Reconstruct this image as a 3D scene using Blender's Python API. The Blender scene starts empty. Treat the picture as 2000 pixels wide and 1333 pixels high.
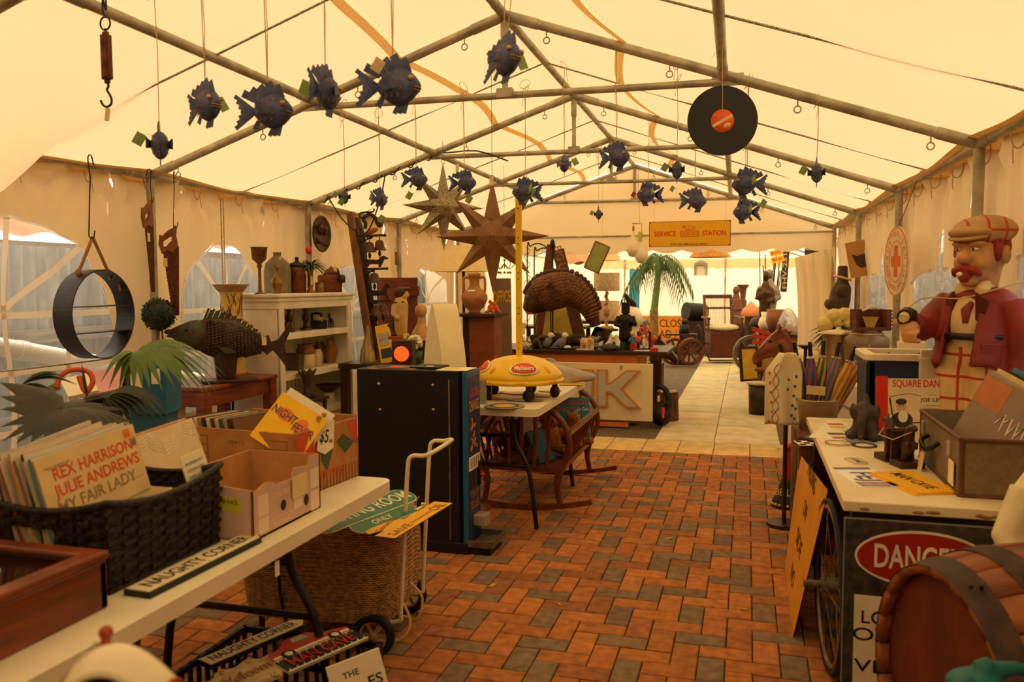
import bpy, math, random
import numpy as np
from mathutils import Vector, Matrix, Euler
R_=random.Random(7)
PI=math.pi
sc=bpy.context.scene
COL=sc.collection
YAW,PIT,ROL,FPX,CH=.2804,.0687,-.0055,1594.7,1.424
_f=Vector((-math.sin(YAW)*math.cos(PIT),math.cos(YAW)*math.cos(PIT),-math.sin(PIT)))
_r0=Vector((math.cos(YAW),math.sin(YAW),0)); _u0=_r0.cross(_f)
_r=_r0*math.cos(ROL)+_u0*math.sin(ROL); _u=_r.cross(_f)
cam=bpy.data.cameras.new('camera'); co=bpy.data.objects.new('camera',cam); COL.objects.link(co)
cam.sensor_width=36; cam.lens=FPX/2000*36; cam.clip_start=.05; cam.clip_end=200
cam.dof.use_dof=True; cam.dof.focus_distance=5.0; cam.dof.aperture_fstop=3.6
co.matrix_world=Matrix(((_r.x,_u.x,-_f.x,0),(_r.y,_u.y,-_f.y,0),(_r.z,_u.z,-_f.z,CH),(0,0,0,1)))
sc.camera=co
w=bpy.data.worlds.new('overcast_sky'); sc.world=w; w.use_nodes=True
wn=w.node_tree.nodes; wn['Background'].inputs[0].default_value=(1,.86,.72,1); wn['Background'].inputs[1].default_value=2.45
sl=bpy.data.lights.new('sun','SUN'); sl.energy=2.4; sl.angle=.6; sl.color=(1,.84,.66)
so=bpy.data.objects.new('sun',sl); COL.objects.link(so); so.location=(0,30,20)
so.rotation_euler=Vector((.25,-1,-1.05)).to_track_quat('-Z','Y').to_euler()
vs=sc.view_settings; sc.display_settings.display_device='sRGB'
vs.view_transform='Standard'; vs.look='None'; vs.gamma=1; vs.exposure=.27; vs.use_curve_mapping=False
cy=sc.cycles; cy.max_bounces=10; cy.diffuse_bounces=5; cy.glossy_bounces=3; cy.transmission_bounces=4; cy.transparent_max_bounces=14
cy.caustics_reflective=False; cy.caustics_refractive=False; cy.use_denoising=True
def ray(px,py): return _f+_r*((px-1000)/FPX)-_u*((py-666.5)/FPX)
def onZ(px,py,z=0):
 d=ray(px,py); t=(z-CH)/d.z; return Vector((d.x*t,d.y*t,z))
def onY(px,py,Y):
 d=ray(px,py); t=Y/d.y; return Vector((d.x*t,Y,CH+d.z*t))
def onX(px,py,X):
 d=ray(px,py); t=X/d.x; return Vector((X,d.y*t,CH+d.z*t))
MATS={}
def s2l(c):
 c=c/255
 return c/12.92 if c<=.04045 else ((c+.055)/1.055)**2.4
def rgb(c): return (s2l(c[0]),s2l(c[1]),s2l(c[2]),1)
def alb(c): return tuple(min(.93,v*k) for v,k in zip(rgb(c),(1.12,1.19,1.19)))+(1,)
def mat(name,c,rough=.55,metal=0,var=.12,scale=14,bump=0,bscale=None,spec=.4,c2=None,emit=0,stretch=None,alpha=None,coat=0):
 if name in MATS: return MATS[name]
 m=bpy.data.materials.new(name); m.use_nodes=True; nt=m.node_tree; N=nt.nodes; L=nt.links
 p=N['Principled BSDF']; p.inputs['Roughness'].default_value=rough; p.inputs['Metallic'].default_value=metal
 p.inputs['Specular IOR Level'].default_value=spec; p.inputs['Coat Weight'].default_value=coat
 col=alb(c)
 tc=N.new('ShaderNodeTexCoord'); mp=N.new('ShaderNodeMapping'); L.new(tc.outputs['Object'],mp.inputs[0])
 if stretch: mp.inputs['Scale'].default_value=stretch
 if var>0 or c2:
  nz=N.new('ShaderNodeTexNoise'); nz.inputs['Scale'].default_value=scale; nz.inputs['Detail'].default_value=5
  L.new(mp.outputs[0],nz.inputs[0])
  rp=N.new('ShaderNodeValToRGB'); L.new(nz.outputs[0],rp.inputs[0])
  b=alb(c2) if c2 else tuple(min(1,x*(1-var*2)) for x in col[:3])+(1,)
  rp.color_ramp.elements[0].position=.32; rp.color_ramp.elements[1].position=.68
  rp.color_ramp.elements[0].color=b; rp.color_ramp.elements[1].color=col
  L.new(rp.outputs[0],p.inputs['Base Color'])
 else: p.inputs['Base Color'].default_value=col
 if bump:
  bn=N.new('ShaderNodeTexNoise'); bn.inputs['Scale'].default_value=bscale or scale*3; bn.inputs['Detail'].default_value=4
  L.new(mp.outputs[0],bn.inputs[0]); bb=N.new('ShaderNodeBump'); bb.inputs['Strength'].default_value=bump; bb.inputs['Distance'].default_value=.01
  L.new(bn.outputs[0],bb.inputs['Height']); L.new(bb.outputs[0],p.inputs['Normal'])
 if emit: p.inputs['Emission Color'].default_value=col; p.inputs['Emission Strength'].default_value=emit
 MATS[name]=m; return m
def canvas(name,cd,ct,fac=.5,bump=.25,bscale=3.0):
 if name in MATS: return MATS[name]
 m=bpy.data.materials.new(name); m.use_nodes=True; nt=m.node_tree; N=nt.nodes; L=nt.links; N.remove(N['Principled BSDF'])
 o=N['Material Output']; d=N.new('ShaderNodeBsdfDiffuse'); t=N.new('ShaderNodeBsdfTranslucent'); mx=N.new('ShaderNodeMixShader')
 d.inputs[0].default_value=rgb(cd); t.inputs[0].default_value=rgb(ct); mx.inputs[0].default_value=fac
 tc=N.new('ShaderNodeTexCoord'); nz=N.new('ShaderNodeTexNoise'); nz.inputs['Scale'].default_value=bscale; nz.inputs['Detail'].default_value=6
 L.new(tc.outputs['Object'],nz.inputs[0])
 bp=N.new('ShaderNodeBump'); bp.inputs['Strength'].default_value=bump; bp.inputs['Distance'].default_value=.06
 L.new(nz.outputs[0],bp.inputs['Height']); L.new(bp.outputs[0],d.inputs['Normal']); L.new(bp.outputs[0],t.inputs['Normal'])
 L.new(d.outputs[0],mx.inputs[1]); L.new(t.outputs[0],mx.inputs[2]); L.new(mx.outputs[0],o.inputs[0])
 MATS[name]=m; return m
def clear(name,tint=(235,232,225),haze=.12,gloss=.10,bump=.4,bscale=6,rough=.12,hazecol=(240,230,215)):
 if name in MATS: return MATS[name]
 m=bpy.data.materials.new(name); m.use_nodes=True; nt=m.node_tree; N=nt.nodes; L=nt.links; N.remove(N['Principled BSDF'])
 o=N['Material Output']; t=N.new('ShaderNodeBsdfTransparent'); g=N.new('ShaderNodeBsdfGlossy'); d=N.new('ShaderNodeBsdfTranslucent')
 t.inputs[0].default_value=rgb(tint); g.inputs['Roughness'].default_value=rough; d.inputs[0].default_value=rgb(hazecol)
 a=N.new('ShaderNodeMixShader'); a.inputs[0].default_value=haze; b=N.new('ShaderNodeMixShader'); b.inputs[0].default_value=gloss
 tc=N.new('ShaderNodeTexCoord'); nz=N.new('ShaderNodeTexNoise'); nz.inputs['Scale'].default_value=bscale; nz.inputs['Detail'].default_value=3
 L.new(tc.outputs['Object'],nz.inputs[0]); bp=N.new('ShaderNodeBump'); bp.inputs['Strength'].default_value=bump; bp.inputs['Distance'].default_value=.05
 L.new(nz.outputs[0],bp.inputs['Height']); L.new(bp.outputs[0],g.inputs['Normal'])
 L.new(t.outputs[0],a.inputs[1]); L.new(d.outputs[0],a.inputs[2]); L.new(a.outputs[0],b.inputs[1]); L.new(g.outputs[0],b.inputs[2]); L.new(b.outputs[0],o.inputs[0])
 MATS[name]=m; return m
def vcol(name,rough=.8,bump=.3,bscale=60,var=.25,vscale=25):
 """material whose colour comes from a per-face 'tone' colour attribute (brick to brick, sleeve to sleeve)"""
 if name in MATS: return MATS[name]
 m=bpy.data.materials.new(name); m.use_nodes=True; nt=m.node_tree; N=nt.nodes; L=nt.links
 p=N['Principled BSDF']; p.inputs['Roughness'].default_value=rough; p.inputs['Specular IOR Level'].default_value=.25
 a=N.new('ShaderNodeAttribute'); a.attribute_name='tone'
 tc=N.new('ShaderNodeTexCoord'); nz=N.new('ShaderNodeTexNoise'); nz.inputs['Scale'].default_value=vscale; nz.inputs['Detail'].default_value=6
 L.new(tc.outputs['Object'],nz.inputs[0])
 mr=N.new('ShaderNodeMapRange'); mr.inputs[1].default_value=.3; mr.inputs[2].default_value=.7; mr.inputs[3].default_value=1-var; mr.inputs[4].default_value=1+var
 L.new(nz.outputs[0],mr.inputs[0]); mx=N.new('ShaderNodeVectorMath'); mx.operation='SCALE'
 L.new(a.outputs['Color'],mx.inputs[0]); L.new(mr.outputs[0],mx.inputs['Scale']); L.new(mx.outputs[0],p.inputs['Base Color'])
 bn=N.new('ShaderNodeTexNoise'); bn.inputs['Scale'].default_value=bscale; L.new(tc.outputs['Object'],bn.inputs[0])
 bb=N.new('ShaderNodeBump'); bb.inputs['Strength'].default_value=bump; bb.inputs['Distance'].default_value=.005
 L.new(bn.outputs[0],bb.inputs['Height']); L.new(bb.outputs[0],p.inputs['Normal'])
 MATS[name]=m; return m
TXT={}
def text_mesh(s,ext,off,shear,space):
 k=(s,ext,off,shear,space)
 if k in TXT: return TXT[k]
 c=bpy.data.curves.new('t','FONT'); c.body=s; c.extrude=ext; c.fill_mode='BOTH' if ext else 'FRONT'; c.offset=off; c.shear=shear; c.space_character=space
 c.align_x='CENTER'; c.align_y='CENTER'; c.resolution_u=3
 o=bpy.data.objects.new('t',c); COL.objects.link(o)
 me=bpy.data.meshes.new_from_object(o)
 vs_=[v.co.copy() for v in me.vertices]; fs=[tuple(p.vertices) for p in me.polygons]
 bpy.data.objects.remove(o); bpy.data.curves.remove(c); bpy.data.meshes.remove(me)
 xs=[v.x for v in vs_] or [0,1]; ys=[v.y for v in vs_] or [0,1]
 TXT[k]=(vs_,fs,(min(xs),max(xs),min(ys),max(ys))); return TXT[k]
def rotm(r):
 if r is None: return Matrix()
 if isinstance(r,Matrix): return r.to_4x4()
 return Euler(r).to_matrix().to_4x4()
def TR(loc=(0,0,0),rot=None,s=1):
 m=Matrix.Translation(loc)@rotm(rot)
 if s!=1: m=m@(Matrix.Scale(s,4) if not hasattr(s,'__len__') else Matrix.Diagonal((*s,1)))
 return m
def align(d):
 return Vector(d).to_track_quat('Z','Y').to_matrix().to_4x4()
def frame(o,ex,ey):
 ex=Vector(ex).normalized(); ey=Vector(ey); ez=ex.cross(ey).normalized(); ey=ez.cross(ex)
 return Matrix(((ex.x,ey.x,ez.x,o[0]),(ex.y,ey.y,ez.y,o[1]),(ex.z,ey.z,ez.z,o[2]),(0,0,0,1)))
class MB:
 def __init__(s,m=None): s.v=[];s.f=[];s.mi=[];s.sm=[];s.mats=[];s.tone=[];s.M=Matrix();s.dm=m;s.ct=None
 def add(s,vs,fs,m=None,smooth=True,x=None):
  m=m or s.dm
  if m not in s.mats: s.mats.append(m)
  k=s.mats.index(m); n=len(s.v); X=s.M@x if x is not None else s.M
  s.v+= [X@Vector(p) for p in vs]
  for f in fs: s.f.append(tuple(n+i for i in f)); s.mi.append(k); s.sm.append(smooth); s.tone.append(s.ct)
  return s
 def box(s,c,d,m=None,rot=None,taper=1):
  a,b,h=d[0]/2,d[1]/2,d[2]/2; t=taper
  V=[(-a,-b,-h),(a,-b,-h),(a,b,-h),(-a,b,-h),(-a*t,-b*t,h),(a*t,-b*t,h),(a*t,b*t,h),(-a*t,b*t,h)]
  return s.add(V,[(3,2,1,0),(4,5,6,7),(0,1,5,4),(1,2,6,5),(2,3,7,6),(3,0,4,7)],m,False,TR(c,rot))
 def bar(s,p,q,w,h,m=None,up=(0,0,1)):
  p=Vector(p);q=Vector(q);d=q-p; L=d.length; z=d.normalized(); u=Vector(up)
  if abs(z.dot(u))>.98: u=Vector((0,1,0))
  x=u.cross(z).normalized(); y=z.cross(x)
  X=Matrix(((x.x,y.x,z.x,0),(x.y,y.y,z.y,0),(x.z,y.z,z.z,0),(0,0,0,1))); X.translation=(p+q)/2
  a,b,c=w/2,h/2,L/2
  V=[(-a,-b,-c),(a,-b,-c),(a,b,-c),(-a,b,-c),(-a,-b,c),(a,-b,c),(a,b,c),(-a,b,c)]
  return s.add(V,[(3,2,1,0),(4,5,6,7),(0,1,5,4),(1,2,6,5),(2,3,7,6),(3,0,4,7)],m,False,X)
 def cyl(s,p,q,r,m=None,r2=None,n=14,cap=True):
  p=Vector(p);q=Vector(q); r2=r if r2 is None else r2; X=Matrix.Translation(p)@align(q-p); L=(q-p).length
  V=[(r*math.cos(2*PI*i/n),r*math.sin(2*PI*i/n),0) for i in range(n)]+[(r2*math.cos(2*PI*i/n),r2*math.sin(2*PI*i/n),L) for i in range(n)]
  s.add(V,[(i,(i+1)%n,n+(i+1)%n,n+i) for i in range(n)],m,True,X)
  if cap: s.add(V,[tuple(range(n-1,-1,-1)),tuple(range(n,2*n))],m,False,X)
  return s
 def tube(s,pts,r,m=None,n=8,closed=False,cap=True):
  P=[Vector(p) for p in pts]; k=len(P); rr=r if hasattr(r,'__len__') else [r]*k
  V=[];nrm=None
  for i in range(k):
   a=P[(i-1)%k] if (i>0 or closed) else P[i]; b=P[(i+1)%k] if (i<k-1 or closed) else P[i]
   t=(b-a); t=t.normalized() if t.length>1e-9 else Vector((0,0,1))
   if nrm is None:
    nrm=t.orthogonal().normalized()
   else:
    nrm=nrm-t*nrm.dot(t); nrm=nrm.normalized() if nrm.length>1e-6 else t.orthogonal().normalized()
   bn=t.cross(nrm)
   for j in range(n):
    A=2*PI*j/n; V.append(P[i]+(nrm*math.cos(A)+bn*math.sin(A))*rr[i])
  F=[]
  for i in range(k if closed else k-1):
   for j in range(n):
    i2=(i+1)%k; F.append((i*n+j,i*n+(j+1)%n,i2*n+(j+1)%n,i2*n+j))
  s.add(V,F,m,True)
  if cap and not closed: s.add(V,[tuple(range(n-1,-1,-1)),tuple(range((k-1)*n,k*n))],m,False)
  return s
 def lathe(s,prof,m=None,n=24,x=None,sx=1,sy=1,fn=None):
  V=[];k=len(prof)
  for (r,z) in prof:
   for j in range(n):
    A=2*PI*j/n; p=(r*math.cos(A)*sx,r*math.sin(A)*sy,z); V.append(fn(p,A) if fn else p)
  F=[(i*n+j,i*n+(j+1)%n,(i+1)*n+(j+1)%n,(i+1)*n+j) for i in range(k-1) for j in range(n)]
  s.add(V,F,m,True,x)
  if prof[0]==prof[-1]: return s
  if prof[0][0]>1e-6: s.add(V[:n],[tuple(range(n-1,-1,-1))],m,False,x)
  if prof[-1][0]>1e-6: s.add(V[-n:],[tuple(range(n))],m,False,x)
  return s
 def ell(s,c,r,m=None,rot=None,n=16,k=10,fn=None):
  if not hasattr(r,'__len__'): r=(r,r,r)
  V=[(0,0,-1)]
  for i in range(1,k):
   a=-PI/2+PI*i/k
   for j in range(n): V.append((math.cos(a)*math.cos(2*PI*j/n),math.cos(a)*math.sin(2*PI*j/n),math.sin(a)))
  V.append((0,0,1)); V=[fn(*p) if fn else p for p in V]; V=[(p[0]*r[0],p[1]*r[1],p[2]*r[2]) for p in V]
  F=[(0,1+(j+1)%n,1+j) for j in range(n)]
  for i in range(k-2):
   for j in range(n):
    a=1+i*n; F.append((a+j,a+(j+1)%n,a+n+(j+1)%n,a+n+j))
  a=1+(k-2)*n; F+=[(a+j,a+(j+1)%n,len(V)-1) for j in range(n)]
  return s.add(V,F,m,True,TR(c,rot))
 def prism(s,poly,h,m=None,x=None,smooth=False,m2=None):
  n=len(poly); V=[(p[0],p[1],0) for p in poly]+[(p[0],p[1],h) for p in poly]
  s.add(V,[tuple(range(n-1,-1,-1)),tuple(range(n,2*n))],m,False,x)
  return s.add(V,[(i,(i+1)%n,n+(i+1)%n,n+i) for i in range(n)],m2 or m,smooth,x)
 def ring(s,po,pi,h,m=None,x=None):
  n=len(po); V=[(*p,0) for p in po]+[(*p,0) for p in pi]+[(*p,h) for p in po]+[(*p,h) for p in pi]
  F=[]
  for i in range(n):
   j=(i+1)%n; F+=[(i,n+i,n+j,j),(2*n+i,2*n+j,3*n+j,3*n+i),(i,j,2*n+j,2*n+i),(n+i,3*n+i,3*n+j,n+j)]
  return s.add(V,F,m,False,x)
 def sheet(s,fn,nu,nv,m=None,x=None,smooth=True,thick=0):
  V=[Vector(fn(i/nu,j/nv)) for i in range(nu+1) for j in range(nv+1)]; q=nv+1
  F=[(i*q+j,(i+1)*q+j,(i+1)*q+j+1,i*q+j+1) for i in range(nu) for j in range(nv)]
  if not thick: return s.add(V,F,m,smooth,x)
  N=[Vector() for _ in V]
  for f in F:
   nn=(V[f[1]]-V[f[0]]).cross(V[f[2]]-V[f[0]])
   for i in f: N[i]+=nn
  W=[p-nn.normalized()*thick if nn.length>1e-12 else p for p,nn in zip(V,N)]; k=len(V)
  F2=F+[tuple(k+i for i in reversed(f)) for f in F]
  edge=[i*q for i in range(nu+1)]+[nu*q+j for j in range(1,nv+1)]+[i*q+nv for i in range(nu-1,-1,-1)]+[j for j in range(nv-1,0,-1)]
  for a,b in zip(edge,edge[1:]+edge[:1]): F2.append((b,a,k+a,k+b))
  return s.add(V+W,F2,m,smooth,x)
 def text(s,t,h,m,x,width=None,ext=.0,off=0.0,shear=0,space=1.0):
  """lettering: cap height h, optional total width; lies in the XY of matrix x, facing +Z"""
  vs_,fs,(a,b,c,d)=text_mesh(t,1 if ext else 0,off,shear,space); k=h/.73; kx=k if width is None else width/max(b-a,1e-6)
  cx=(a+b)/2
  V=[((p.x-cx)*kx,p.y*k,((p.z+1)*.5*ext if ext else 0)+.0008) for p in vs_]
  return s.add(V,fs,m,False,x)
 def obj(s,name,parent=None,loc=(0,0,0),rotz=0,rot=None,label=None,cat=None,group=None,kind=None,bevel=0,sub=0,part_label=None,tone=False,solid=0,remesh=0,smooth=3):
  me=bpy.data.meshes.new(name); me.from_pydata(s.v,[],s.f)
  for m in s.mats: me.materials.append(m)
  me.polygons.foreach_set('material_index',s.mi); me.polygons.foreach_set('use_smooth',s.sm)
  if tone:
   at=me.color_attributes.new('tone','FLOAT_COLOR','CORNER'); arr=[]
   for p in me.polygons:
    c=s.tone[p.index] or (.5,.5,.5,1); arr+=list(c)*p.loop_total
   at.data.foreach_set('color',arr)
  me.update(); o=bpy.data.objects.new(name,me); COL.objects.link(o)
  o.location=loc; o.rotation_euler=rot if rot is not None else (0,0,rotz)
  if parent: o.parent=parent
  if bevel:
   b=o.modifiers.new('b','BEVEL'); b.width=bevel; b.segments=2; b.limit_method='ANGLE'; b.angle_limit=.7; b.harden_normals=False
  if remesh:
   q=o.modifiers.new('r','REMESH'); q.mode='VOXEL'; q.voxel_size=remesh; q.use_smooth_shade=True
   if smooth: q=o.modifiers.new('sm','SMOOTH'); q.factor=.5; q.iterations=smooth
  if sub:
   q=o.modifiers.new('s','SUBSURF'); q.levels=sub; q.render_levels=sub
  if solid:
   q=o.modifiers.new('t','SOLIDIFY'); q.thickness=solid; q.offset=0
  tag(o,label or part_label,cat,group,kind); return o
def tag(o,label=None,cat=None,group=None,kind=None):
 if label: o['label']=label
 if cat: o['category']=cat
 if group: o['group']=group
 if kind: o['kind']=kind
 return o
def thing(name,label,cat,loc=(0,0,0),rotz=0,group=None,rot=None):
 o=bpy.data.objects.new(name,None); o.empty_display_size=.05; COL.objects.link(o)
 o.location=loc; o.rotation_euler=rot if rot is not None else (0,0,rotz)
 return tag(o,label,cat,group)
def dup(root,loc,rotz=None,label=None,group=None,scale=None,rot=None):
 r=root.copy(); COL.objects.link(r); r.location=loc
 if rotz is not None: r.rotation_euler=(0,0,rotz)
 if rot is not None: r.rotation_euler=rot
 if scale: r.scale=(scale,)*3 if not hasattr(scale,'__len__') else scale
 if label: r['label']=label
 if group: r['group']=group
 for ch in list(root.children):
  c=ch.copy(); COL.objects.link(c); c.parent=r
  for g in list(ch.children):
   d=g.copy(); COL.objects.link(d); d.parent=c
 return r
def circ(r,n=24,a0=0,a1=2*PI,cx=0,cy=0,ry=None):
 full=abs(a1-a0-2*PI)<1e-6; k=n if full else n+1
 return [(cx+r*math.cos(a0+(a1-a0)*i/n),cy+(ry or r)*math.sin(a0+(a1-a0)*i/n)) for i in range(k)]
def rrect(w,h,r,n=5):
 o=[]
 for (sx,sy,a) in ((1,1,0),(-1,1,PI/2),(-1,-1,PI),(1,-1,1.5*PI)):
  for i in range(n+1):
   t=a+PI/2*i/n; o.append((sx*(w/2-r)+r*math.cos(t),sy*(h/2-r)+r*math.sin(t)))
 return o
def lerp(a,b,t): return a+(b-a)*t
def V3(*a): return Vector(a)
def smooth_path(pts,k=6):
 P=[Vector(p) for p in pts]; out=[]
 for i in range(len(P)-1):
  p0=P[max(i-1,0)];p1=P[i];p2=P[i+1];p3=P[min(i+2,len(P)-1)]
  for j in range(k):
   t=j/k; out.append(.5*((2*p1)+(p2-p0)*t+(2*p0-5*p1+4*p2-p3)*t*t+(3*p1-p0-3*p2+p3)*t**3))
 out.append(P[-1]); return out
ROOF=canvas('roof_canvas',(253,242,216),(238,212,162),.34,.18,2.2)
WALL=canvas('wall_canvas',(248,228,186),(240,205,150),.12,.3,3.0)
DARKC=canvas('doubled_canvas',(225,190,130),(200,160,95),.3)
STEEL=mat('galvanised_steel',(186,172,148),.42,.35,.25,9,.15,40)
STEELD=mat('weathered_steel',(130,116,96),.5,.5,.3,20)
ROPE=mat('cream_rope',(225,205,165),.8,0,.35,120)
STRING=mat('natural_string',(205,175,125),.9)
IRON=mat('black_iron',(34,29,26),.5,.3,.2,25,.15)
BLACK=mat('black_paint',(22,19,18),.45,0,.15)
WHITE=mat('white_paint',(235,228,214),.5,0,.06,8)
CREAM=mat('cream_paint',(232,214,176),.5,0,.08,8)
PAPER=mat('cream_paper',(236,222,190),.8,0,.05)
KRAFT=mat('manila_tag',(222,196,140),.8,0,.06)
REDW=mat('red_brown_wood',(132,58,26),.38,0,.28,6,.08,40,.5,stretch=(1,1,8))
DKWOOD=mat('dark_wood',(64,36,22),.45,0,.3,8,.1,40,stretch=(1,1,6))
MIDWOOD=mat('mid_brown_wood',(122,70,36),.5,0,.3,8,.1,40,stretch=(1,1,6))
PALEW=mat('pale_wood',(196,150,92),.6,0,.2,8,.1,40,stretch=(1,1,6))
BRONZE=mat('aged_bronze',(92,62,34),.42,.65,.35,18,.15)
BRASS=mat('old_brass',(150,108,50),.36,.8,.25,14)
YEL=mat('sign_yellow',(250,172,14),.45,0,.05,5)
BLK=mat('black_ink',(26,20,16),.6,0,0)
REDI=mat('red_ink',(205,44,18),.5,0,.05)
GREENT=mat('green_card',(138,160,92),.7,0,.1)
LEAF=mat('leaf_green',(56,84,30),.5,0,.3,20,c2=(30,52,18))
LEAFD=mat('dark_leaf_green',(26,44,20),.5,0,.3,20)
RUBBER=mat('black_rubber',(20,18,17),.7)
# ================================================================== THE SETTING
XL,XR,XC=-3.683,1.062,-1.31; ZL,ZR,ZC=2.133,2.086,2.912
FY=[-1.56,.44,2.44,4.44,6.44,8.44,10.44]
def tx(X,Y): return X-.0125*(Y-4.44)
def roofz(X,Y):
 x=X+.0125*(Y-4.44)
 return lerp(ZL,ZC,(x-XL)/(XC-XL)) if x<XC else lerp(ZR,ZC,(XR-x)/(XR-XC))
BRICK=vcol('clay_pavers',.85,.5,90,.28,22)
SAND=mat('joint_sand',(96,66,42),.95,0,.4,60)
b=MB(BRICK); c=.1; x0,y0=-.9115-.05,3.8195-.1
def brick(x1,x2,y1,y2,col):
 g=.0028; e=.0045; dz=R_.uniform(-.0012,.0012); t=[(R_.uniform(-.0012,.0012)) for _ in range(4)]
 x1+=g;x2-=g;y1+=g;y2-=g
 b.ct=col
 V=[(x1,y1,-.012),(x2,y1,-.012),(x2,y2,-.012),(x1,y2,-.012),(x1,y1,-.003+dz),(x2,y1,-.003+dz),(x2,y2,-.003+dz),(x1,y2,-.003+dz),
       (x1+e,y1+e,dz+t[0]),(x2-e,y1+e,dz+t[1]),(x2-e,y2-e,dz+t[2]),(x1+e,y2-e,dz+t[3])]
 b.add(V,[(0,1,5,4),(1,2,6,5),(2,3,7,6),(3,0,4,7),(4,5,9,8),(5,6,10,9),(6,7,11,10),(7,4,8,11),(8,9,10,11)],None,False)
def tone(base,v=.16):
 k=1+R_.uniform(-v,v); h=R_.uniform(-.05,.05); l=alb(base); return (l[0]*k*(1+h),l[1]*k,l[2]*k*(1-h),1)
def isgrey(i,j): return (5*i+j)%16==0 and (i-3*j)%16==0
YB=6.94
for i in range(-40,30):
 for j in range(-36,33):
  if (i+j)%4: continue
  X,Y=x0+i*c,y0+j*c
  gv=isgrey(i,j) or R_.random()<.03; gh=isgrey(i+1,j+3) or R_.random()<.03
  for (a,bb,cc,dd,g) in ((X,X+c,Y,Y+2*c,gv),(X+c,X+3*c,Y+c,Y+2*c,gh)):
   if a<-3.75 or a>1.25 or Y<.2 or cc>=YB: continue
   brick(a,bb,cc,min(dd,YB),tone((122,98,74),.12) if g else tone((168,104,54) if R_.random()<.75 else (148,92,54)))
b.obj('floor',kind='structure',tone=True)
b=MB(SAND); b.box((-1.3,2.6,-.04),(5.3,8.7,.06)); b.obj('floor.002',kind='structure')
PAV=vcol('cream_pavers',.85,.5,70,.2,9); b=MB(PAV)
for k in range(-12,10):
 for r in range(2): brick(-.86+.3*k,-.56+.3*k,YB+.285*r,YB+.285*(r+1),tone((205,172,112),.08))
b.obj('floor.001',kind='structure',tone=True)
SLAB=vcol('concrete_slabs',.85,.5,70,.16,6); b=MB(SLAB); y=YB+.57; r=0
while y<16.2:
 x=-.80+.0*y; xm=-.27; xe=.30
 for (p,q) in ((x,xm),(xm,xe)): brick(p,q,y,y+.44,tone((196,178,140),.07))
 y+=.44; r+=1
b.obj('floor_path',kind='structure',tone=True)
GRAV=mat('gravel',(128,108,84),.95,0,.5,55,1.0,70,c2=(62,50,38))
b=MB(GRAV)
def gf(u,v):
 X=lerp(-7,4,u);Y=lerp(YB+.55,25,v); return (X,Y,-.02+.012*math.sin(X*37+Y*19)*math.sin(X*23-Y*41))
b.sheet(gf,120,160); b.obj('floor.003',kind='structure')
OUTG=mat('outside_ground',(150,140,125),.95,0,.2,3)
b=MB(OUTG)
b.box((0,10,-.15),(60,60,.1)); b.obj('ground_outside',kind='structure')
TF=thing('tent_frame','galvanised steel tube frame of rafters, purlins and posts holding up the canvas tent','tent frame'); TF['kind']='structure'
FRAME=[TF]
def tubeobj(name,p,q,r,m=STEEL,joints=True):
 b=MB(m); p=Vector(p);q=Vector(q); b.cyl(p,q,r,n=14)
 if joints:
  d=(q-p).normalized()
  for e,s_ in ((p,1),(q,-1)): b.cyl(e+d*.0*s_,e+d*.2*s_,r*1.14,n=14)
 return b.obj(name,FRAME[0])
def eyebolt(b,p,d=(0,0,-1)):
 p=Vector(p); b.cyl(p,p+Vector((0,0,-.03)),.004,n=6); b.tube([p+Vector((.017*math.sin(t),0,-.047+.017*math.cos(t))) for t in [2*PI*i/12 for i in range(12)]],.0036,n=6,closed=True)
for Y in FY:
 L=(tx(XL,Y),Y,ZL);Rr=(tx(XR,Y),Y,ZR);T=(tx(XC,Y),Y,ZC)
 if Y>1:
  tubeobj('rafter',L,T,.026); tubeobj('rafter',T,Rr,.026)
  pl=Vector(L).lerp(Vector(T),.495); pr=Vector(Rr).lerp(Vector(T),.495)
  tubeobj('tie_beam',pl-Vector((-.03,0,.03)),pr-Vector((.03,0,.03)),.019,joints=False)
  b=MB(STEEL); b.cyl((T[0],Y,ZC-.02),(T[0],Y,pl.z-.03),.017,n=10); b.box((T[0],Y,pl.z-.03),(.09,.05,.05)); b.box((T[0],Y,ZC-.1),(.04,.035,.12)); b.obj('king_post',TF)
  b=MB(STEEL)
  for t in (.09,.35,.62,.9):
   for A,B in ((L,T),(Rr,T)):
    eyebolt(b,Vector(A).lerp(Vector(B),t)+Vector((0,0,-.026)))
  for P in (pl,pr): b.box(P-Vector((0,0,.02)),(.16,.012,.06))
  b.obj('eye_bolts',TF)
 tubeobj('post',(L[0],Y,0),L,.026,joints=False) if Y>1 else None
 tubeobj('post',(Rr[0],Y,0),Rr,.026,joints=False) if Y>1 else None
for Ya,Yb in zip(FY[:-1],FY[1:]):
 for X,Z in ((XL,ZL),(XC,ZC),(XR,ZR),((XL+XC)/2+.012,lerp(ZL,ZC,.495)),((XR+XC)/2-.012,lerp(ZR,ZC,.495))):
  tubeobj('eave_tube' if X in(XL,XR) else ('ridge_tube' if X==XC else 'purlin'),(tx(X,Ya),Ya,Z),(tx(X,Yb),Yb,Z),.024)
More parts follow.
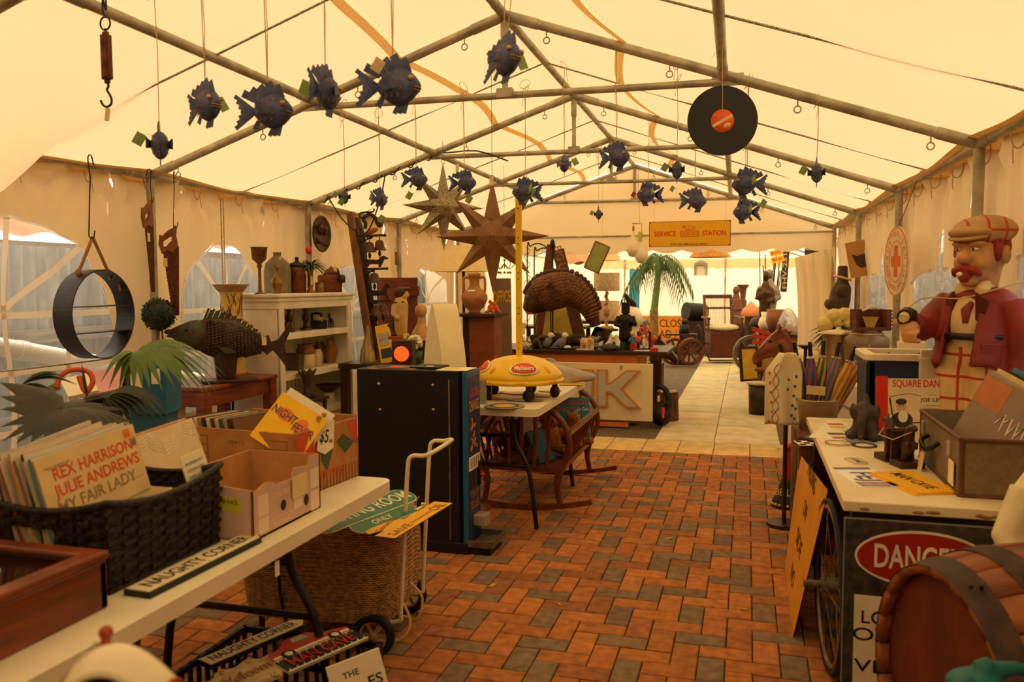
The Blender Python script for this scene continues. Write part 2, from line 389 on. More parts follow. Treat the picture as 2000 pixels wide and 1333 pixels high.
def roofpt(side,Ya,Yb,u,v,off=.045,nobulge=False):
 Y=lerp(Ya,Yb,v); Xe,Ze=(XL-.13,ZL-.06) if side<0 else (XR+.13,ZR-.06)
 X=lerp(Xe,XC,u); Z=lerp(Ze,ZC,u)
 s=math.sin(PI*v)
 sag=.035*s*math.sin(PI*min(u/.5,1) if u<.5 else PI*(u-.5)/.5)+.02*s
 sag+=.006*math.sin(9*u+5*Y)*s
 if side<0 and abs(Ya-2.44)<.01:
  sag+=.40*math.exp(-((u-.16)/.13)**2)*math.exp(-((v-.25)/.17)**2)
 mid=math.exp(-((v-.5)/.03)**2)
 return Vector((tx(X,Y),Y,Z+off-sag+.012*mid))
for nm,side in (('ceiling_left',-1),('ceiling_right',1)):
 b=MB(ROOF)
 for Ya,Yb in zip(FY[:-1],FY[1:]): b.sheet(lambda u,v:roofpt(side,Ya,Yb,u,v),36,28)
 b.obj(nm,kind='structure')
SEAM=canvas('seam_tape',(250,226,172),(252,216,150),.36,.1)
for side in (-1,1):
 b=MB(SEAM)
 for Ya,Yb in zip(FY[:-1],FY[1:]):
  b.sheet(lambda u,v:roofpt(side,Ya,Yb,.74+.010*(u-.5)*2+.05*math.sin(PI*v),v,.036),1,24)
 b.obj('trim_1' if side<0 else 'trim_2',kind='structure')
 b=MB(DARKC)
 for Ya,Yb in zip(FY[:-1],FY[1:]):
  b.sheet(lambda u,v:roofpt(side,Ya,Yb,.0+.075*u,v,.030),2,24)
 b.obj('trim_3' if side<0 else 'trim_4',kind='structure')
RB=mat('flecked_rope',(206,190,158),.85,0,.5,160,c2=(70,60,50))
for Ya in FY[1:-1]:
 Y=Ya+1; b=MB(RB)
 for Xe,Ze in ((XL,ZL),(XR,ZR)): b.tube([(tx(Xe,Y),Y,Ze),(tx(lerp(Xe,XC,.5),Y),Y,lerp(Ze,ZC,.5)-.005),(tx(XC,Y),Y,ZC+.0)],.0055,n=6)
 b.obj('guy_rope',label='flecked rope across the roof slope over the hanging fish, between tent frames' if Y<4 else None,cat='rope',group='ropes across the tent roof')
for o in [o for o in bpy.data.objects if o.name.startswith('guy_rope')]:
 o['label']='thin flecked rope running up the roof slope midway between two frames'
PANE=clear('clear_window',haze=.16,gloss=.07,bump=.35,bscale=5)
PANEW=clear('wrinkled_window',haze=.22,gloss=.22,bump=.9,bscale=9,rough=.15)
STRAP=canvas('window_strap',(238,222,196),(235,215,180),.45,.1)
def arch_z(t,zs,za):  # t -1..1
 a=abs(t)
 if zs<.9: return zs+(za-zs)*max(math.exp(-(a/.3)**2),.76*math.sqrt(max(0,1-a**5)))
 return zs+(za-zs)*math.sqrt(max(0,1-a**2.3))
def wall_disp(side,Y,Z,Ya,Yb):
 top=2.06; h=.5; ph=((Y-Ya)%h)/h
 k=max(0,min(1,(Z-1.2)/.85)); dy=((Y-Ya+.25)%.5)-.25; dz=max(.02,2.12-Z); r=math.hypot(dy,dz); th=math.atan2(dy,dz)
 d=.030*math.cos(th*9+2.2*math.sin(Y*3))*math.exp(-r/.75)*min(1,r/.15)+.05*k*(.5-abs(ph-.5))+.03*math.sin(Y*7.1+Z*2.3)*math.sin(Z*3.1+Y)+.016*math.sin(13*Y-4*Z)*math.sin(3*Z+Y)
 if Z>1.9: d+=.03*(Z-1.9)/.15*math.cos(2*PI*ph)
 return d
def wall_bay(nm,side,Ya,Yb,win,m=WALL,ntop=14):
 X0=(XL-.045) if side<0 else (XR+.045); TOP=2.15 if side<0 else 2.10
 def P(Y,Z):
  ph=((Y-Ya)%.5)/.5; top=TOP-.02*math.sin(PI*ph)**1.2
  Z2=Z*(top/TOP) if Z>1.5 else Z
  if Z>1.5: Z2=1.5+(Z-1.5)*(top-1.5)/(TOP-1.5)
  return (tx(X0,Y)-side*(-wall_disp(side,Y,Z,Ya,Yb))*1.0,Y,Z2)
 b=MB(m)
 def strip(y1,y2,zf1,zf2,n,ny):
  b.sheet(lambda u,v:P(lerp(y1,y2,u),lerp(zf1(lerp(y1,y2,u)),zf2(lerp(y1,y2,u)),v)),ny,n)
 if win:
  w1,w2,zs,za,sill=win; A=lambda Y:arch_z((Y-(w1+w2)/2)/((w2-w1)/2),zs,za)
  strip(Ya,w1,lambda Y:0,lambda Y:TOP,22,max(3,int((w1-Ya)*22)))
  strip(w2,Yb,lambda Y:0,lambda Y:TOP,22,max(3,int((Yb-w2)*22)))
  strip(w1,w2,A,lambda Y:TOP,ntop,40)
  strip(w1,w2,lambda Y:0,lambda Y:sill,8,30)
 else: strip(Ya,Yb,lambda Y:0,lambda Y:TOP,24,40)
 b.obj(nm,kind='structure')
 return P
def window(nm,P,win,side,wrink=0,straps=True):
 w1,w2,zs,za,sill=win; cy_=(w1+w2)/2; hw=(w2-w1)/2
 A=lambda Y:arch_z((Y-cy_)/hw,zs,za)
 def pt(Y,Z,o=0):
  q=Vector(P(Y,Z)); q.x+=-side*o
  if wrink: q.x+=-side*wrink*(math.sin(37*(Y-cy_)/(1+.5*(1.6-Z))+2*math.sin(3*Z))*.7+.6*math.sin(81*(Y-cy_)/(1+.5*(1.6-Z))+2*Z)+.4*math.sin(19*Y-5*Z))
  return q
 b=MB(PANEW if wrink else PANE)
 b.sheet(lambda u,v:pt(lerp(w1,w2,u),lerp(sill,A(lerp(w1,w2,u)),v)),60 if wrink else 20,16)
 o=b.obj(nm,kind='structure')
 b=MB(STRAP)
 def strap(p,q,w=.035):
  p=Vector((p[0],p[1]));q=Vector((q[0],q[1])); d=(q-p).normalized(); n=Vector((-d.y,d.x))*w/2
  b.sheet(lambda u,v:pt(*(p.lerp(q,u)+n*(2*v-1)),o=.008),10,1)
 e=.02
 for i in range(24):
  a,c_=lerp(w1,w2,i/24),lerp(w1,w2,(i+1)/24); b.sheet(lambda u,v:pt(lerp(a,c_,u),A(lerp(a,c_,u))-v*.02,.006),1,1)
 if straps:
  strap((cy_,sill),(cy_,za-.01)); zc=lerp(sill,za,.5)+.1
  strap((w1,zc),(w2,zc)); strap((w1,zc-.3),(w2,zc-.3)); strap((w1,zc-.62),(w2,zc-.62))
  strap((cy_-hw*.5,sill),(cy_-hw*.5,zc)); strap((cy_+hw*.5,sill),(cy_+hw*.5,zc))
  for s_ in (-1,1): strap((cy_,zc+.03),(cy_+s_*hw*.66,A(cy_+s_*hw*.66)-.01))
 b.obj('window_straps',o,kind='structure')
Wl=XL-.045
def wy(px,py,X=Wl): return onX(px,py,X)
a1=wy(218,590);ap=wy(50,424);b1=wy(352,640);b2=wy(440,472)
hw1=(a1.y-ap.y)
WIN=[(2.62,a1.y,a1.z-.12,ap.z,.55),(b1.y,2*b2.y-b1.y,b1.z-.05,b2.z,.55),(6.75,8.1,1.25,1.63,.55),(8.75,10.1,1.2,1.63,.55)]
for k,(Ya,Yb) in enumerate(zip(FY[2:-1],FY[3:])):
 P=wall_bay('wall_left' if k==0 else 'wall_left.%03d'%k,-1,Ya,Yb,WIN[k]); window('window_%d'%(k+1),P,WIN[k],-1)
WR=[(2.9,4.1,.8,1.78,.5),(4.75,6.05,.8,1.74,.5),(6.8,8.1,.8,1.74,.5),(8.7,10.1,.8,1.7,.5)]
for k_ in (0,1):
 wall_bay('wall_left.%03d'%(8+k_),-1,FY[k_],FY[k_+1],None,mat('light_blocker_boards',(190,152,108),.7,0,.3,6)); wall_bay('wall_right.%03d'%(8+k_),1,FY[k_],FY[k_+1],None,MATS['light_blocker_boards'])  # unseen side bays: opaque boards added to hold light off the foreground
for k,(Ya,Yb) in enumerate(zip(FY[2:-1],FY[3:])):
 P=wall_bay('wall_right' if k==0 else 'wall_right.%03d'%k,1,Ya,Yb,WR[k]); window('window_%d'%(k+5),P,WR[k],1,wrink=.016,straps=False)
BLOCKER=mat('light_blocker_boards',(190,152,108),.7,0,.3,6)
b=MB(BLOCKER); b.add([(XL,-1.6,0),(XR,-1.6,0),(XR,-1.6,ZR),(XC,-1.6,ZC),(XL,-1.6,ZL)],[(0,1,2,3,4)]); b.obj('wall_rear_blocker',kind='structure')  # unseen wall behind the camera, made opaque boards to dim the near end
b=MB(STRING)
for side,X,Z in ((-1,XL,ZL),(1,XR,ZR)):
 for Ya in FY[2:-1]:
  for q in range(4):
   Y=Ya+.5*q; x=tx(X,Y)
   b.tube([(x+.03*math.cos(t)+side*.02,Y+.004*math.sin(2*t),Z-.03+.07*math.sin(t)) for t in [2*PI*i/14 for i in range(14)]],.0035,n=5,closed=True)
   b.tube([(x,Y,Z-.09),(x+.005,Y+.01,Z-.16)],.003,n=5)
b.obj('tie_cords',TF,kind='stuff')
GY=10.46
b=MB(ROOF)
def gab(u,v):
 X=lerp(XL,XR,u); zt=roofz(tx(X,GY),GY)+.02
 zb=2.03; return (tx(X,GY),GY+.02*math.sin(5*X+2*v)*v,lerp(zt,zb,v))
b.sheet(gab,60,14); b.obj('wall_back',kind='structure')
b=MB(ROOF)
def val(u,v):
 X=lerp(XL,XR,u); zb=1.85-.045*abs(math.sin(X*PI/.36)); return (tx(X,GY)-.0,GY-.03-.03*v*math.sin(X*9),lerp(2.03,zb,v))
b.sheet(val,140,6); b.obj('trim_5',kind='structure')
tubeobj('gable_tube',(tx(XL,GY),GY-.02,2.035),(tx(XR,GY),GY-.02,2.035),.014,joints=False)
b=MB(ROOF)
def cur(u,v):
 X=lerp(.62,1.06,u)+.05*math.sin(v*PI); Z=lerp(0.03,1.85-.12*(1-u),v); return (tx(X-.0,GY),GY-.06+.045*math.sin(u*22+v)+.02*math.sin(3*v),Z)
b.sheet(cur,60,16); b.obj('trim_7',kind='structure')
b=MB(WALL)
def cur2(u,v):
 X=lerp(-3.72,-3.30,u); Z=lerp(0.03,1.9,v); return (tx(X,GY),GY-.06+.04*math.sin(u*20+v),Z)
b.sheet(cur2,50,12); b.obj('trim_8',kind='structure')
Y2,Y3=10.6,22.3
FAR=canvas('far_canvas',(252,238,205),(255,238,200),.55,.15,2)
def far(nm,fn,nu,nv,m=FAR): bb=MB(m); bb.sheet(fn,nu,nv); return bb.obj(nm,kind='structure')
XL2,XR2=-4.3,1.35
far('ceiling_left.001',lambda u,v:(lerp(XL2,XC-.1,u),lerp(Y2,Y3,v),lerp(2.05,2.95,u)-.03*math.sin(v*6*PI)**2),10,60)
far('ceiling_right.001',lambda u,v:(lerp(XR2,XC-.1,u),lerp(Y2,Y3,v),lerp(2.05,2.95,u)-.03*math.sin(v*6*PI)**2),10,60)
far('wall_right.020',lambda u,v:(XR2+.03*math.sin(u*60),lerp(Y2,Y3,u),lerp(0,2.05,v)),120,8)
far('wall_left.020',lambda u,v:(XL2+.03*math.sin(u*60),lerp(Y2,Y3,u),lerp(0,2.05,v)),120,8)
xg=onY(1229,560,Y3).x
far('wall_back.001',lambda u,v:(lerp(XL2,xg-.0,u),Y3+.03*math.sin(u*26),lerp(0,2.9,v)),60,8)
far('wall_back.002',lambda u,v:(lerp(xg+.28,XR2,u),Y3+.03*math.sin(u*26),lerp(0,2.9,v)),60,8)
far('wall_back.003',lambda u,v:(lerp(xg-.05,xg+.33,u),Y3,lerp(2.05,2.9,v)),4,4)
far('trim_6',lambda u,v:(lerp(XL2,XR2,u),Y3-.08,lerp(2.08,1.86-.05*abs(math.sin(lerp(XL2,XR2,u)*PI/.3)),v)),120,3,WALL)
FRAME[0]=thing('tent_frame','thin steel tube frame of the second, brighter tent beyond the scalloped valance','tent frame'); FRAME[0]['kind']='structure'
for Y in (12.6,14.6,16.6,18.6,20.6):
 L=(XL2,Y,2.03);Rr=(XR2,Y,2.03);T=(XC-.1,Y,2.92)
 tubeobj('rafter',L,T,.022,joints=False); tubeobj('rafter',T,Rr,.022,joints=False)
for X,Z in ((XL2,2.03),(XR2,2.03)): tubeobj('eave_tube',(X,Y2,Z),(X,Y3,Z),.022,joints=False)
for X in (-.56,-3.2): tubeobj('post',(X,Y3-.1,0),(X,Y3-.1,2.1),.025,STEEL,False)
TEAL=mat('teal_board',(46,120,126),.6)
b=MB(TEAL); b.box((xg+.1,24.4,1.2),(1.2,.05,2.4)); b.obj('painted_board',label='teal painted board outside, seen through the gap in the far tent wall',cat='board')
FENCE=mat('old_corrugated_iron',(158,158,154),.5,.25,.4,5,.2,30,c2=(112,112,110),stretch=(1,3,.6))
FN=thing('corrugated_fence','old grey corrugated iron fence on timber rails outside the tent windows','fence',(-4.85,5,0)); iF=Matrix.Translation((4.85,-5,0))
for k in range(11):
 b=MB(FENCE); b.M=iF
 ya=.6+k*.95; dx=R_.uniform(-.05,.05); zt=1.72+R_.uniform(-.04,.05)
 b.sheet(lambda u,v:(-4.85+dx+.016*math.sin(2*PI*(ya+u*.97)/.105),ya+u*.97,lerp(0,zt,v)),80,1); b.obj('iron_sheet',FN)
RAIL=mat('grey_timber',(150,142,130),.8,0,.3,9,stretch=(1,.3,3))
for z,ya,yb in ((1.5,.6,4.1),(1.08,.6,11),(.5,.6,11)):
 b=MB(RAIL); b.M=iF; b.box((-4.80,(ya+yb)/2,z),(.05,yb-ya,.09)); b.obj('rail',FN)
for y in (3.35,5.9,8.5):
 b=MB(RAIL); b.M=iF; b.box((-4.77,y,.9),(.08,.09,1.8)); b.obj('post',FN)
TERRA=mat('terracotta_roof',(196,112,66),.8,0,.25,6)
b=MB(TERRA); b.sheet(lambda u,v:(lerp(-6.8,-9,v),lerp(4,16,u)+.0*v,lerp(1.95,2.9,v)+.03*math.sin(u*120)),120,4); b.box((-7.2,10,.95),(.2,12,1.9),mat('neighbour_wall',(190,180,165))); b.obj('neighbour_house',label='low house with an orange tiled roof seen over the fence through the window',cat='house')
HEDGE=mat('hedge_green',(70,92,48),.8,0,.5,8)
b=MB(HEDGE)
for k in range(26): b.ell((-5.6+R_.uniform(-.3,.3),9.2+k*.25,R_.uniform(.4,1.5)),R_.uniform(.25,.42),fn=lambda x,y,z:(lambda q:(x*q,y*q,z*q))(1+.25*math.sin(9*x+4*z)*math.sin(8*y+5*z)),n=12,k=8)
b.obj('hedge',label='green hedge outside beyond the iron fence',cat='hedge')
b=MB(FENCE);
b.sheet(lambda u,v:(2.1+.016*math.sin(2*PI*(lerp(1,22,u))/.105),lerp(1,22,u),lerp(0,1.75,v)),1200,1); b.obj('corrugated_fence',label='grey corrugated iron fence outside the wrinkled plastic windows',cat='fence')
PIPE=mat('white_pipe',(228,224,214),.35,0,.04)
b=MB(PIPE); p=onX(-40,672,-4.05); q=onX(262,722,-4.05); b.cyl(p,q+(q-p)*.6,.055)
for t in (.2,.55): c_=p.lerp(q,t); b.cyl(c_,c_+(q-p).normalized()*.06,.06)
b.obj('drain_pipe',label='white drain pipe lying outside behind the left plastic window',cat='pipe')
# ================================================================== HANGING FROM THE FRAME
FISHM=mat('blue_tin',(84,92,132),.5,.05,.3,30,.25,90,c2=(46,54,88))
FISHL=mat('worn_blue_tin',(92,92,108),.55,.3,.3,40,.25,90,c2=(48,54,80))
GOLD=mat('gold_eye',(190,140,60),.35,.6,.1)
SLOT=mat('bare_edge',(176,128,72),.5,.4,.2,60)
def leafray(p,q,w0,w1,bend=(0,0,0),k=5):
 p=Vector(p);q=Vector(q);bend=Vector(bend); o=[]
 for i in range(k+1):
  t=i/k; o.append((p.lerp(q,t)+bend*4*t*(1-t),lerp(w0,w1,t)))
 return o
def fin(b,rays,m,th=.0016,nrm=(0,1,0)):
 """fan of flat rays with open slits between them: list of (p,q,w0,w1)"""
 n=Vector(nrm)
 for (p,q,w0,w1) in rays:
  p=Vector(p);q=Vector(q); d=(q-p).normalized(); s_=n.cross(d).normalized()
  V=[]
  for e in (1,-1):
   V+=[p+s_*w0/2+n*th*e,p-s_*w0/2+n*th*e,q-s_*w1/2+n*th*e,q+s_*w1/2+n*th*e]
  b.add(V,[(0,1,2,3),(7,6,5,4),(0,4,5,1),(1,5,6,2),(2,6,7,3),(3,7,4,0)],m,False)
def make_fish():
 t=thing('hanging_fish','x','fish')
 b=MB(FISHM)
 def bf(x,y,z):
  if x>0: z*=(1-.42*x**2.2); y*=(1-.25*x*x)
  else: z*=(1-.55*x*x); y*=(1-.6*x*x)
  return (x,y,z+.18*max(0,x)*(1 if z>0 else -.1)*(1-x))
 b.ell((.015,0,0),(.066,.032,.053),None,None,22,14,bf)
 b.obj('body',t)
 b=MB(FISHM)
 fin(b,[((.045-.02*i,0,.038+.006*math.sin(i)),(.028-.027*i,0,.088-.010*abs(i-1)),.021,.0255) for i in range(5)],FISHM)
 b.prism([(.05,.030),(-.045,.030),(-.05,.05),(.045,.058)],.003,None,TR((0,.0015,0),(PI/2,0,0))); b.obj('dorsal_fin',t)
 b=MB(FISHM)
 fin(b,[((-.045,0,.002*i),(-.107+.006*abs(abs(i)-3),0,.0165*i),.008,.0135) for i in (-3,-2,-1,0,1,2,3)],FISHM); b.obj('tail_fin',t)
 b=MB(FISHM)
 fin(b,[((.02+.01*i,0,-.04),(.002+.014*i,0,-.075),.012,.012) for i in range(3)],FISHM)
 fin(b,[((-.03,0,-.028),(-.045,0,-.055),.014,.018)],FISHM); b.obj('belly_fin',t)
 for s_ in (-1,1):
  b=MB(FISHM); fin(b,[((.022,s_*.028,-.004+.006*i),(-.022,s_*.046,-.012+.014*i),.009,.013) for i in range(3)],FISHM,nrm=(.3,1*s_,0)); b.obj('side_fin',t)
  b=MB(GOLD); b.ell((.056,s_*.0235,.019),.0085,None,None,10,7); b.obj('eye',t,part_label='gold bulging eye')
 b=MB(SLOT)
 b.tube([(.0805-.0235*abs(y)/.016*abs(y)/.016*.6,y*1.25,-.0085+.004*abs(y)/.016) for y in [-.016,-.011,-.005,0,.005,.011,.016]],.0022,n=5)
 b.tube([(.077-.0235*abs(y)/.016*abs(y)/.016*.6,y*1.25,-.0145+.003*abs(y)/.016) for y in [-.015,-.01,0,.01,.015]],.0018,n=5)
 b.obj('mouth',t)
 b=MB(SLOT)
 for s_ in (-1,1):
  for r in range(4):
   for k in range(4):
    x=.02-.018*k+(.009 if r%2 else 0); z=-.028+.019*r
    q=1-((x-.015)/.066)**2-(z/.053)**2
    if q<.12: continue
    y=s_*(.032*math.sqrt(q)*(1-.6*min(0,(x-.015)/.066)**2)+.0006)
    b.tube([(x-.004,y,z+.006),(x+.0025,y,z),(x-.004,y,z-.006)],.0011,n=4)
 b.obj('scale_slots',t)
 return t
fish0=make_fish(); first=[True]
def fish(px,py,Y,head,label,sc_=1,top='tie',tilt=0,tagc=None,tagoff=(-.05,.0,-.03)):
 p=onY(px,py,Y)
 zt={'tie':lerp(ZL,ZC,.495)-.045,'roof':roofz(p.x,Y)-.03}[top]
 if first[0]:
  r=fish0; first[0]=False; r.location=p; r.rotation_euler=(tilt,0,YAW+head); r.scale=(sc_,)*3; r['label']=label
  r['group']='blue metal fish hanging from the tent frame'
 else: r=dup(fish0,p,None,label,'blue metal fish hanging from the tent frame',sc_,(tilt,0,YAW+head))
 iM=(Matrix.Translation(p)@Euler((tilt,0,YAW+head)).to_matrix().to_4x4()@Matrix.Scale(sc_,4)).inverted()
 b=MB(STRING); b.M=iM; pt=p+Vector((0,0,.084*sc_))
 b.tube([pt,pt+Vector((.004,0,(zt-pt.z)*.5)),Vector((p.x,Y-.004,zt))],.0016,n=5)
 b.tube([Vector((p.x+.02*math.cos(t),Y+.028*math.sin(t),zt+.02+.028*math.cos(t))) for t in [2*PI*i/10 for i in range(10)]],.0016,n=4,closed=True)
 b.tube([Vector((p.x,Y-.02,zt)),Vector((p.x-.01,Y-.022,zt-.07))],.0013,n=4)
 b.obj('string',r)
 if tagc:
  b=MB(tagc); b.M=iM; q=p+_r*tagoff[0]+Vector((0,-.03,tagoff[2]))
  b.box(q,(.034,.002,.042),None,Euler((.2,.5,YAW+.5)))
  b.tube([q+Vector((0,0,.02)),p+Vector((0,-.01,.03))],.0008,STRING,n=4)
  b.obj('price_tag',r)
 return r
RT,LT,TOW,AWAY=0,PI,-PI/2,PI/2
RTAG=mat('red_card',(150,50,26),.7)
fish(312,283,2.44,AWAY+.35,'blue metal fish seen end-on with a green tag, far left below the spring scale',.92,tagc=GREENT,tagoff=(-.05,0,.015))
fish(402,207,2.44,RT-.65,'blue metal fish turned part away, between the spring scale and its bigger neighbour',1.0)
fish(524,218,2.44,RT-.12,'blue metal fish facing right, third along the front row from the left',1.08)
fish(636,180,2.44,AWAY-.3,'blue metal fish seen from its tail, at the left end of the near cross beam',1.0)
fish(768,170,2.44,RT-.1,'largest blue metal fish facing right with a folded card behind its fin, upper centre left',1.12,tagc=KRAFT,tagoff=(-.035,0,.06))
fish(985,118,2.44,TOW+.6,'blue metal fish facing us at the tent ridge, above all the others',.98,tilt=-.15)
fish(673,385,4.44,AWAY+.2,'small blue fish end-on with a pale tag, near the left eave above the carved posts',.75,tagc=GREENT,tagoff=(-.005,0,-.03))
fish(742,390,4.44,AWAY-.5,'small blue fish seen end-on beside the black cable, left of the star lanterns',.8,tagc=GREENT,tagoff=(.02,0,-.115))
fish(813,351,4.44,RT-.1,'small blue fish facing right above the pale pierced star',.83,tagc=GREENT,tagoff=(-.03,0,-.095))
fish(907,358,4.44,RT-.15,'small blue fish facing right above the big brown star',.86,tagc=GREENT,tagoff=(.035,0,-.095))
fish(1026,376,4.44,LT+.3,'small blue fish facing left in front of the top of the yellow pole',.95,tagc=GREENT,tagoff=(.045,0,.0))
fish(1102,321,4.44,TOW-.05,'small blue fish facing straight at us, just right of the yellow pole',.85)
fish(1204,308,4.44,RT-.6,'blue fish turned part away, below the second cross beam right of centre',.98)
fish(1322,332,4.44,AWAY-.25,'small blue fish seen end-on, left of the hanging vinyl record',.88)
fish(1169,419,6.44,AWAY-.2,'tiny blue fish seen end-on, left of the twin white teardrop lamps',.75)
fish(1266,381,6.44,LT+.1,'small blue fish facing left with a red tag, above the yellow service sign',1.15,tagc=RTAG,tagoff=(-.11,0,.0))
fish(1357,393,6.44,RT+.12,'small blue fish facing right over the right end of the yellow service sign',1.15,tagc=GREENT,tagoff=(-.17,0,.09))
fish(1459,361,4.44,LT+.08,'blue fish facing left below the vinyl record, larger than the one under it',1.0,'roof',tagc=GREENT,tagoff=(.085,0,-.1))
fish(1455,415,6.44,LT+.1,'blue fish facing left, lowest of the pair under the vinyl record',1.15,'roof')
fish(1595,338,4.44,AWAY-.4,'blue fish seen from behind, alone at the right below the sloping rafter',.9,'roof')
VIN=mat('black_vinyl',(20,17,16),.3,0,.1); LAB=mat('orange_label',(236,92,26),.5,0,.05); LABW=mat('label_white',(235,205,160),.6)
p=onY(1411,236,3.78); t=thing('vinyl_record','black vinyl record with an orange label hanging from the right purlin','record',p,0,rot=Euler((0,0,YAW-.12)))
b=MB(VIN); X=Matrix.Rotation(PI/2,4,'X')
prof=[(.0045,.001)]+[(.05,.001)]
for i in range(26): r=.052+.1*i/26; prof+=[(r,.0014),(r+.0019,.0009)]
prof+=[(.1525,.001),(.1525,-.001),(.0045,-.001)]
b.lathe(prof,None,72,X); b.obj('disc',t)
b=MB(LAB); b.lathe([(.0045,.0018),(.05,.0018),(.05,.0012)],None,40,X);
b.M=X@Matrix.Rotation(.5,4,'Z')
b.box((0,0,.0021),(.096,.012,.0008),LABW); b.lathe([(0,.0024),(.017,.0024),(.017,.0018)],LABW,20,TR((.008,-.028,0),None,(1,.55,1)))
b.text('STEREO',.006,LAB,TR((.008,-.028,.0026)),width=.022); b.text('33',.007,BLK,TR((-.02,.025,.002)))
b.obj('centre_label',t)
b=MB(STRING); zt=lerp(ZR,ZC,.495)-.02-p.z
b.tube([(0,-.004,0),(-.002,-.006,.155),(-.004,0,zt)],.0014,n=5); b.tube([(-.004,.0,zt),(-.05,0,zt-.06)],.001,n=4); b.obj('string',t)
RUST=mat('rusted_iron',(118,62,32),.6,.3,.35,30,.2)
p=onY(208,112,2.44)
t=thing('spring_scale','rusty hanging spring scale with ring and hook, upper left','scale',p)
b=MB(RUST); b.box((0,0,0),(.036,.02,.155)); b.cyl((0,-.006,-.07),(0,-.006,.075),.013); b.box((0,0,.083),(.022,.014,.012)); b.box((0,0,-.084),(.02,.012,.014)); b.obj('case',t,bevel=.003)
b=MB(IRON); b.tube([(.021*math.sin(a),0,.117+.023*math.cos(a)) for a in [2*PI*i/20 for i in range(20)]],.0032,n=8,closed=True); b.cyl((0,0,.085),(0,0,.1),.004); b.obj('ring',t)
b=MB(IRON); b.tube(smooth_path([(0,0,-.09),(.004,0,-.1),(-.003,0,-.113),(.006,0,-.128),(.014,0,-.145),(.012,0,-.163),(-.005,0,-.172),(-.022,0,-.165),(-.032,0,-.148)]),.0042,n=7); b.obj('hook',t)
b=MB(IRON); zt=lerp(ZL,ZC,.495)-.06-p.z
b.tube(smooth_path([(-.002,0,.145),(.004,0,.137),(-.008,0,.16),(-.006,0,.20),(.006,0,zt-.06),(.007,0,zt+.03),(0,.02,zt+.055),(-.006,.035,zt+.03)]),.0034,n=6); b.obj('hanger',t)
b=MB(KRAFT); b.box((-.004,-.002,-.2),(.017,.0015,.045),None,(0,.15,.2)); b.tube([(-.003,0,-.172),(-.004,-.002,-.18)],.001,STRING); b.obj('price_tag',t)
def star(name,label,px,py,Y,Rr,m,rot,npt=8,front=.30,topz=None,holes=None):
 p=onY(px,py,Y); t=thing(name,label,'lantern',p,0,rot=Euler((0,0,YAW+rot)))
 b=MB(m); r=.37*Rr; d=.17*Rr
 inn=lambda a:(r*math.sin(a),0,r*math.cos(a))
 for k in range(npt):
  a=2*PI*k/npt; h=PI/npt; Rk=Rr*(1 if k%2==0 else .93)
  tip=(Rk*math.sin(a),0,Rk*math.cos(a)); A=inn(a-h);B=inn(a+h); F=(.24*Rr*math.sin(a),-d,.24*Rr*math.cos(a)); K=(F[0],d,F[2])
  b.add([tip,A,F,B,K],[(0,1,2),(0,2,3),(0,3,4),(0,4,1)],None,False)
  a2=a+2*PI/npt; F2=(.24*Rr*math.sin(a2),-d,.24*Rr*math.cos(a2)); K2=(F2[0],d,F2[2])
  b.add([B,F,F2,(0,-front*Rr,0),K,K2,(0,front*Rr,0)],[(0,1,2),(1,3,2),(0,5,4),(4,5,6)],None,False)
 b.obj('shade',t)
 b=MB(IRON); b.tube([(.018*math.sin(q),0,Rr*.95+.02+.018*math.cos(q)) for q in [2*PI*i/12 for i in range(12)]],.002,closed=True,n=5)
 b.tube([(0,0,Rr*.95+.035),(0,0,(topz or roofz(p.x,Y)+.03)-p.z)],.0018,n=5); b.obj('hanger',t)
 return t
STARM=mat('brown_punched_tin',(150,104,64),.5,.25,.3,160,.3,220,c2=(104,66,38))
STARS=mat('silver_punched_tin',(178,160,130),.42,.6,.5,110,.2,200,c2=(84,72,54))
t=star('star_lantern','big brown punched-tin star lantern hanging behind the yellow pole',962,462,5.25,.385,STARM,-.06)
b=MB(KRAFT); b.box((0,-.06,.36),(.026,.002,.06)); b.obj('price_tag',t)
t=star('star_lantern','pale silvery pierced star lantern hanging behind the brown one',866,404,6.3,.36,STARS,.5)
b=MB(KRAFT); b.box((.1,-.06,.3),(.03,.002,.09)); b.obj('price_tag',t)
b=MB(BLACK)
A=Vector((tx(XL,6.44),6.44,ZL));B=Vector((tx(XC,6.44),6.44,ZC)); pts=[]
for i in range(26):
 q=A.lerp(B,.02+.52*i/25); pts.append(q+Vector((0,-.034*math.cos(i*1.9),.02*math.sin(i*1.9)-.022)))
pts+=[B.lerp(A,.42)+Vector((.2,-.04,-.07)),B.lerp(A,.35)+Vector((.3,-.05,-.22))]
b.tube(smooth_path(pts,3),.006,n=6); b.tube(smooth_path([A.lerp(B,.09)+Vector((0,-.04,0)),A.lerp(B,.16)+Vector((0,-.06,-.28)),A.lerp(B,.2)+Vector((.1,-.06,-.42)),A.lerp(B,.24)+Vector((.14,-.06,-.2)),A.lerp(B,.3)+Vector((.05,-.04,0))]),.006,n=6)
b.obj('power_cable',label='black power cable wound along the second rafter on the left',cat='cable')
def hookrod(b,x,y,z1,z2,r=.0035):
 b.tube(smooth_path([(x,y+.03,z1-.03),(x,y+.015,z1+.02),(x,y-.012,z1+.005),(x,y,z1-.1)]),r,n=6); b.tube([(x,y,z1-.1),(x-.01,y-.015,z2+.03)],r,n=6)
 b.tube(smooth_path([(x-.01,y-.015,z2+.03),(x-.008,y-.015,z2),(x+.014,y-.01,z2-.004),(x+.024,y-.01,z2+.035)]),r,n=6)
HX=XL+.03
SHELFM=mat('dark_grey_metal',(48,42,40),.45,.3,.15)
p=onX(187,614,XL+.17); ptop=onX(190,464,XL+.17)
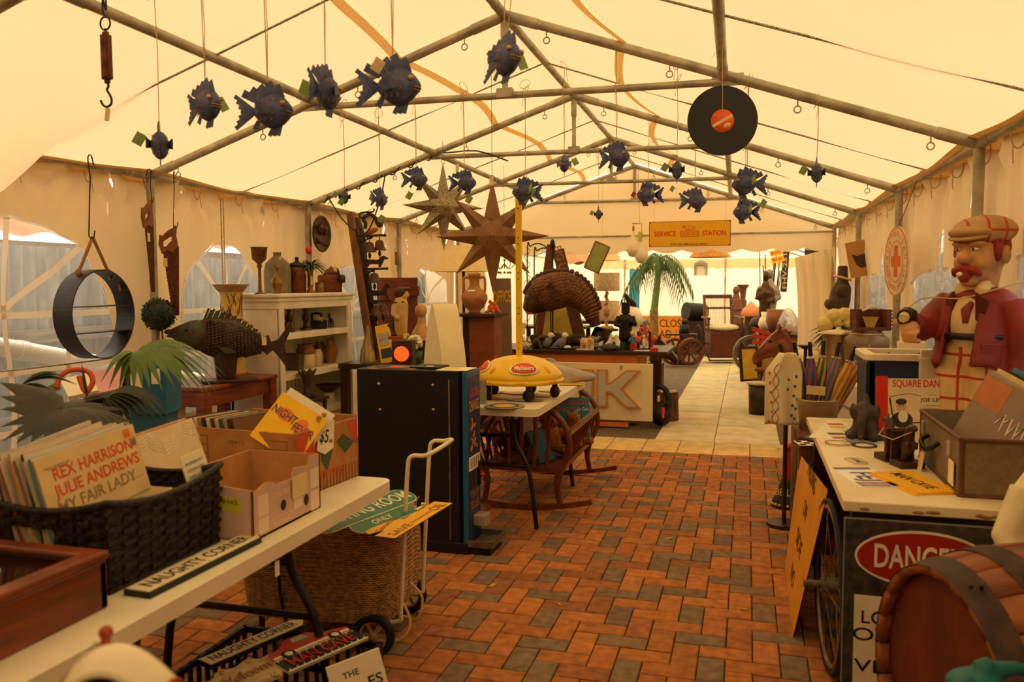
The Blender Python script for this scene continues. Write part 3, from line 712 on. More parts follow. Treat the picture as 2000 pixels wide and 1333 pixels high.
t=thing('hoop_shelf','round black metal hoop shelf hanging by a rope in front of the left window','shelf',p,rot=Euler((0,0,.06)))
b=MB(SHELFM); Rh=.25; X=Matrix.Rotation(PI/2,4,'Y')
b.ring(circ(Rh,64),circ(Rh-.006,64),.12,None,Matrix.Translation((-.06,0,0))@X);
for f in b.sm: pass
b.obj('hoop',t)
for z in (.045,-.10):
 hw=math.sqrt((Rh-.004)**2-z*z); b=MB(SHELFM); b.box((0,0,z),(.10,2*hw,.006)); b.obj('shelf_board',t)
ROPEB=mat('jute_rope',(176,118,56),.85,0,.3,150,.4,200)
b=MB(ROPEB); zt=ptop.z-p.z
for y in (-.13,.13):
 b.tube([(0,y,math.sqrt(Rh*Rh-y*y)-.02),(0,y*.9,math.sqrt(Rh*Rh-y*y)+.02),(0,0,zt)],.009,n=8); b.ell((0,y*.92,math.sqrt(Rh*Rh-y*y)+.018),(.016,.018,.022),None,None,10,7)
b.tube(smooth_path([(0,.13,.22),(.01,.17,.21),(.015,.19,.13)]),.007); b.obj('rope',t)
b=MB(IRON); hookrod(b,0,0,ZL+.0-p.z,zt-.0); b.obj('hook',t)
SAWB=mat('rusty_saw_blade',(104,54,30),.6,.4,.3,20,.15); SAWH=mat('saw_handle_wood',(140,78,40),.5,0,.25,14)
def saw(label,px,py,rz,X0,tilt,zt):
 p=onX(px,py,X0); t=thing('hand_saw',label,'saw',p,rot=Euler((tilt,0,rz))); t.scale=(.78,.78,.78); p=Vector((p.x,p.y,p.z)); zt=p.z+(zt-p.z)/.78
 b=MB(SAWB); b.prism([(-.055,0),(.075,.0),(.062,-.56),(.012,-.56)],.002,None,TR((0,0,0),(PI/2,0,0)))
 b.add([(-.055+.067*k/40+ (0 if k%2 else -.004),.0,-.56*k/40) for k in range(41)]+[(-.05+.067*k/40,.002,-.56*k/40) for k in range(41)],[(k,k+1,42+k,41+k) for k in range(40)]); b.obj('blade',t)
 b=MB(SAWH)
 out=[(-.06,-.06),(-.085,.02),(-.075,.10),(-.05,.085),(-.03,.11),(.0,.135),(.03,.15),(.05,.175),(.06,.15),(.055,.09),(.065,.03),(.07,-.0),(.03,-.05),(-.01,-.03)]
 inn=[(-.045,-.0),(-.05,.02),(-.046,.045),(-.035,.05),(-.02,.06),(.0,.075),(.012,.083),(.02,.078),(.022,.06),(.018,.045),(.0,.03),(-.015,.01),(-.03,-.005),(-.04,-.01)]
 b.ring(out,inn,.022,None,TR((0,.011,0),(PI/2,0,0))); b.obj('handle',t,bevel=.005)
 b=MB(IRON); hookrod(b,.05,0,zt-p.z,.16); b.obj('hook',t)
 b=MB(KRAFT); b.box((-.03,-.02,-.13),(.035,.002,.07)); b.obj('price_tag',t)
 return t
saw('rusty hand saw hanging flat from the left eave, right of the post',331,482,YAW+.1,XL+.16,-.02,ZL)
saw('hand saw with a worn wooden handle hanging edge-on against the left tent post',289,432,YAW+1.45,XL+.13,0,ZL)
# ================================================================== LEFT FOREGROUND TABLE
T=.74
def onD(px,py,d): return Vector((0,0,CH))+ray(px,py)*d
PLASTIC=mat('white_plastic',(228,214,186),.42,0,.05,6)
def folding_table(label,x0,x1,y0,y1,legs,leaf=None,z=T):
 t=thing('folding_table',label,'table',((x0+x1)/2,(y0+y1)/2,0))
 b=MB(PLASTIC); w_,l_=x1-x0,y1-y0
 b.prism(rrect(w_,l_,.05),.042,None,Matrix.Translation((0,0,z-.042))); b.obj('tabletop',t,bevel=.006)
 for ys,fl in legs:
  b=MB(BLACK)
  for s_ in (-1,1):
   b.tube(smooth_path([(s_*w_*.22,ys,z-.045),(s_*w_*.24,ys,z-.22),(s_*w_*.36,ys+fl*.12,.34),(s_*w_*.42,ys+fl*.16,.012)],4),.014,n=8)
  b.tube([(-w_*.36,ys+fl*.11,.37),(w_*.36,ys+fl*.11,.37)],.012,n=8); b.tube([(-w_*.24,ys,z-.2),(w_*.24,ys,z-.2)],.012,n=8)
  b.tube([(0,ys,z-.2),(0,ys-.35*(1 if ys>0 else -1),z-.05)],.010,n=8)
  b.obj('leg_frame',t,part_label='black steel leg frame')
 return t
folding_table('long white folding table at the front, loaded with boxes of records',-1.95,-1.195,.79,2.63,[(-.62,0),(.55,0)])
p=(-1.575,1.12,T); t=thing('display_case','polished wooden case with a glass lid, at the near end of the record table','case',p)
b=MB(REDW); w_,d_,h_=.54,.56,.105
for s_ in (-1,1): b.box((s_*(w_/2-.012),0,h_/2),(.024,d_,h_)); b.box((0,s_*(d_/2-.012),h_/2),(w_,.024,h_))
b.box((0,0,.006),(w_-.04,d_-.04,.012),BLACK); b.obj('body',t,bevel=.005)
b=MB(REDW); b.ring([(x*(w_/2+.004),y*(d_/2+.004)) for x,y in((1,1),(-1,1),(-1,-1),(1,-1))],[(x*(w_/2-.04),y*(d_/2-.04)) for x,y in((1,1),(-1,1),(-1,-1),(1,-1))],.02,None,Matrix.Translation((0,0,h_))); b.obj('lid_frame',t,bevel=.006)
CG=clear('case_glass',haze=.03,gloss=.14,bump=.0,rough=.03); b=MB(CG); b.box((0,0,h_+.012),(w_-.07,d_-.07,.003)); b.obj('glass',t)
WICK=mat('dark_brown_wicker',(40,26,18),.5,0,.3,60,.8,90)
p=Vector((-1.535,1.65,T)); BW,BL,BH=.36,.39,.18
t=thing('record_basket','dark brown woven basket full of long-playing records on the record table','basket',p)
def rim(u):  # u around 0..4
 k=int(u)%4; f=u-int(u); return .03*abs(2*f-1)**2
def basket(b,s_,th):
 n=26
 def pt(u,v,o=0):
  k=int(u)%4; f=u-int(u); ta=1+.05*v
  a,c_=BW/2*ta+o,BL/2*ta+o
  q=[(lerp(-a,a,f),-c_),(a,lerp(-c_,c_,f)),(lerp(a,-a,f),c_),(-a,lerp(c_,-c_,f))][k]
  z=v*(BH+rim(u)); return q[0],q[1],z
 rows=13;cols=72
 V=[];F=[]
 for i in range(rows+1):
  for j in range(cols):
   u=4*j/cols; v=i/rows; x,y,z=pt(u,v,.0012*(1 if (i+j)%2 else -1)); V.append((x,y,z))
 for i in range(rows):
  for j in range(cols):
   u=4*(j+.5)/cols; k=int(u)
   hole=(k in(0,2)) and .30<(u-k)<.62 and 6<=i<=9
   if not hole: F.append((i*cols+j,i*cols+(j+1)%cols,(i+1)*cols+(j+1)%cols,(i+1)*cols+j))
 b.add(V,F,None,False); W=[(x*.965,y*.972,z) for x,y,z in V]; b.add(W,[tuple(reversed(f)) for f in F],None,False)
 for i in range(1,rows*2):
  v=i/rows/2
  if i%2==0: continue
 c2=MB(WICK); c2.tube([pt(4*j/48,1.0) for j in range(48)],.009,n=6,closed=True); c2.obj('rim',t); c2=MB(WICK); c2.tube([pt(4*j/48,.02) for j in range(48)],.006,n=6,closed=True); c2.box((0,0,.004),(BW,BL,.008)); c2.obj('base',t)
b=MB(WICK); basket(b,1,.01)
for i in range(13):
 for fc in range(2):
  for j in range(9):
   if (i+j)%2: continue
   z=(i+.5)*BH/13; a,c_=BW/2*(1+.05*z/BH)+.006,BL/2*(1+.05*z/BH)+.006
   if fc==0: b.box((a-.002,lerp(-c_,c_,(j+.5)/9),z),(.004,.036,.011))
   elif not (2<=j<=5 and 6<=i<=9): b.box((lerp(-a,a,(j+.5)/9),-c_+.002,z),(.03,.004,.011))
b.obj('weave',t)
SLEEVE=vcol('printed_sleeve',.5,.05,40,.07,18)
def sleeve(name,label,group,ctr,ex,ey,size,th,front,edge=None,art=None,cat='record',h=None):
 """square sleeve: ctr = centre of the face, ex right, ey up in its face plane"""
 X=frame(ctr,ex,ey); b=MB(SLEEVE); h=h or size
 b.ct=rgb(front); b.add([(-size/2,-h/2,0),(size/2,-h/2,0),(size/2,h/2,0),(-size/2,h/2,0)],[(0,1,2,3)],None,False)
 b.ct=rgb(edge or front); e=size/2;f=h/2
 b.add([(-e,-f,0),(e,-f,0),(e,f,0),(-e,f,0),(-e,-f,-th),(e,-f,-th),(e,f,-th),(-e,f,-th)],[(7,6,5,4),(0,4,5,1),(1,5,6,2),(2,6,7,3),(3,7,4,0)],None,False)
 if art: art(b,size)
 o=b.obj(name,tone=True,label=label,cat=cat,group=group); o.matrix_world=X; return o
def off(b,x,y,w_,h_,c): b.ct=rgb(c); b.add([(x-w_/2,y-h_/2,.0007),(x+w_/2,y-h_/2,.0007),(x+w_/2,y+h_/2,.0007),(x-w_/2,y+h_/2,.0007)],[(0,1,2,3)],None,False)
def blob(b,x,y,rx,ry,c,z=.0009,n=20,sk=0): b.ct=rgb(c); b.add([(x+rx*math.cos(2*PI*i/n)+sk*math.sin(2*PI*i/n),y+ry*math.sin(2*PI*i/n),z) for i in range(n)],[tuple(range(n))],None,False)
INKO=mat('orange_red_ink',(214,78,30),.6,0,0); INKB=mat('tan_ink',(150,118,70),.6,0,0)
def art_lady(b,s_):
 b.text('REX HARRISON',.029,INKO,TR((.008,.108,0)),width=.25,off=.018)
 b.text('JULIE ANDREWS',.029,INKO,TR((.008,.069,0)),width=.27,off=.018)
 b.text('MY FAIR LADY',.029,INKB,TR((-.004,.030,0)),width=.245,off=.014)
 off(b,.126,.138,.022,.022,(240,120,30)); off(b,.14,.112,.02,.024,(200,170,120)); b.text('@',.012,BLK,TR((.14,.112,.001)))
 off(b,-.1,.124,.06,.0012,(120,100,70)); b.text('ORIGINAL BROADWAY CAST',.0042,BLK,TR((-.1,.128,0))); off(b,.12,.022,.05,.001,(120,100,70))
 b.text('PRODUCED ON THE BROADWAY STAGE',.005,BLK,TR((.085,-.02,0))); b.text('BASED ON THE PLAY',.005,BLK,TR((.085,-.03,0)))
 b.ct=rgb((150,125,85))
 for k in range(7): b.tube([(-.06+.012*k,-.06-.05*abs(math.sin(k)),.0006),(-.05+.012*k,-.04-.02*math.cos(k*2),.0006)],.0006,n=4)
lean=.20
def lp_at(x,y,zb,size=.31,lean=lean,yaw=0):
 ey=Vector((-math.sin(lean),0,math.cos(lean))); ex=Vector((math.sin(yaw)*-1,math.cos(yaw),0))
 return Vector((x,y,zb))+ey*size/2,ex,ey
c_,ex,ey=lp_at(-1.465,1.605,.75); ex=(ex+Vector((0,0,.11))).normalized()
sleeve('record_sleeve','cream cast-album record sleeve with big red and tan lettering, front of the basket','records in the dark basket',c_,ex,ey,.31,.005,(232,204,146),(200,170,120),art_lady)
cols=[((70,150,160),'turquoise'),((196,178,140),'beige'),((28,60,44),'dark green'),((150,110,70),'tan'),((205,150,60),'ochre'),((160,172,176),'pale blue grey'),((172,92,44),'rust'),((110,74,50),'brown'),((66,50,46),'near black'),((222,206,170),'ivory')]
for k,(cc,nm) in enumerate(cols):
 c_,ex,ey=lp_at(-1.478-.0135*k,1.607+.004*math.sin(k*3),.750); ex=(ex+Vector((0,0,.09+.05*math.sin(k*2.3)))).normalized()
 sleeve('record_sleeve','%s record sleeve edge in the basket, %s behind the cream cast album'%(nm,('directly','second','third','fourth','fifth','sixth','seventh','eighth','ninth','last')[k]),'records in the dark basket',c_,ex,ey,.31,.008,tuple(min(255,int(v*.6+90)) for v in (215,195,150)),cc)
def art_cream(b,s_):
 for k in range(5): b.tube([(-.14+.02*i,.11-.02*k*.5+(.01 if i%2 else 0)+.02*math.sin(i*.7),.0005) for i in range(15)],.0012,PAPER,n=4)
 b.text('MASON WILLIAMS',.012,INKO,TR((-.04,-.02,0)),width=.12); b.text('HITS',.012,INKO,TR((-.01,-.045,0)))
for k,(cc,ed) in enumerate([((226,206,164),(226,206,164)),((190,120,60),(150,80,40)),((224,200,150),(200,180,130)),((96,70,50),(90,66,48))]):
 c_,ex,ey=lp_at(-1.60-.012*k,2.055,.745,.27,.32); ex=(ex+Vector((0,0,.06))).normalized()
 sleeve('record_sleeve',('cream record sleeve with pressed wavy lines, between basket and boxes','orange-edged record sleeve just behind the wavy cream one','ivory record sleeve third behind the basket','dark brown record sleeve at the back of the small leaning row')[k],'records leaning behind the basket',c_,ex,ey,.27,.007,cc,ed,art_cream if k==0 else None)
b=MB(PAPER); c_=Vector((-1.40,1.83,.92)); b.M=frame(c_,(0,1,.1),(-.25,0,1)); b.box((0,0,0),(.09,.13,.004));
for k in range(5): b.text('MODERN SOUNDS'[k:k+9],.008,BLK,TR((0,.04-.018*k,.002)),width=.07)
o=b.obj('leaflet',label='white printed leaflet sticking up inside the dark basket',cat='leaflet')
PINK=mat('pink_card',(206,168,148),.75,0,.06,12); BROWNC=mat('brown_card',(186,132,76),.8,0,.1,20)
t=thing('magazine_carton','pale pink cardboard carton with cut-down front, numbered label and tag, on the record table','carton',(-1.385,2.045,T))
w_,l_,h_=.25,.36,.175; th=.006; t.scale=(1,1,.84)
def panel(pts,X): b.prism(pts,th,PINK,X,m2=BROWNC)
b=MB(PINK); b.box((0,0,.004),(w_,l_,.008),BROWNC)
P=lambda y:y-l_/2
b.prism([(P(0),0),(P(l_),0),(P(l_),.20),(P(.30),.205),(P(.29),.175),(P(.215),.185),(P(.20),.15),(P(.115),.155),(P(.105),.165),(P(.07),.175),(P(.02),.16),(P(0),.165)],th,None,frame((w_/2-th,0,0),(0,1,0),(0,0,1)),m2=BROWNC)
b.prism([(P(0),0),(P(l_),0),(P(l_),.20),(P(0),.20)],th,BROWNC,frame((-w_/2,0,0),(0,1,0),(0,0,1)))
b.prism([(-w_/2,0),(w_/2,0),(w_/2,.165),(w_/2-.1,.175),(w_/2-.12,.172),(-w_/2,.172)],th,None,frame((0,-l_/2+th,0),(1,0,0),(0,0,1)),m2=BROWNC)
b.prism([(-w_/2,0),(w_/2,0),(w_/2,.2),(-w_/2,.2)],th,BROWNC,frame((0,l_/2,0),(1,0,0),(0,0,1)))
b.obj('box',t)
YG=mat('lime_label',(196,190,50),.6,0,.04)
b=MB(YG); b.M=frame((w_/2-.075,-l_/2-.0005,.118),(1,0,-.05),(0,0,1)); b.box((0,0,0),(.085,.05,.001)); b.text('PPS NO.',.013,BLK,TR((0,.008,.001)),width=.068,off=.01); b.obj('lime_label',t,part_label='lime label reading PPS NO.')
PALEP=mat('pale_print',(228,200,180),.7,0,.03)
b=MB(PALEP); b.M=frame((w_/2+.0005,0,0),(0,1,0),(0,0,1))
for (y,z,a,c2) in ((P(.05),.105,.05,.07),(P(.05),.04,.05,.05),(P(.23),.06,.05,.04),(P(.325),.12,.05,.07),(P(.325),.04,.05,.07)): b.box((y,z,0),(a,c2,.0008))
b.text('Post Pack',.022,PALEP,TR((P(.145),.12,.0006)),width=.08,shear=.3); b.text('ARCHIVE',.013,PALEP,TR((P(.14),.022,.0006)),width=.09); b.text('CORRUGATED CARTON',.008,PALEP,TR((P(.14),.043,.0006)),width=.1)
b.obj('printed_panels',t)
b=MB(BLK); b.M=frame((w_/2+.0008,0,0),(0,1,0),(0,0,1)); b.prism(circ(.014,16,cx=P(.15),cy=.075,ry=.018),.0006); b.prism(circ(.012,16,cx=P(.275),cy=.055,ry=.02),.0006); b.obj('hand_holes',t)
b=MB(KRAFT); b.M=frame((w_/2+.004,P(.235),.118),(0,1,0),(0,0,1)); b.prism(rrect(.085,.078,.012),.001); b.obj('price_tag',t)
t=thing('produce_box','open brown produce box printed with orange fruit, price card pegged on, holding seven-inch records','carton',(-1.585,2.475,T),-.10)
w_,l_,h_=.46,.37,.215
KB=mat('kraft_board',(178,120,66),.8,0,.12,20); ORP=mat('orange_fruit_print',(206,82,36),.65,0,.12,20); GRP=mat('leaf_print',(72,88,62),.7,0,.1)
b=MB(KB); b.box((0,0,.004),(w_,l_,.008))
b.box((w_/2-.004,0,h_/2),(.008,l_,h_)); b.box((-w_/2+.004,0,h_/2),(.008,l_,h_)); b.box((0,l_/2-.004,h_/2+.004),(w_,.008,h_+.008))
b.prism([(-w_/2,0),(w_/2,0),(w_/2,h_),(-w_/2,h_)],.008,None,frame((0,-l_/2+.008,0),(1,0,0),(0,0,1))); b.obj('box',t,bevel=.003)
b=MB(ORP); b.M=frame((w_/2+.0006,0,0),(0,1,0),(0,0,1)); b.prism([(-.17,.21),(-.06,.212),(-.05,.16),(-.075,.11),(-.12,.075),(-.155,.1),(-.175,.15)],.0006); b.prism([(.12,.21),(.18,.21),(.18,.12),(.15,.14)],.0006)
b.text('Produce',.034,ORP,TR((.0,.05,.0006),(0,0,PI)),width=.19,off=.01); b.obj('orange_print',t)
b=MB(GRP); b.M=frame((w_/2+.0006,0,0),(0,1,0),(0,0,1)); b.prism([(-.03,.17),(.0,.15),(.03,.16),(.02,.11),(-.01,.06),(-.04,.1)],.0007); b.prism([(.05,.15),(.09,.17),(.16,.13),(.1,.1)],.0007)
for k in range(20): b.box((-.18+.019*k,.03,.0002),(.004,.06,.0006),mat('brown_print',(120,72,36),.8))
b.obj('leaf_print',t)
b=MB(mat('brown_print',(120,72,36),.8)); b.M=frame((0,-l_/2-.0004,0),(1,0,0),(0,0,1))
for x in (-.16,.16):
 b.ring([(x+a,.145+c2) for a,c2 in((.045,.045),(-.045,.045),(-.045,-.045),(.045,-.045))],[(x+a,.145+c2) for a,c2 in((.043,.043),(-.043,.043),(-.043,-.043),(.043,-.043))],.0006)
 for k in (-.015,.015): b.box((x,.145+k,.0003),(.09,.0014,.0006))
b.text('CLASS I',.014,None,TR((0,.175,.0004),(0,0,PI)),width=.07); b.obj('side_print',t)
b=MB(PAPER); b.M=frame((w_/2+.006,-.02,.19),(0,1,-.12),(0,0,1)); b.prism([(-.045,-.055),(.0,-.07),(.048,-.05),(.045,.045),(-.045,.045)],.0012); b.text('$5',.045,BLK,TR((-.01,-.01,.0012),(0,0,-.1)),width=.05,off=.012); b.text('ea',.016,BLK,TR((.03,-.025,.0012)),off=.01); b.obj('price_card',t,part_label='handwritten five dollar price card')
b=MB(PALEW); b.M=TR((w_/2,-.03,.22),(0,.2,.2)); b.box((0,0,.012),(.012,.01,.06)); b.box((0,-.04,.012),(.012,.01,.05)); b.obj('peg',t)
def art_single(b,s_):
 blob(b,-.035,.03,.03,.022,(236,130,40)); blob(b,.03,.02,.022,.03,(236,130,40)); b.text('NIGHT',.03,INKD,TR((-.038,.028,.0012),(0,0,-.05)),width=.09,off=.01); b.text('FEVER',.03,INKD,TR((.044,.012,.0012),(0,0,.05)),width=.075,off=.01)
 b.ct=rgb((230,120,40)); off(b,.04,-.035,.055,.026,(230,120,40)); b.text('MIX',.016,PAPER,TR((.04,-.035,.001)),width=.045,off=.01)
INKD=mat('slate_ink',(80,74,84),.6,0,0)
for k in range(14):
 nm=['yellow seven-inch record sleeve with orange and slate lettering, leaning in the produce box','white seven-inch sleeve sticking up right behind the yellow one']
 cols7=[(246,196,24),(232,222,196),(120,84,50),(60,60,62),(186,150,100),(66,90,100),(210,196,160),(90,60,40),(226,214,180),(50,44,42),(178,128,80),(220,205,170),(110,90,70),(64,56,50)]
 cn=['','','brown','charcoal','tan','slate blue','beige','dark brown','ivory','black','copper brown','cream','taupe','smoky']
 rot=-.62 if k<2 else -.5-.02*k
 ctr=onD(565,836,2.66) if k==0 else (onD(580,826,2.70) if k==1 else Vector((-1.585-.0165*(k-2),2.40,.90+.0*k)))
 if k<2: ez=Vector((.42,-.80,.45)).normalized()
 else: ez=Vector((.93,-.25,.3)).normalized()
 ex0=Vector((0,0,1)).cross(ez).normalized(); ey0=ez.cross(ex0)
 ex=ex0*math.cos(rot)+ey0*math.sin(rot) if k<2 else ex0; ey=ez.cross(ex)
 sleeve('record_single',nm[k] if k<2 else '%s seven-inch sleeve in the slanting row of the produce box'%cn[k],'seven-inch records in the produce box',ctr,ex,ey,.178,.004 if k<2 else .009,cols7[k],tuple(int(v*.9) for v in cols7[k]),art_single if k==0 else None)
def naughty(label,p,q,z,w_=.075,th=.014):
 p=Vector(p);q=Vector(q); d=(q-p); L=d.length; mid=(p+q)/2
 t=thing('street_sign',label,'sign',(mid.x,mid.y,z),math.atan2(d.y,d.x))
 b=MB(BLACK); pts=[(-L/2,-w_/2),(L/2-.03,-w_/2),(L/2,0),(L/2-.03,w_/2),(-L/2,w_/2)]; b.prism(pts,th);
 b.prism([(x*.985,y*.86) for x,y in pts],.002,mat('aged_white',(230,212,172),.6,0,.08,20),Matrix.Translation((0,0,th))); b.obj('board',t)
 b=MB(BLK); b.text('NAUGHTY CORNER',.04,None,TR((-.008,0,th+.002)),width=L*.84,off=.012); b.obj('lettering',t)
 b=MB(STRING); b.tube([(L/2-.02,-.01,th),(L/2+.005,-.03,th+.004),(L/2+.005,-w_/2-.01,-.02),(L/2+.005,-w_/2-.02,-.06)],.0009,n=4); b.box((L/2+.005,-w_/2-.022,-.08),(.02,.0014,.042),PAPER); b.obj('price_tag',t)
 return t
naughty('white Naughty Corner street sign lying at the edge of the record table',(-1.285,1.46,0),(-1.272,1.90,0),T,.072)
CER=mat('white_glaze',(232,214,178),.2,0,.04,coat=.4); TERC=mat('terracotta_edge',(170,72,34),.5)
p=onD(225,1300,1.02)
t=thing('ceramic_ornament','white glazed ceramic shell ornament with terracotta edging beside the glazed wooden case','ornament',p,.2)
b=MB(CER)
def shell(u,v):
 a=lerp(-1.0,1.2,u); r=.05+.012*math.sin(v*PI);
 return (lerp(-.055,.07,u),-.03+.07*v,-.05+.055*math.sin(PI*(.15+.75*u))+.025*math.sin(PI*v)-.012*u)
b.sheet(shell,24,12,thick=.004); b.obj('shell',t)
b=MB(TERC); b.tube([(.07,-.03+.07*i/8,-.05+.055*math.sin(PI*.9)+.025*math.sin(PI*i/8)-.013) for i in range(9)],.003,n=6); b.obj('edge',t)
b=MB(clear('thick_glass',(225,215,190),haze=.2,gloss=.2,bump=.6,bscale=40)); b.tube([(-.09,-.02,-.06),(-.055,-.0,-.015),(-.03,.02,.012)],[.008,.011,.012],n=8); b.obj('glass_stem',t)
b=MB(TERC); b.cyl((-.026,.02,-.02),(-.024,.022,.03),.006); b.ell((-.024,.022,.032),.009); b.ell((-.095,-.02,-.062),(.012,.012,.006)); b.obj('finial',t)
b=MB(CER); b.box((-.01,.0,-.075),(.15,.09,.05)); b.obj('base',t,bevel=.02)
zt=p.z-.10
b=MB(REDW); b.box((p.x,p.y,zt/2-.0),(.28,.24,zt)); b.obj('plant_stand',label='wooden stand under the ceramic ornament, bottom left corner',cat='stand')
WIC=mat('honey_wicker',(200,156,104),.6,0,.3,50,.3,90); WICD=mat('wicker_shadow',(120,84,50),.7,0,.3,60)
t=thing('wicker_trolley','wicker shopping trolley basket with white handle and spoked wheels beside the record table','trolley',(-1.62,2.97,0),.10)
b=MB(WIC); A,Bb=.31,.23
def sup(a,r,s_):
 c=math.cos(a);n=math.sin(a); return (r*A*math.copysign(abs(c)**.35,c),r*Bb*math.copysign(abs(n)**.35,n))
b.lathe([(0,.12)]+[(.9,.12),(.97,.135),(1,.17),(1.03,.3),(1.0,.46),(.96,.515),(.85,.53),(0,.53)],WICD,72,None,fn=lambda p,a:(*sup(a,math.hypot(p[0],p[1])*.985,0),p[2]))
nr=46
for i in range(nr):
 z=.13+.395*i/(nr-1); v=(z-.12)/.41; r=.97+.06*math.sin(PI*min(1,v))-.05*max(0,v-.85)/.15-.03*max(0,.1-v)/.1; nn=96
 pts=[]
 for j in range(nn):
  a=2*PI*j/nn; rr=r+.010*math.cos(nn/2*a+PI*i); pts.append((*sup(a,rr,0),z))
 b.tube(pts,.0042,WIC,n=4,closed=True)
b.obj('wicker_body',t)
b=MB(BLACK); b.tube(smooth_path([(-.1,-.25,.12),(-.12,-.262,.3),(-.1,-.25,.52),(-.05,-.1,.545)]),.007); b.obj('strap',t)
b=MB(mat('chipped_white_enamel',(234,216,180),.45,0,.1,9))
xh=A+.02
b.tube(smooth_path([(A-.1,-.15,.115),(xh-.01,-.15,.12),(xh,-.15,.18),(xh+.02,-.15,.5),(xh+.035,-.15,.72),(xh+.05,-.15,.77),(xh+.10,-.15,.775),(xh+.13,-.13,.785),(xh+.14,.1,.785),(xh+.13,.13,.785),(xh+.10,.15,.775),(xh+.05,.15,.77),(xh+.035,.15,.72),(xh+.02,.15,.5),(xh,.15,.18),(xh-.01,.15,.12),(A-.1,.15,.115)],5),.0085,n=9)
for y in (-.15,.15): b.box((xh+.012,y,.5),(.03,.022,.014))
b.tube([(.24,-.2,.085),(.24,.2,.085)],.008); b.tube([(.24,-.15,.085),(.24,-.15,.14)],.007); b.tube([(.24,.15,.085),(.24,.15,.14)],.007); b.obj('handle_frame',t,part_label='white tubular handle with chipped paint')
for s_ in (-1,1):
 wh=MB(RUBBER); X=TR((.24,s_*.215,.084),(PI/2,0,0)); wh.lathe([(.058,-.016),(.078,-.018),(.084,-.008),(.084,.008),(.078,.018),(.058,.016),(.058,-.016)],None,36,X)
 w_=wh.obj('wheel',t)
 h=MB(mat('grey_hub',(170,140,104),.5,0,.1)); h.ring(circ(.060,28),circ(.05,28),.016,None,X@Matrix.Translation((0,0,-.008))); h.lathe([(0,-.014),(.016,-.012),(.016,.012),(0,.014)],None,16,X)
 for k in range(6): a=k*PI/3; h.M=X; h.box((.034*math.cos(a),.034*math.sin(a),0),(.046,.014,.006),None,(0,0,a)); h.M=Matrix()
 h.obj('hub',w_)
b=MB(mat('cream_strap',(214,178,124),.7)); b.tube(smooth_path([(xh-.03,-.09,.2),(xh+.02,-.1,.1),(xh-.02,-.12,.03),(.2,-.14,.03)]),.006); b.obj('strap',t); b=MB(MATS['cream_strap']); b.tube(smooth_path([(xh-.03,.02,.22),(xh+.03,.03,.15),(xh+.01,.02,.06),(.24,.06,.06)]),.006); b.obj('strap',t)
for y in (-.16,.16): b=MB(DKWOOD); b.cyl((-.25,y,0),(-.25,y,.12),.012); b.obj('foot',t)
SGR=mat('sign_green',(34,112,76),.4,0,.05); SWH=mat('sign_white',(236,222,196),.5)
def pill(L,h): return [(x,y) for x,y in circ(h/2,12,-PI/2,PI/2,cx=L/2-h/2)]+[(x,y) for x,y in circ(h/2,12,PI/2,1.5*PI,cx=-L/2+h/2)]
p0=onZ(606,1052,.55); p1=onZ(803,978,.55); d=p1-p0
t=thing('enamel_sign','green Waiting Room enamel sign lying on the wicker trolley','sign',(*((p0+p1)/2).xy,.534),math.atan2(d.y,d.x),rot=None)
t.location.z=.575; t.rotation_euler=(.26,0,math.atan2(d.y,d.x)); L=d.length
b=MB(SWH)
for (L2,h2,x,y) in ((L,.115,0,0),(L*.63,.075,.02,-.085),(L*.63,.075,.0,.085)):
 b.prism(pill(L2,h2),.004,SWH,TR((x,y,0 if y else .003))); b.prism(pill(L2-.008,h2-.008),.001,SGR,TR((x,y,.004 if y else .007)))
b.obj('plate',t)
b=MB(SWH); b.text('WAITING ROOM',.06,None,TR((0,0,.008)),width=L*.9,off=.012); b.text('ONLY',.028,None,TR((.0,-.088,.005)),width=.11,off=.01); b.text('FIRST CLASS',.028,None,TR((-.02,.09,.005)),width=.26,off=.01); b.obj('lettering',t)
p0=onZ(745,1050,.545); p1=onZ(855,985,.545); d=p1-p0; L=d.length*1.05
t=thing('tin_sign','yellow tin oil sign lying across the front of the wicker trolley','sign',((p0+p1)/2).to_tuple()[:2]+(.548,),math.atan2(d.y,d.x)+.0)
b=MB(YEL); b.prism([(-L/2,-.06),(L/2,-.06),(L/2,.02),(L/2-.03,.02),(-.02,.02),(-.08,.075),(-L/2+.03,.078),(-L/2+.01,.05),(-L/2+.07,.02),(-L/2,.02)],.003,m2=BLACK); b.obj('plate',t)
b=MB(mat('brown_ink',(150,74,16),.6)); b.text('SAVE',.036,None,TR((-L*.30,-.032,.003)),width=L*.3,off=.012); b.text('OIL',.045,None,TR((L*.35,-.028,.003)),width=L*.2,off=.014); b.text('GUARANTEED',.013,None,TR((L*.05,-.03,.003)),width=L*.35); b.text('Guaranteed',.026,None,TR((-L*.22,.048,.003),(0,0,.15)),width=L*.38,shear=.3); b.obj('lettering',t)
b=MB(KRAFT); b.box((L*.25,.03,.006),(.05,.016,.001)); b.tube([(L*.22,.03,.006),(L*.24,.04,.03),(L*.28,.035,.05)],.0008,n=4); b.obj('price_tag',t)
t=thing('wire_crate','black plastic crate of signs on the floor under the record table','crate',(-1.36,2.06,0))
b=MB(BLACK); w_,l_,h_=.50,.52,.285
for z in (.01,.09,.17,.275):
 for s_ in (-1,1): b.box((s_*w_/2,0,z),(.014,l_,.02)); b.box((0,s_*l_/2,z),(w_,.014,.02))
for k in range(14):
 q=k/13
 for s_ in (-1,1): b.box((s_*w_/2,lerp(-l_/2,l_/2,q),h_/2),(.01,.012,h_)); b.box((lerp(-w_/2,w_/2,q),s_*l_/2,h_/2),(.012,.01,h_))
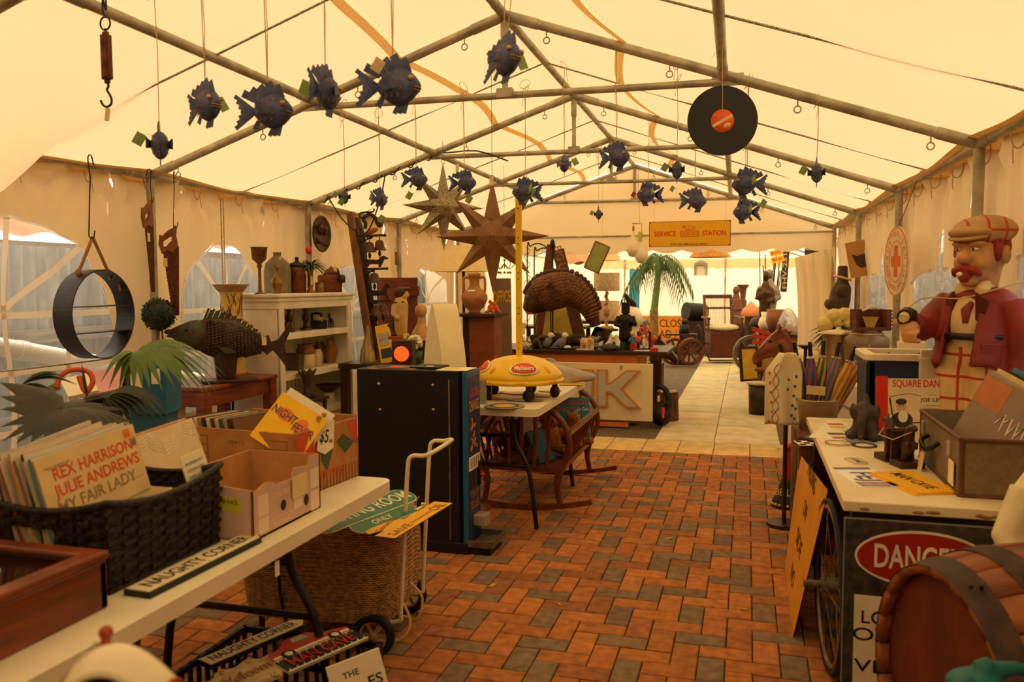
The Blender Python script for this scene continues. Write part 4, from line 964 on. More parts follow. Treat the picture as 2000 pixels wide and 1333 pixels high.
b.box((0,0,.008),(w_,l_,.012)); b.obj('crate_walls',t)
naughty('white Naughty Corner street sign lying across the black crate on the floor',(-1.545,2.02,0),(-1.42,2.38,0),.288,.07)
t=thing('welcome_plaque','cream scrolled Welcome plaque lying on the black crate','plaque',(-1.38,2.0,.288),1.22)
IVO=mat('aged_ivory',(214,188,138),.6,0,.15,40)
b=MB(IVO)
pts=[( (.155+.012*math.cos(10*a)+.01*math.cos(4*a))*math.cos(a), (.075+.01*math.cos(10*a))*math.sin(a)) for a in [2*PI*i/80 for i in range(80)]]
b.prism(pts,.012,smooth=False)
for k in range(10):
 a=2*PI*k/10; b.tube([(.145*math.cos(a)+.018*q*math.cos(6*q+a),.068*math.sin(a)+.018*q*math.sin(6*q+a),.013) for q in [i/10 for i in range(11)]],.004,n=5)
b.obj('board',t); b=MB(mat('tan_relief',(176,138,84),.6)); b.text('Welcome',.045,None,TR((0,-.004,.012)),width=.2,ext=.004,off=.012,shear=.25); b.obj('lettering',t)
t=thing('car_sign','red tin sign with a cut-out vintage car above black lettering, on the black crate','sign',(-1.275,2.20,.30),1.17,rot=Euler((.08,0,1.17)))
RD=mat('sign_red',(168,44,24),.45,0,.08); b=MB(SWH)
b.prism([(-.15,-.075),(.15,-.075),(.15,-.0),(-.15,-.0)],.008,BLACK,m2=SWH); b.prism([(-.15,-.075),(.15,-.075),(.15,-.069),(-.15,-.069)],.01,SWH)
b.prism([(-.15,.004),(.14,.004),(.15,.03),(.11,.045),(.06,.055),(.03,.09),(-.05,.095),(-.09,.06),(-.14,.05)],.009,RD,m2=SWH)
b.prism([(-.04,.06),(.02,.06),(.01,.083),(-.035,.086)],.0012,mat('pale_glass_print',(170,170,160),.5),TR((0,0,.009))); b.prism([(-.14,.008),(.14,.008),(.14,.02),(-.14,.02)],.0012,SWH,TR((0,0,.009)))
for x in (-.09,.085): b.lathe([(0,.012),(.022,.0118),(.024,.009)],BLACK,20,TR((x,.012,0))); b.lathe([(0,.0135),(.012,.0125),(.013,.011)],SWH,16,TR((x,.012,0)))
b.obj('plate',t); b=MB(RD); b.text('MAN CAVE',.045,None,TR((0,-.036,.008)),width=.24,off=.012,ext=.002); b.obj('lettering',t)
b=MB(SWH)
for k in range(12): b.ell((-.14+.0255*k,-.064,.0095),.003,n=8,k=5)
for k in range(12): b.ell((-.14+.0255*k,-.006,.0095),.003,n=8,k=5)
b.obj('bulb_dots',t)
c_=onD(705,1336,2.24); t=thing('card_sign','white hand-lettered card standing on the floor at the bottom edge of the picture','sign',(c_.x,c_.y,0),0)
b=MB(PAPER); b.M=frame((0,0,c_.z-.02),(.80,.62,.22),(-.25,-.05,1)); b.box((0,-.03,0),(.15,.25,.006)); b.text('THE',.018,BLK,TR((-.015,.055,.003)),width=.045,off=.012); b.text('...ES',.03,BLK,TR((.03,.015,.003)),width=.07,off=.014); b.obj('card',t)
b=MB(PALEW); b.M=Matrix(); b.cyl((0,.03,0),(0,.03,c_.z),.012); b.box((0,.03,.01),(.12,.1,.02)); b.obj('stand',t)
# ================================================================== ALONG THE LEFT WALL
t=thing('side_table','red-brown wooden table with square legs under the carved fish','table',(-3.43,4.68,0))
b=MB(REDW); b.box((0,0,.787),(.46,.82,.026)); b.obj('top',t,bevel=.006)
b=MB(REDW)
for s_ in (-1,1): b.box((s_*.195,0,.722),(.02,.70,.10)); b.box((0,s_*.37,.722),(.36,.02,.10))
b.obj('apron',t)
for sx in (-1,1):
 for sy in (-1,1):
  b=MB(REDW); b.box((sx*.19,sy*.365,.387),(.07,.07,.774)); b.obj('leg',t,bevel=.004)
CARV=mat('carved_dark_wood',(70,44,26),.5,.1,.35,30,.5,45,c2=(40,26,16)); VERD=mat('green_patina',(64,76,50),.55,.2,.4,18,.3,50,c2=(64,44,28))
p=onX(432,668,-3.30)
t=thing('carved_fish','large carved wooden fish with a green-tinged head and forked tail on the red-brown table','fish',(p.x+.03,p.y,.8),.72); t.scale=(1.16,1.16,1.08)
zc=p.z-.8
def carp(x,y,z):
 if x<0: z*=(1-.55*(-x)**2.4); y*=(1-.35*x*x)
 else: z*=(1-.62*x**1.5); y*=(1-.7*x)
 return (x,y,z-.22*x*abs(x)*.3)
b=MB(CARV); b.ell((0,0,zc),(.25,.075,.125),None,(0,.22,0),28,18,carp); b.obj('body',t)
b=MB(VERD); b.ell((-.165,0,zc+.03),(.135,.066,.092),None,(0,.22,0),20,12,lambda x,y,z:(x,y*(1-.4*max(0,-x)),z*(1-.62*max(0,-x)**1.2)-.12*max(0,-x))); b.ell((-.285,0,zc+.05),(.03,.02,.016)); b.ell((-.278,0,zc+.026),(.024,.018,.012)); b.obj('head',t)
b=MB(VERD)
for k in range(20):
 q=k/19; x=-.11+.27*q; zt_=zc+.13-.02*q-.115*q*q; b.bar((x,0,zt_-.02),(x+.03,0,zt_+.055-.012*q-.008*(k%2)),.012,.012)
b.obj('dorsal_fin',t)
b=MB(CARV)
tx0=.235
b.prism([(.20,-.035),(.215,.045),(.235,.06),(.25,.015),(.29,.03),(.33,.085),(.355,.14),(.365,.13),(.35,.06),(.325,.0),(.335,-.08),(.352,-.15),(.34,-.158),(.30,-.09),(.26,-.035),(.235,-.055),(.225,-.065)],.026,None,TR((0,.013,zc-.045),(PI/2,0,0))); b.obj('tail_fin',t,bevel=.006)
b=MB(CARV)
for k in range(15):
 for j in range(12):
  x=-.09+.0195*k; zz=-.098+.0165*j+(.008 if k%2 else 0); r2=1-(x/.25)**2-(zz/.122)**2
  if r2<.08: continue
  for s_ in (-1,1): b.ell((x,s_*.0735*math.sqrt(r2)*(1-.5*max(0,x/.25)),zc+zz*(1-.3*max(0,x/.25))-x*.22),(.0125,.005,.0105),None,(0,.4,0),6,4)
b.obj('scales',t)
b=MB(VERD); b.prism([(-.05,-.01),(.02,-.02),(.05,-.05),(-.01,-.055)],.02,None,TR((0,-.07,zc-.03),(PI/2,0,0))); b.obj('side_fin',t)
b=MB(DKWOOD); b.cyl((.0,0,.012),(.0,0,zc-.07),.05,r2=.07); b.box((.02,0,.01),(.30,.16,.02)); b.obj('base',t,bevel=.006)
b=MB(KRAFT); b.box((.205,-.05,zc-.02),(.026,.002,.05)); b.tube([(.205,-.05,zc+.005),(.21,-.03,zc+.03)],.001,STRING); b.obj('price_tag',t)
b=MB(BLACK); b.ell((-.205,-.052,zc+.06),.009); b.obj('eye',t)
VASEY=mat('yellow_glaze',(212,172,84),.25,0,.12,10,coat=.4); VASEP=mat('vase_painting',(110,84,40),.4,0,.3,30); VRED=mat('vase_red',(160,60,30),.4)
vp=onX(453,640,-3.50)
t=thing('floor_vase','tall yellow painted vase with a flared collar behind the carved fish','vase',(-3.50,vp.y,.8))
top=onX(455,556,-3.50).z-.8; pr=[(.0,0),(.085,0),(.09,.02),(.075,.05),(.10,.13),(.135,.22),(.135,.27),(.11,.32),(.068,.345),(.062,.37),(.062,.47),(.07,.51),(.108,.56)]
k=top/.56
b=MB(VASEY); b.lathe([(r*1.14,z*k) for r,z in pr]+[(.115,.556*k),(.055,.50*k),(.052,.4*k),(0,.4*k)],None,36); b.obj('body',t)
b=MB(VASEP)
def vr(z):
 z/=k
 for (r0,z0),(r1,z1) in zip(pr[1:],pr[2:]):
  if z0<=z<=z1: return lerp(r0,r1,(z-z0)/(z1-z0))*1.14+.0005
 return .06
for q in range(80):
 a=R_.uniform(0,2*PI); z0=R_.choice([R_.uniform(.12,.3),R_.uniform(.33,.46)])*k; L=R_.uniform(.04,.1); da=R_.uniform(-.7,.7)
 pts=[]
 for i in range(7):
  f_=i/6; z=z0+L*f_; aa=a+da*f_*f_; r=vr(min(z,.5*k)); pts.append((r*math.cos(aa),r*math.sin(aa),z))
 b.tube(pts,[.0015,.003,.004,.004,.003,.002,.001],VASEP if q%4 else VRED,n=4)
b.lathe([(.086,.515*k),(.120,.552*k),(.124,.56*k),(.122,.562*k)],mat('collar_band',(120,76,46),.5,0,.5,120,c2=(190,150,90)),36); b.obj('painted_pattern',t)
b=MB(PAPER); b.M=TR((.115,-.05,.30*k),(0,0,0)); b.box((0,0,0),(.004,.045,.04),None,(0,-.4,-.4)); b.obj('price_label',t)
tp=onX(310,615,-3.55)
t=thing('topiary','clipped topiary ball on a twisted stem against the left tent post','plant',(tp.x,tp.y,0))
b=MB(LEAFD); b.ell((0,0,tp.z),.096,None,None,16,12)
for q in range(760):
 u=Vector((R_.gauss(0,1),R_.gauss(0,1),R_.gauss(0,1))).normalized(); c_=u*.098*R_.uniform(.9,1.06)+Vector((0,0,tp.z)); e=u.orthogonal().normalized(); e.rotate(Matrix.Rotation(R_.uniform(0,6),3,u)); g=u.cross(e)
 e=(e+u*R_.uniform(-.3,.8)).normalized(); b.add([c_-e*.002,c_+e*.008+g*.006,c_+e*.017,c_+e*.008-g*.006],[(0,1,2,3)],None,False)
b.obj('foliage',t)
b=MB(MIDWOOD)
for a in (0,2.1,4.2): b.tube([(.018*math.cos(a+3*q/8),.018*math.sin(a+3*q/8),tp.z-.08-.30*q/8) for q in range(9)],.006,n=6)
b.obj('stem',t)
b=MB(CREAM); b.lathe([(0,tp.z-.50),(.06,tp.z-.50),(.075,tp.z-.37),(.07,tp.z-.365),(0,tp.z-.38)]); b.obj('pot',t)
b=MB(CREAM); zt=tp.z-.50; b.box((tp.x,tp.y,zt-.015),(.22,.3,.03)); b.box((tp.x,tp.y,(zt-.03)/2),(.16,.24,zt-.03)); b.obj('plant_stand',label='pale stand under the topiary ball, mostly hidden by palm leaves',cat='stand')
BLUEB=mat('blue_card',(34,98,138),.6,0,.12,10); PINKB=mat('faded_pink_board',(206,146,140),.6,0,.15,10)
c_=onX(300,757,-2.62)
t=thing('file_box','blue file box with pale labels beside the red-brown table','box',(c_.x,c_.y,0),.25)
b=MB(BLUEB); b.box((0,0,c_.z),(.19,.16,.23)); b.box((0,0,c_.z-.22),(.16,.14,.22)); b.obj('body',t,bevel=.004)
b=MB(PAPER); b.box((-.04,-.081,c_.z+.05),(.05,.002,.09)); b.box((.05,-.081,c_.z+.06),(.04,.002,.07)); b.obj('label',t)
b=MB(DKWOOD); b.box((0,0,(c_.z-.33)/2),(.26,.24,c_.z-.33)); b.obj('plinth',t)
c_=onX(228,742,-2.98)
t=thing('toy_board','faded pink and white folding play board with red stripes, lying behind the palm','board',(c_.x,c_.y,0),.9)
b=MB(PINKB); b.M=TR((0,0,c_.z),(.30,-.16,0)); b.box((.05,0,0),(.44,.26,.022)); b.box((-.17,-.02,.016),(.13,.22,.02),CREAM)
for k in range(4): b.box((.10+.03*k,0,.0125),(.008,.25,.002),mat('red_stripe',(180,84,90),.6))
b.box((-.1,-.16,-.01),(.36,.04,.03),BLACK); b.obj('panel',t,bevel=.004)
b=MB(CREAM); b.box((0,0,(c_.z-.09)/2),(.4,.2,c_.z-.09)); b.obj('support_box',t)
ORH=mat('orange_plastic',(196,74,30),.4,0,.08)
c_=onX(152,750,-2.45)
t=thing('handsaw','small saw with a looped orange handle lying on the play board','saw',c_,.75,rot=Euler((1.15,.1,.6)))
b=MB(ORH); b.tube(smooth_path([(-.07,-.02,0),(-.06,.03,0),(-.02,.055,0),(.03,.05,0),(.05,.01,0),(.03,-.03,0),(.0,.03,0)]),.010,n=8); b.obj('handle',t)
b=MB(STEELD); b.box((-.13,-.05,0),(.16,.03,.002),None,(0,0,.5)); b.obj('blade',t)
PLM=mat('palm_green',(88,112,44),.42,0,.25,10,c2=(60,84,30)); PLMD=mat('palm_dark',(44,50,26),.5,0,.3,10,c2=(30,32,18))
def blade(b,base,d,L,w_,droop,m,up=Vector((0,0,1)),fold=.25):
 d=Vector(d).normalized(); s_=d.cross(up); s_=s_.normalized() if s_.length>1e-3 else Vector((1,0,0)); n=9; V=[]
 for i in range(n+1):
  t_=i/n; c_=Vector(base)+d*L*t_+Vector((0,0,-1))*droop*t_*t_*L; ww=w_*(math.sin(PI*min(1,t_*.9+.12)))*(1-.35*t_)
  V+= [c_-s_*ww/2,c_+up*ww*fold,c_+s_*ww/2]
 b.add(V,[(3*i+j,3*i+3+j,3*i+4+j,3*i+1+j) for i in range(n) for j in range(2)],m,True)
t=thing('fan_palm','potted fan palm with one bright green leaf among dark ones, behind the record basket','plant',(-2.25,2.35,0))
o=Vector((-2.25,2.35,0)); L=t
def fan(name,hub,axis,up,n,spread,Lb,w_,droop,m,stem=True):
 b=MB(m); axis=Vector(axis).normalized(); up=Vector(up).normalized(); hub=Vector(hub)-o
 for i in range(n):
  a=lerp(-spread,spread,i/(n-1)); d=axis.copy(); d.rotate(Matrix.Rotation(a,3,up)); blade(b,hub,d,Lb*(1-.18*abs(a)/max(spread,.1)),w_,droop,m,up)
 return b.obj(name,L)
def fan2(hub,tips,rise,w_,m,d):
 """one palm leaf: leaflets arch from the hub out to where their tips hang"""
 b=MB(m); h=hub-o
 for (x,y,dd) in tips:
  q=onD(x,y,d+dd)-o; n=10; V=[]; sd=(q-h).cross(Vector((0,-.5,1))).normalized(); L2=(q-h).length
  for i in range(n+1):
   t_=i/n; c_=h.lerp(q,t_)+Vector((0,0,rise*L2*4*t_*(1-t_)**1.0*(1-.35*t_))); ww=w_*min(1,.35+2.2*t_)*(1-max(0,t_-.45)/.56)
   V+=[c_-sd*ww/2-Vector((0,0,ww*.22)),c_,c_+sd*ww/2-Vector((0,0,ww*.22))]
  b.add(V,[(3*i+j,3*i+3+j,3*i+4+j,3*i+1+j) for i in range(n) for j in range(2)],m,True)
 return b.obj('leaf',L)
hub=onD(262,690,2.9)
fan2(hub,[(197,748,-.12),(212,762,-.1),(232,765,-.08),(246,767,-.06),(262,768,-.1),(279,762,-.1),(293,760,-.1),(318,765,-.08),(342,758,-.06),(366,766,-.04),(378,766,-.0),(398,770,.04),(413,776,.08),(424,768,.1),(432,758,.14),(438,744,.18),(442,736,.22)],.30,.036,PLM,2.9)
hub2=onD(118,800,2.45)
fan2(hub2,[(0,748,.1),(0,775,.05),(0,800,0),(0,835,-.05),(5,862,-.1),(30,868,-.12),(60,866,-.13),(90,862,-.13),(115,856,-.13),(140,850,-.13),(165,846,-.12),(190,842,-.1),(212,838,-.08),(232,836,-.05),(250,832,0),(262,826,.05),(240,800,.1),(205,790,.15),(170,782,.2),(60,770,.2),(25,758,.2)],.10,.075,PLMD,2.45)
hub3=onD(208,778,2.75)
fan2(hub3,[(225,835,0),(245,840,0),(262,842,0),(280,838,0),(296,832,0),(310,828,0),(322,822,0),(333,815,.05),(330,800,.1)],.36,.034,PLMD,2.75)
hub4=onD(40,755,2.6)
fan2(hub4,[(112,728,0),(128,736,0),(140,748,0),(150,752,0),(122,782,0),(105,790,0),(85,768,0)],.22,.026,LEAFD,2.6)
b=MB(LEAFD); blade(b,onD(170,775,2.6)-o,onD(160,716,2.6)-onD(170,775,2.6),.11,.016,.0,LEAFD); b.obj('leaf',L)
b=MB(LEAFD)
for h in (hub,hub2,hub3,hub4):
 b.tube(smooth_path([Vector((0,0,.30)),Vector((0,0,.5))+(h-o)*.2,(h-o)]),.008,n=6)
b.obj('stems',L)
b=MB(mat('dark_planter',(46,38,32),.6)); b.lathe([(0,0),(.13,0),(.17,.30),(.155,.30),(.14,.26),(0,.26)]); b.obj('pot',L)
BKW=mat('chalk_white_wood',(232,220,196),.5,0,.10,6,.1,30)
t=thing('bookcase','white painted open bookcase with a moulded top against the fence-side wall','bookcase',(-3.43,5.70,0))
Hh=1.375; w_,l_=.42,1.10
b=MB(BKW); b.box((-.19,0,Hh/2),(.02,l_,Hh-.04)); b.obj('back',t)
for s_ in (-1,1):
 b=MB(BKW); b.box((0,s_*(l_/2-.014),(Hh-.06)/2),(w_,.028,Hh-.06)); b.box((w_/2-.0,s_*(l_/2-.03),(Hh-.06)/2),(.022,.06,Hh-.06)); b.obj('side_panel',t,bevel=.003)
for z in (.12,.44,.76,1.06):
 b=MB(BKW); b.box((.0,0,z),(w_-.01,l_-.05,.03)); b.box((w_/2-.002,0,z-.005),(.02,l_-.1,.045)); b.obj('shelf_board',t,bevel=.003)
b=MB(BKW); b.box((0,0,Hh-.02),(w_+.07,l_+.08,.028)); b.box((0,0,Hh-.05),(w_+.04,l_+.045,.03)); b.box((0,0,Hh-.09),(w_+.018,l_+.016,.06)); b.obj('cornice',t,bevel=.008)
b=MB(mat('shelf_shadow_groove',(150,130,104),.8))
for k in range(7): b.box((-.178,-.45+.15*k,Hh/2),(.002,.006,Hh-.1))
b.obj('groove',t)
BX=-3.43; ZT=Hh-.006; ZS=[.135,.455,.775,1.075]
def yx(px,X): return onX(px,570,X).y
def lathe_thing(name,label,cat,loc,prof,m,n=28,part='body',group=None,extra=None):
 t=thing(name,label,cat,loc,group=group); b=MB(m); b.lathe(prof,None,n); b.obj(part,t)
 if extra: extra(t)
 return t
STON=mat('mossy_stoneware',(128,112,76),.55,0,.35,7,c2=(86,78,52)); COPP=mat('aged_copper',(128,66,34),.42,.35,.3,12); TERRA2=mat('salt_glaze_brown',(150,88,46),.35,0,.25,10,coat=.2); CROCK=mat('cream_stoneware',(214,186,138),.35,0,.06,10,coat=.2)
def cup_p(r,h,th=.006): return [(0,0),(r,0),(r*1.02,h*.5),(r,h),(r-th,h),(r-th,th*2),(0,th*2)]
Y=yx(508,-3.37)
lathe_thing('goblet','tall rusty metal goblet on the bookcase top, leftmost','goblet',(-3.37,Y,ZT),[(0,0),(.045,0),(.02,.012),(.012,.03),(.011,.18),(.02,.2),(.014,.215),(.05,.25),(.057,.33),(.066,.335),(.058,.335),(.046,.25),(0,.235)],mat('rusty_goblet',(132,92,56),.5,.4,.3,30,.3,60))
Y=yx(543,-3.50)
def jx(t):
 b=MB(KRAFT); b.box((.06,-.05,.27),(.002,.03,.028),None,(.3,.4,0)); b.obj('price_tag',t)
lathe_thing('stoneware_jug','big mossy stoneware flagon on the bookcase top behind the small brass vase','jug',(-3.50,Y,ZT),[(0,0),(.10,0),(.103,.02),(.103,.17),(.09,.23),(.045,.275),(.03,.285),(.03,.31),(.038,.315),(.0,.318)],STON,32,extra=jx)
Y=yx(541,-3.32)
lathe_thing('bud_vase','small brass bud vase in front of the stoneware flagon','vase',(-3.32,Y,ZT),[(0,0),(.03,0),(.022,.015),(.042,.06),(.046,.085),(.03,.11),(.014,.13),(.014,.18),(.03,.205),(.026,.205),(.01,.18),(0,.17)],BRASS)
Y=yx(581,-3.42)
def lid(t):
 b=MB(IRON); b.lathe([(0,.205),(.062,.205),(.066,.215),(.05,.235),(.02,.245),(.012,.26),(.018,.27),(.012,.283),(0,.285)],None,24); b.obj('lid',t)
 b=MB(PAPER); b.box((.064,0,.16),(.002,.045,.026),None,(0,0,-.4)); b.obj('price_label',t)
lathe_thing('lidded_jar','brown cylindrical jar with a dark lid and white price label on the bookcase','jar',(-3.42,Y,ZT),[(0,0),(.068,0),(.07,.19),(.062,.205),(0,.205)],COPP,28,extra=lid)
Y=yx(607,-3.33)
t=lathe_thing('flower_vase','brass trumpet vase holding dark green fronds and one red bloom on the bookcase','vase',(-3.33,Y,ZT),[(0,0),(.03,0),(.034,.012),(.016,.03),(.024,.07),(.018,.11),(.022,.16),(.036,.2),(.032,.2),(.016,.15),(0,.14)],BRASS)
b=MB(LEAF)
for q in range(70):
 a=R_.uniform(0,2*PI); e=R_.uniform(.15,1.1); blade(b,(0,0,.2),(math.cos(a)*math.cos(e),math.sin(a)*math.cos(e),math.sin(e)),R_.uniform(.14,.27),.016,.75,LEAF if q%3 else LEAFD)
b.obj('fronds',t); b=MB(mat('red_bloom',(206,44,22),.6,0,.2,40)); b.ell((.0,-.02,.335),(.024,.024,.03),None,None,12,8,lambda x,y,z:(x*(1+.2*math.sin(5*math.atan2(y,x))),y*(1+.2*math.sin(5*math.atan2(y,x))),z)); b.obj('bloom',t,part_label='red bloom')
b=MB(KRAFT); b.box((.03,-.035,.1),(.002,.026,.07)); b.obj('price_tag',t)
Y=yx(624,-3.30)
t=lathe_thing('metal_mug','small dented pewter mug at the front of the bookcase top','mug',(-3.30,Y,ZT),[(0,0),(.035,0),(.034,.085),(.03,.085),(.03,.01),(0,.01)],mat('pewter',(150,112,68),.45,.5,.2,20))
b=MB(BRASS); b.tube(smooth_path([(.0,.034,.07),(.0,.06,.06),(0,.058,.03),(0,.034,.02)]),.004); b.obj('handle',t)
Y=yx(648,-3.43)
t=lathe_thing('copper_pot','wide lidded copper pot with an iron handle at the right end of the bookcase top','pot',(-3.43,Y,ZT),[(0,0),(.085,0),(.09,.07),(.09,.08),(.115,.082),(.118,.13),(.108,.15),(0,.15)],COPP,32)
b=MB(COPP); b.lathe([(0,.15),(.07,.15),(.055,.185),(.02,.205),(.012,.215),(0,.225)],None,28); b.obj('lid',t)
b=MB(IRON); b.tube(smooth_path([(.09,-.06,.10),(.11,-.07,.15),(.09,-.06,.2)]),.008); b.box((.112,-.065,.12),(.006,.03,.06)); b.obj('handle',t)
b=MB(KRAFT); b.box((.06,-.04,.2),(.002,.03,.045),None,(0,0,-.6)); b.obj('price_tag',t)
pp=onX(627,457,-3.62)
t=thing('relief_plaque','round bronze relief plaque with two faces, hung on the wall above the bookcase','plaque',pp,0,rot=Euler((0,PI/2,0)))
b=MB(BRONZE); b.lathe([(0,.0),(.155,0),(.162,.008),(.155,.016),(.145,.010),(0,.012)],None,48)
for (x,y,r) in ((-.02,-.03,.042),(-.015,.045,.038)):
 b.ell((x-.01,y,.012),(r*1.1,r*.9,.016)); b.ell((x+.005,y-.004,.026),(.012,.008,.008)); b.ell((x-.03,y,.022),(r*.7,r*.9,.012)); b.ell((x+.02,y,.022),(.008,.014,.006))
for k in range(14): b.tube([(.04+.005*k,-.1+.016*k,.011),(.07+.003*k,-.08+.014*k,.016),(.09,-.08+.012*k,.011)],.004,n=5)
b.obj('relief',t); b=MB(STRING); b.M=TR((0,0,.004)); b.tube([(-.15,-.03,0),(-.25,0,0),(-.15,.03,0)],.0012,n=4); b.obj('hanging_wire',t)
def candlestick(label,y,x=-3.36,g='pair of turned candlesticks'):
 return lathe_thing('candlestick',label,'candlestick',(x,y,ZS[3]),[(0,0),(.045,0),(.046,.012),(.03,.02),(.02,.035),(.014,.06),(.026,.075),(.03,.1),(.026,.125),(.012,.14),(.016,.155),(.02,.165),(.012,.18),(.014,.2),(.02,.215),(.03,.22),(.032,.228),(.012,.228),(0,.226)],BRONZE,20,group=g)
candlestick('left of two dark turned candlesticks on the bookcase shelf',yx(563,-3.36)); candlestick('right of two dark turned candlesticks on the bookcase shelf, beside the flat iron',yx(596,-3.36)+.0)
t=thing('flat_iron','black flat iron with a manila tag on the upper bookcase shelf','iron',(-3.36,yx(619,-3.36),ZS[3]),.4)
b=MB(IRON); b.prism([(-.055,-.035),(.03,-.035),(.075,0),(.03,.035),(-.055,.035)],.07); b.obj('body',t,bevel=.006); b=MB(IRON); b.tube(smooth_path([(-.04,0,.07),(-.045,0,.11),(-.03,0,.125),(.02,0,.125),(.03,0,.11),(.02,0,.07)]),.009); b.obj('handle',t)
b=MB(KRAFT); b.box((.02,-.04,.085),(.06,.002,.035),None,(.5,.4,0)); b.obj('price_tag',t)
t=thing('donkey_figurine','small dark donkey figurine at the right of the upper bookcase shelf','figurine',(-3.34,yx(645,-3.34),ZS[3]),2.4)
b=MB(DKWOOD); b.ell((0,0,.062),(.035,.016,.02)); b.tube([(.025,0,.07),(.04,0,.095),(.048,0,.108)],[.013,.010,.009]); b.ell((.055,0,.108),(.018,.008,.009)); b.tube([(.044,.005,.112),(.04,.008,.13)],.003); b.tube([(.044,-.005,.112),(.04,-.008,.13)],.003)
for sx in (-.025,.022):
 for sy in (-.01,.01): b.tube([(sx,sy,.055),(sx,sy,.0)],[.007,.0045])
b.tube([(-.034,0,.065),(-.042,0,.04)],.003); b.obj('body',t,remesh=.0035,smooth=2)
t=thing('small_box','small dark wooden box at the left end of the upper bookcase shelf','box',(-3.37,yx(556,-3.37)-.03,ZS[3])); b=MB(DKWOOD); b.box((0,0,.035),(.1,.07,.07)); b.box((0,0,.073),(.104,.074,.01)); b.obj('body',t,bevel=.003)
t=thing('planter','square dark pressed-metal planter on the middle bookcase shelf, leftmost','planter',(-3.37,yx(570,-3.37),ZS[2]),.2); b=MB(mat('dark_pewter',(92,76,60),.5,.4,.3,40,.4,60)); b.box((0,0,.06),(.12,.12,.12),None,None,1.12); b.box((0,0,.122),(.14,.14,.012)); b.obj('body',t,bevel=.004)
def crock(label,px,r,h,x,c2=True,neck=.8):
 t=thing('crock',label,'crock',(x,yx(px,x),ZS[2]),group='stoneware crocks on the middle shelf'); b=MB(CROCK); b.lathe([(0,0),(r,0),(r,h*.6),(0,h*.6)],None,28); b.obj('base',t); b=MB(TERRA2); b.lathe([(r,h*.58),(r*1.01,h*.75),(r*.9,h*.84),(r*neck,h*.88),(r*neck*1.1,h*.93),(r*neck*1.12,h),(r*neck*.9,h),(r*neck*.8,h*.8),(0,h*.78)],None,28); b.obj('shoulder',t); return t
crock('wide two-tone stoneware crock on the middle bookcase shelf',594,.075,.19,-3.37); crock('narrow two-tone crock behind the small white jar on the middle shelf',621,.04,.18,-3.46,neck=.7)
lathe_thing('jar','small plain cream jar in front of the narrow crock on the middle shelf','jar',(-3.32,yx(617,-3.32),ZS[2]),[(0,0),(.035,0),(.036,.11),(.028,.125),(.028,.14),(.022,.14),(0,.13)],CROCK)
t=lathe_thing('jug','tall tan pottery bottle jug at the right of the middle bookcase shelf','jug',(-3.37,yx(643,-3.37),ZS[2]),[(0,0),(.033,0),(.04,.02),(.058,.09),(.054,.125),(.034,.15),(.03,.19),(.036,.2),(.028,.2),(0,.18)],mat('tan_pottery',(168,108,58),.5,0,.15,12)); b=MB(mat('tan_pottery',(1,1,1))); b.tube(smooth_path([(0,.03,.185),(0,.06,.165),(0,.055,.13)]),.007); b.obj('handle',t)
def ruf(p,a):
 k=max(0,(p[2]-.15)/.05); q=1+.10*k*math.sin(8*a); return (p[0]*q,p[1]*q,p[2]+.012*k*math.sin(8*a))
t=thing('ruffled_vase','dark ruffle-edged vase on the lower bookcase shelf, rising past the middle one','vase',(-3.16+.02,yx(596,-3.14),0));
zb=.455+.14
b=MB(mat('dark_vase_glaze',(66,54,46),.35,0,.2,12)); b.lathe([(0,0),(.05,0),(.055,.01),(.028,.05),(.028,.09),(.035,.14),(.07,.2),(.064,.2),(.028,.14),(.02,.09),(0,.08)],None,48,Matrix.Translation((0,0,zb)),fn=ruf); b.obj('body',t)
b=MB(DKWOOD); b.box((0,0,zb-.01),(.24,.22,.02));
for sx in(-1,1):
 for sy in(-1,1): b.box((sx*.095,sy*.085,(zb-.02)/2),(.022,.022,zb-.02))
b.obj('vase_stand',t)
lathe_thing('bowl','wide shallow dark bowl on the lower bookcase shelf','bowl',(-3.36,yx(638,-3.36),.455),[(0,.08),(.04,.08),(.05,.09),(.10,.13),(.115,.145),(.108,.145),(.05,.1),(0,.095)],mat('dark_vase_glaze',(66,54,46)),32)
t=bpy.data.objects['bowl']; b=MB(CREAM); b.lathe([(0,0),(.07,0),(.05,.04),(.05,.08),(0,.08)],None,20); b.obj('pedestal',t)
TIM=mat('red_gum_post',(132,80,46),.6,0,.3,6,.3,40,stretch=(2,2,.6)); TIM2=mat('rough_old_post',(78,52,36),.75,0,.4,9,.6,40,stretch=(2,2,.5))
q1=onY(684,420,6.50); q2=onY(724,690,6.42); d=(q2-q1); k=(0-q1.z)/d.z; q3=q1+d*k
t=thing('timber_post','long straight red-brown timber leaning against the left eave','post',(0,0,0)); b=MB(TIM); b.bar(q3+Vector((0,0,.01)),q1+Vector((0,0,.02)),.056,.05,up=(0,1,0)); b.obj('beam',t,bevel=.004)
q1=onY(697,428,6.75); q2=onY(728,640,6.62); d=(q2-q1); q3=q1+d*((0-q1.z)/d.z)
t=thing('bell_post','rough old timber post behind the straight one, carrying cast-iron animal doorbells','post',(0,0,0)); b=MB(TIM2)
n=14; pts=[q3.lerp(q1,i/n)+Vector((.012*math.sin(i*2.1),0,0)) for i in range(n+1)]; b.tube(pts,[.045+.006*math.sin(i*1.7) for i in range(n+1)],n=9); b.obj('beam',t)
DB=mat('cast_iron_brown',(58,42,34),.55,.3,.3,30,.2); BEL=mat('bell_iron',(96,66,50),.5,.4,.25,20)
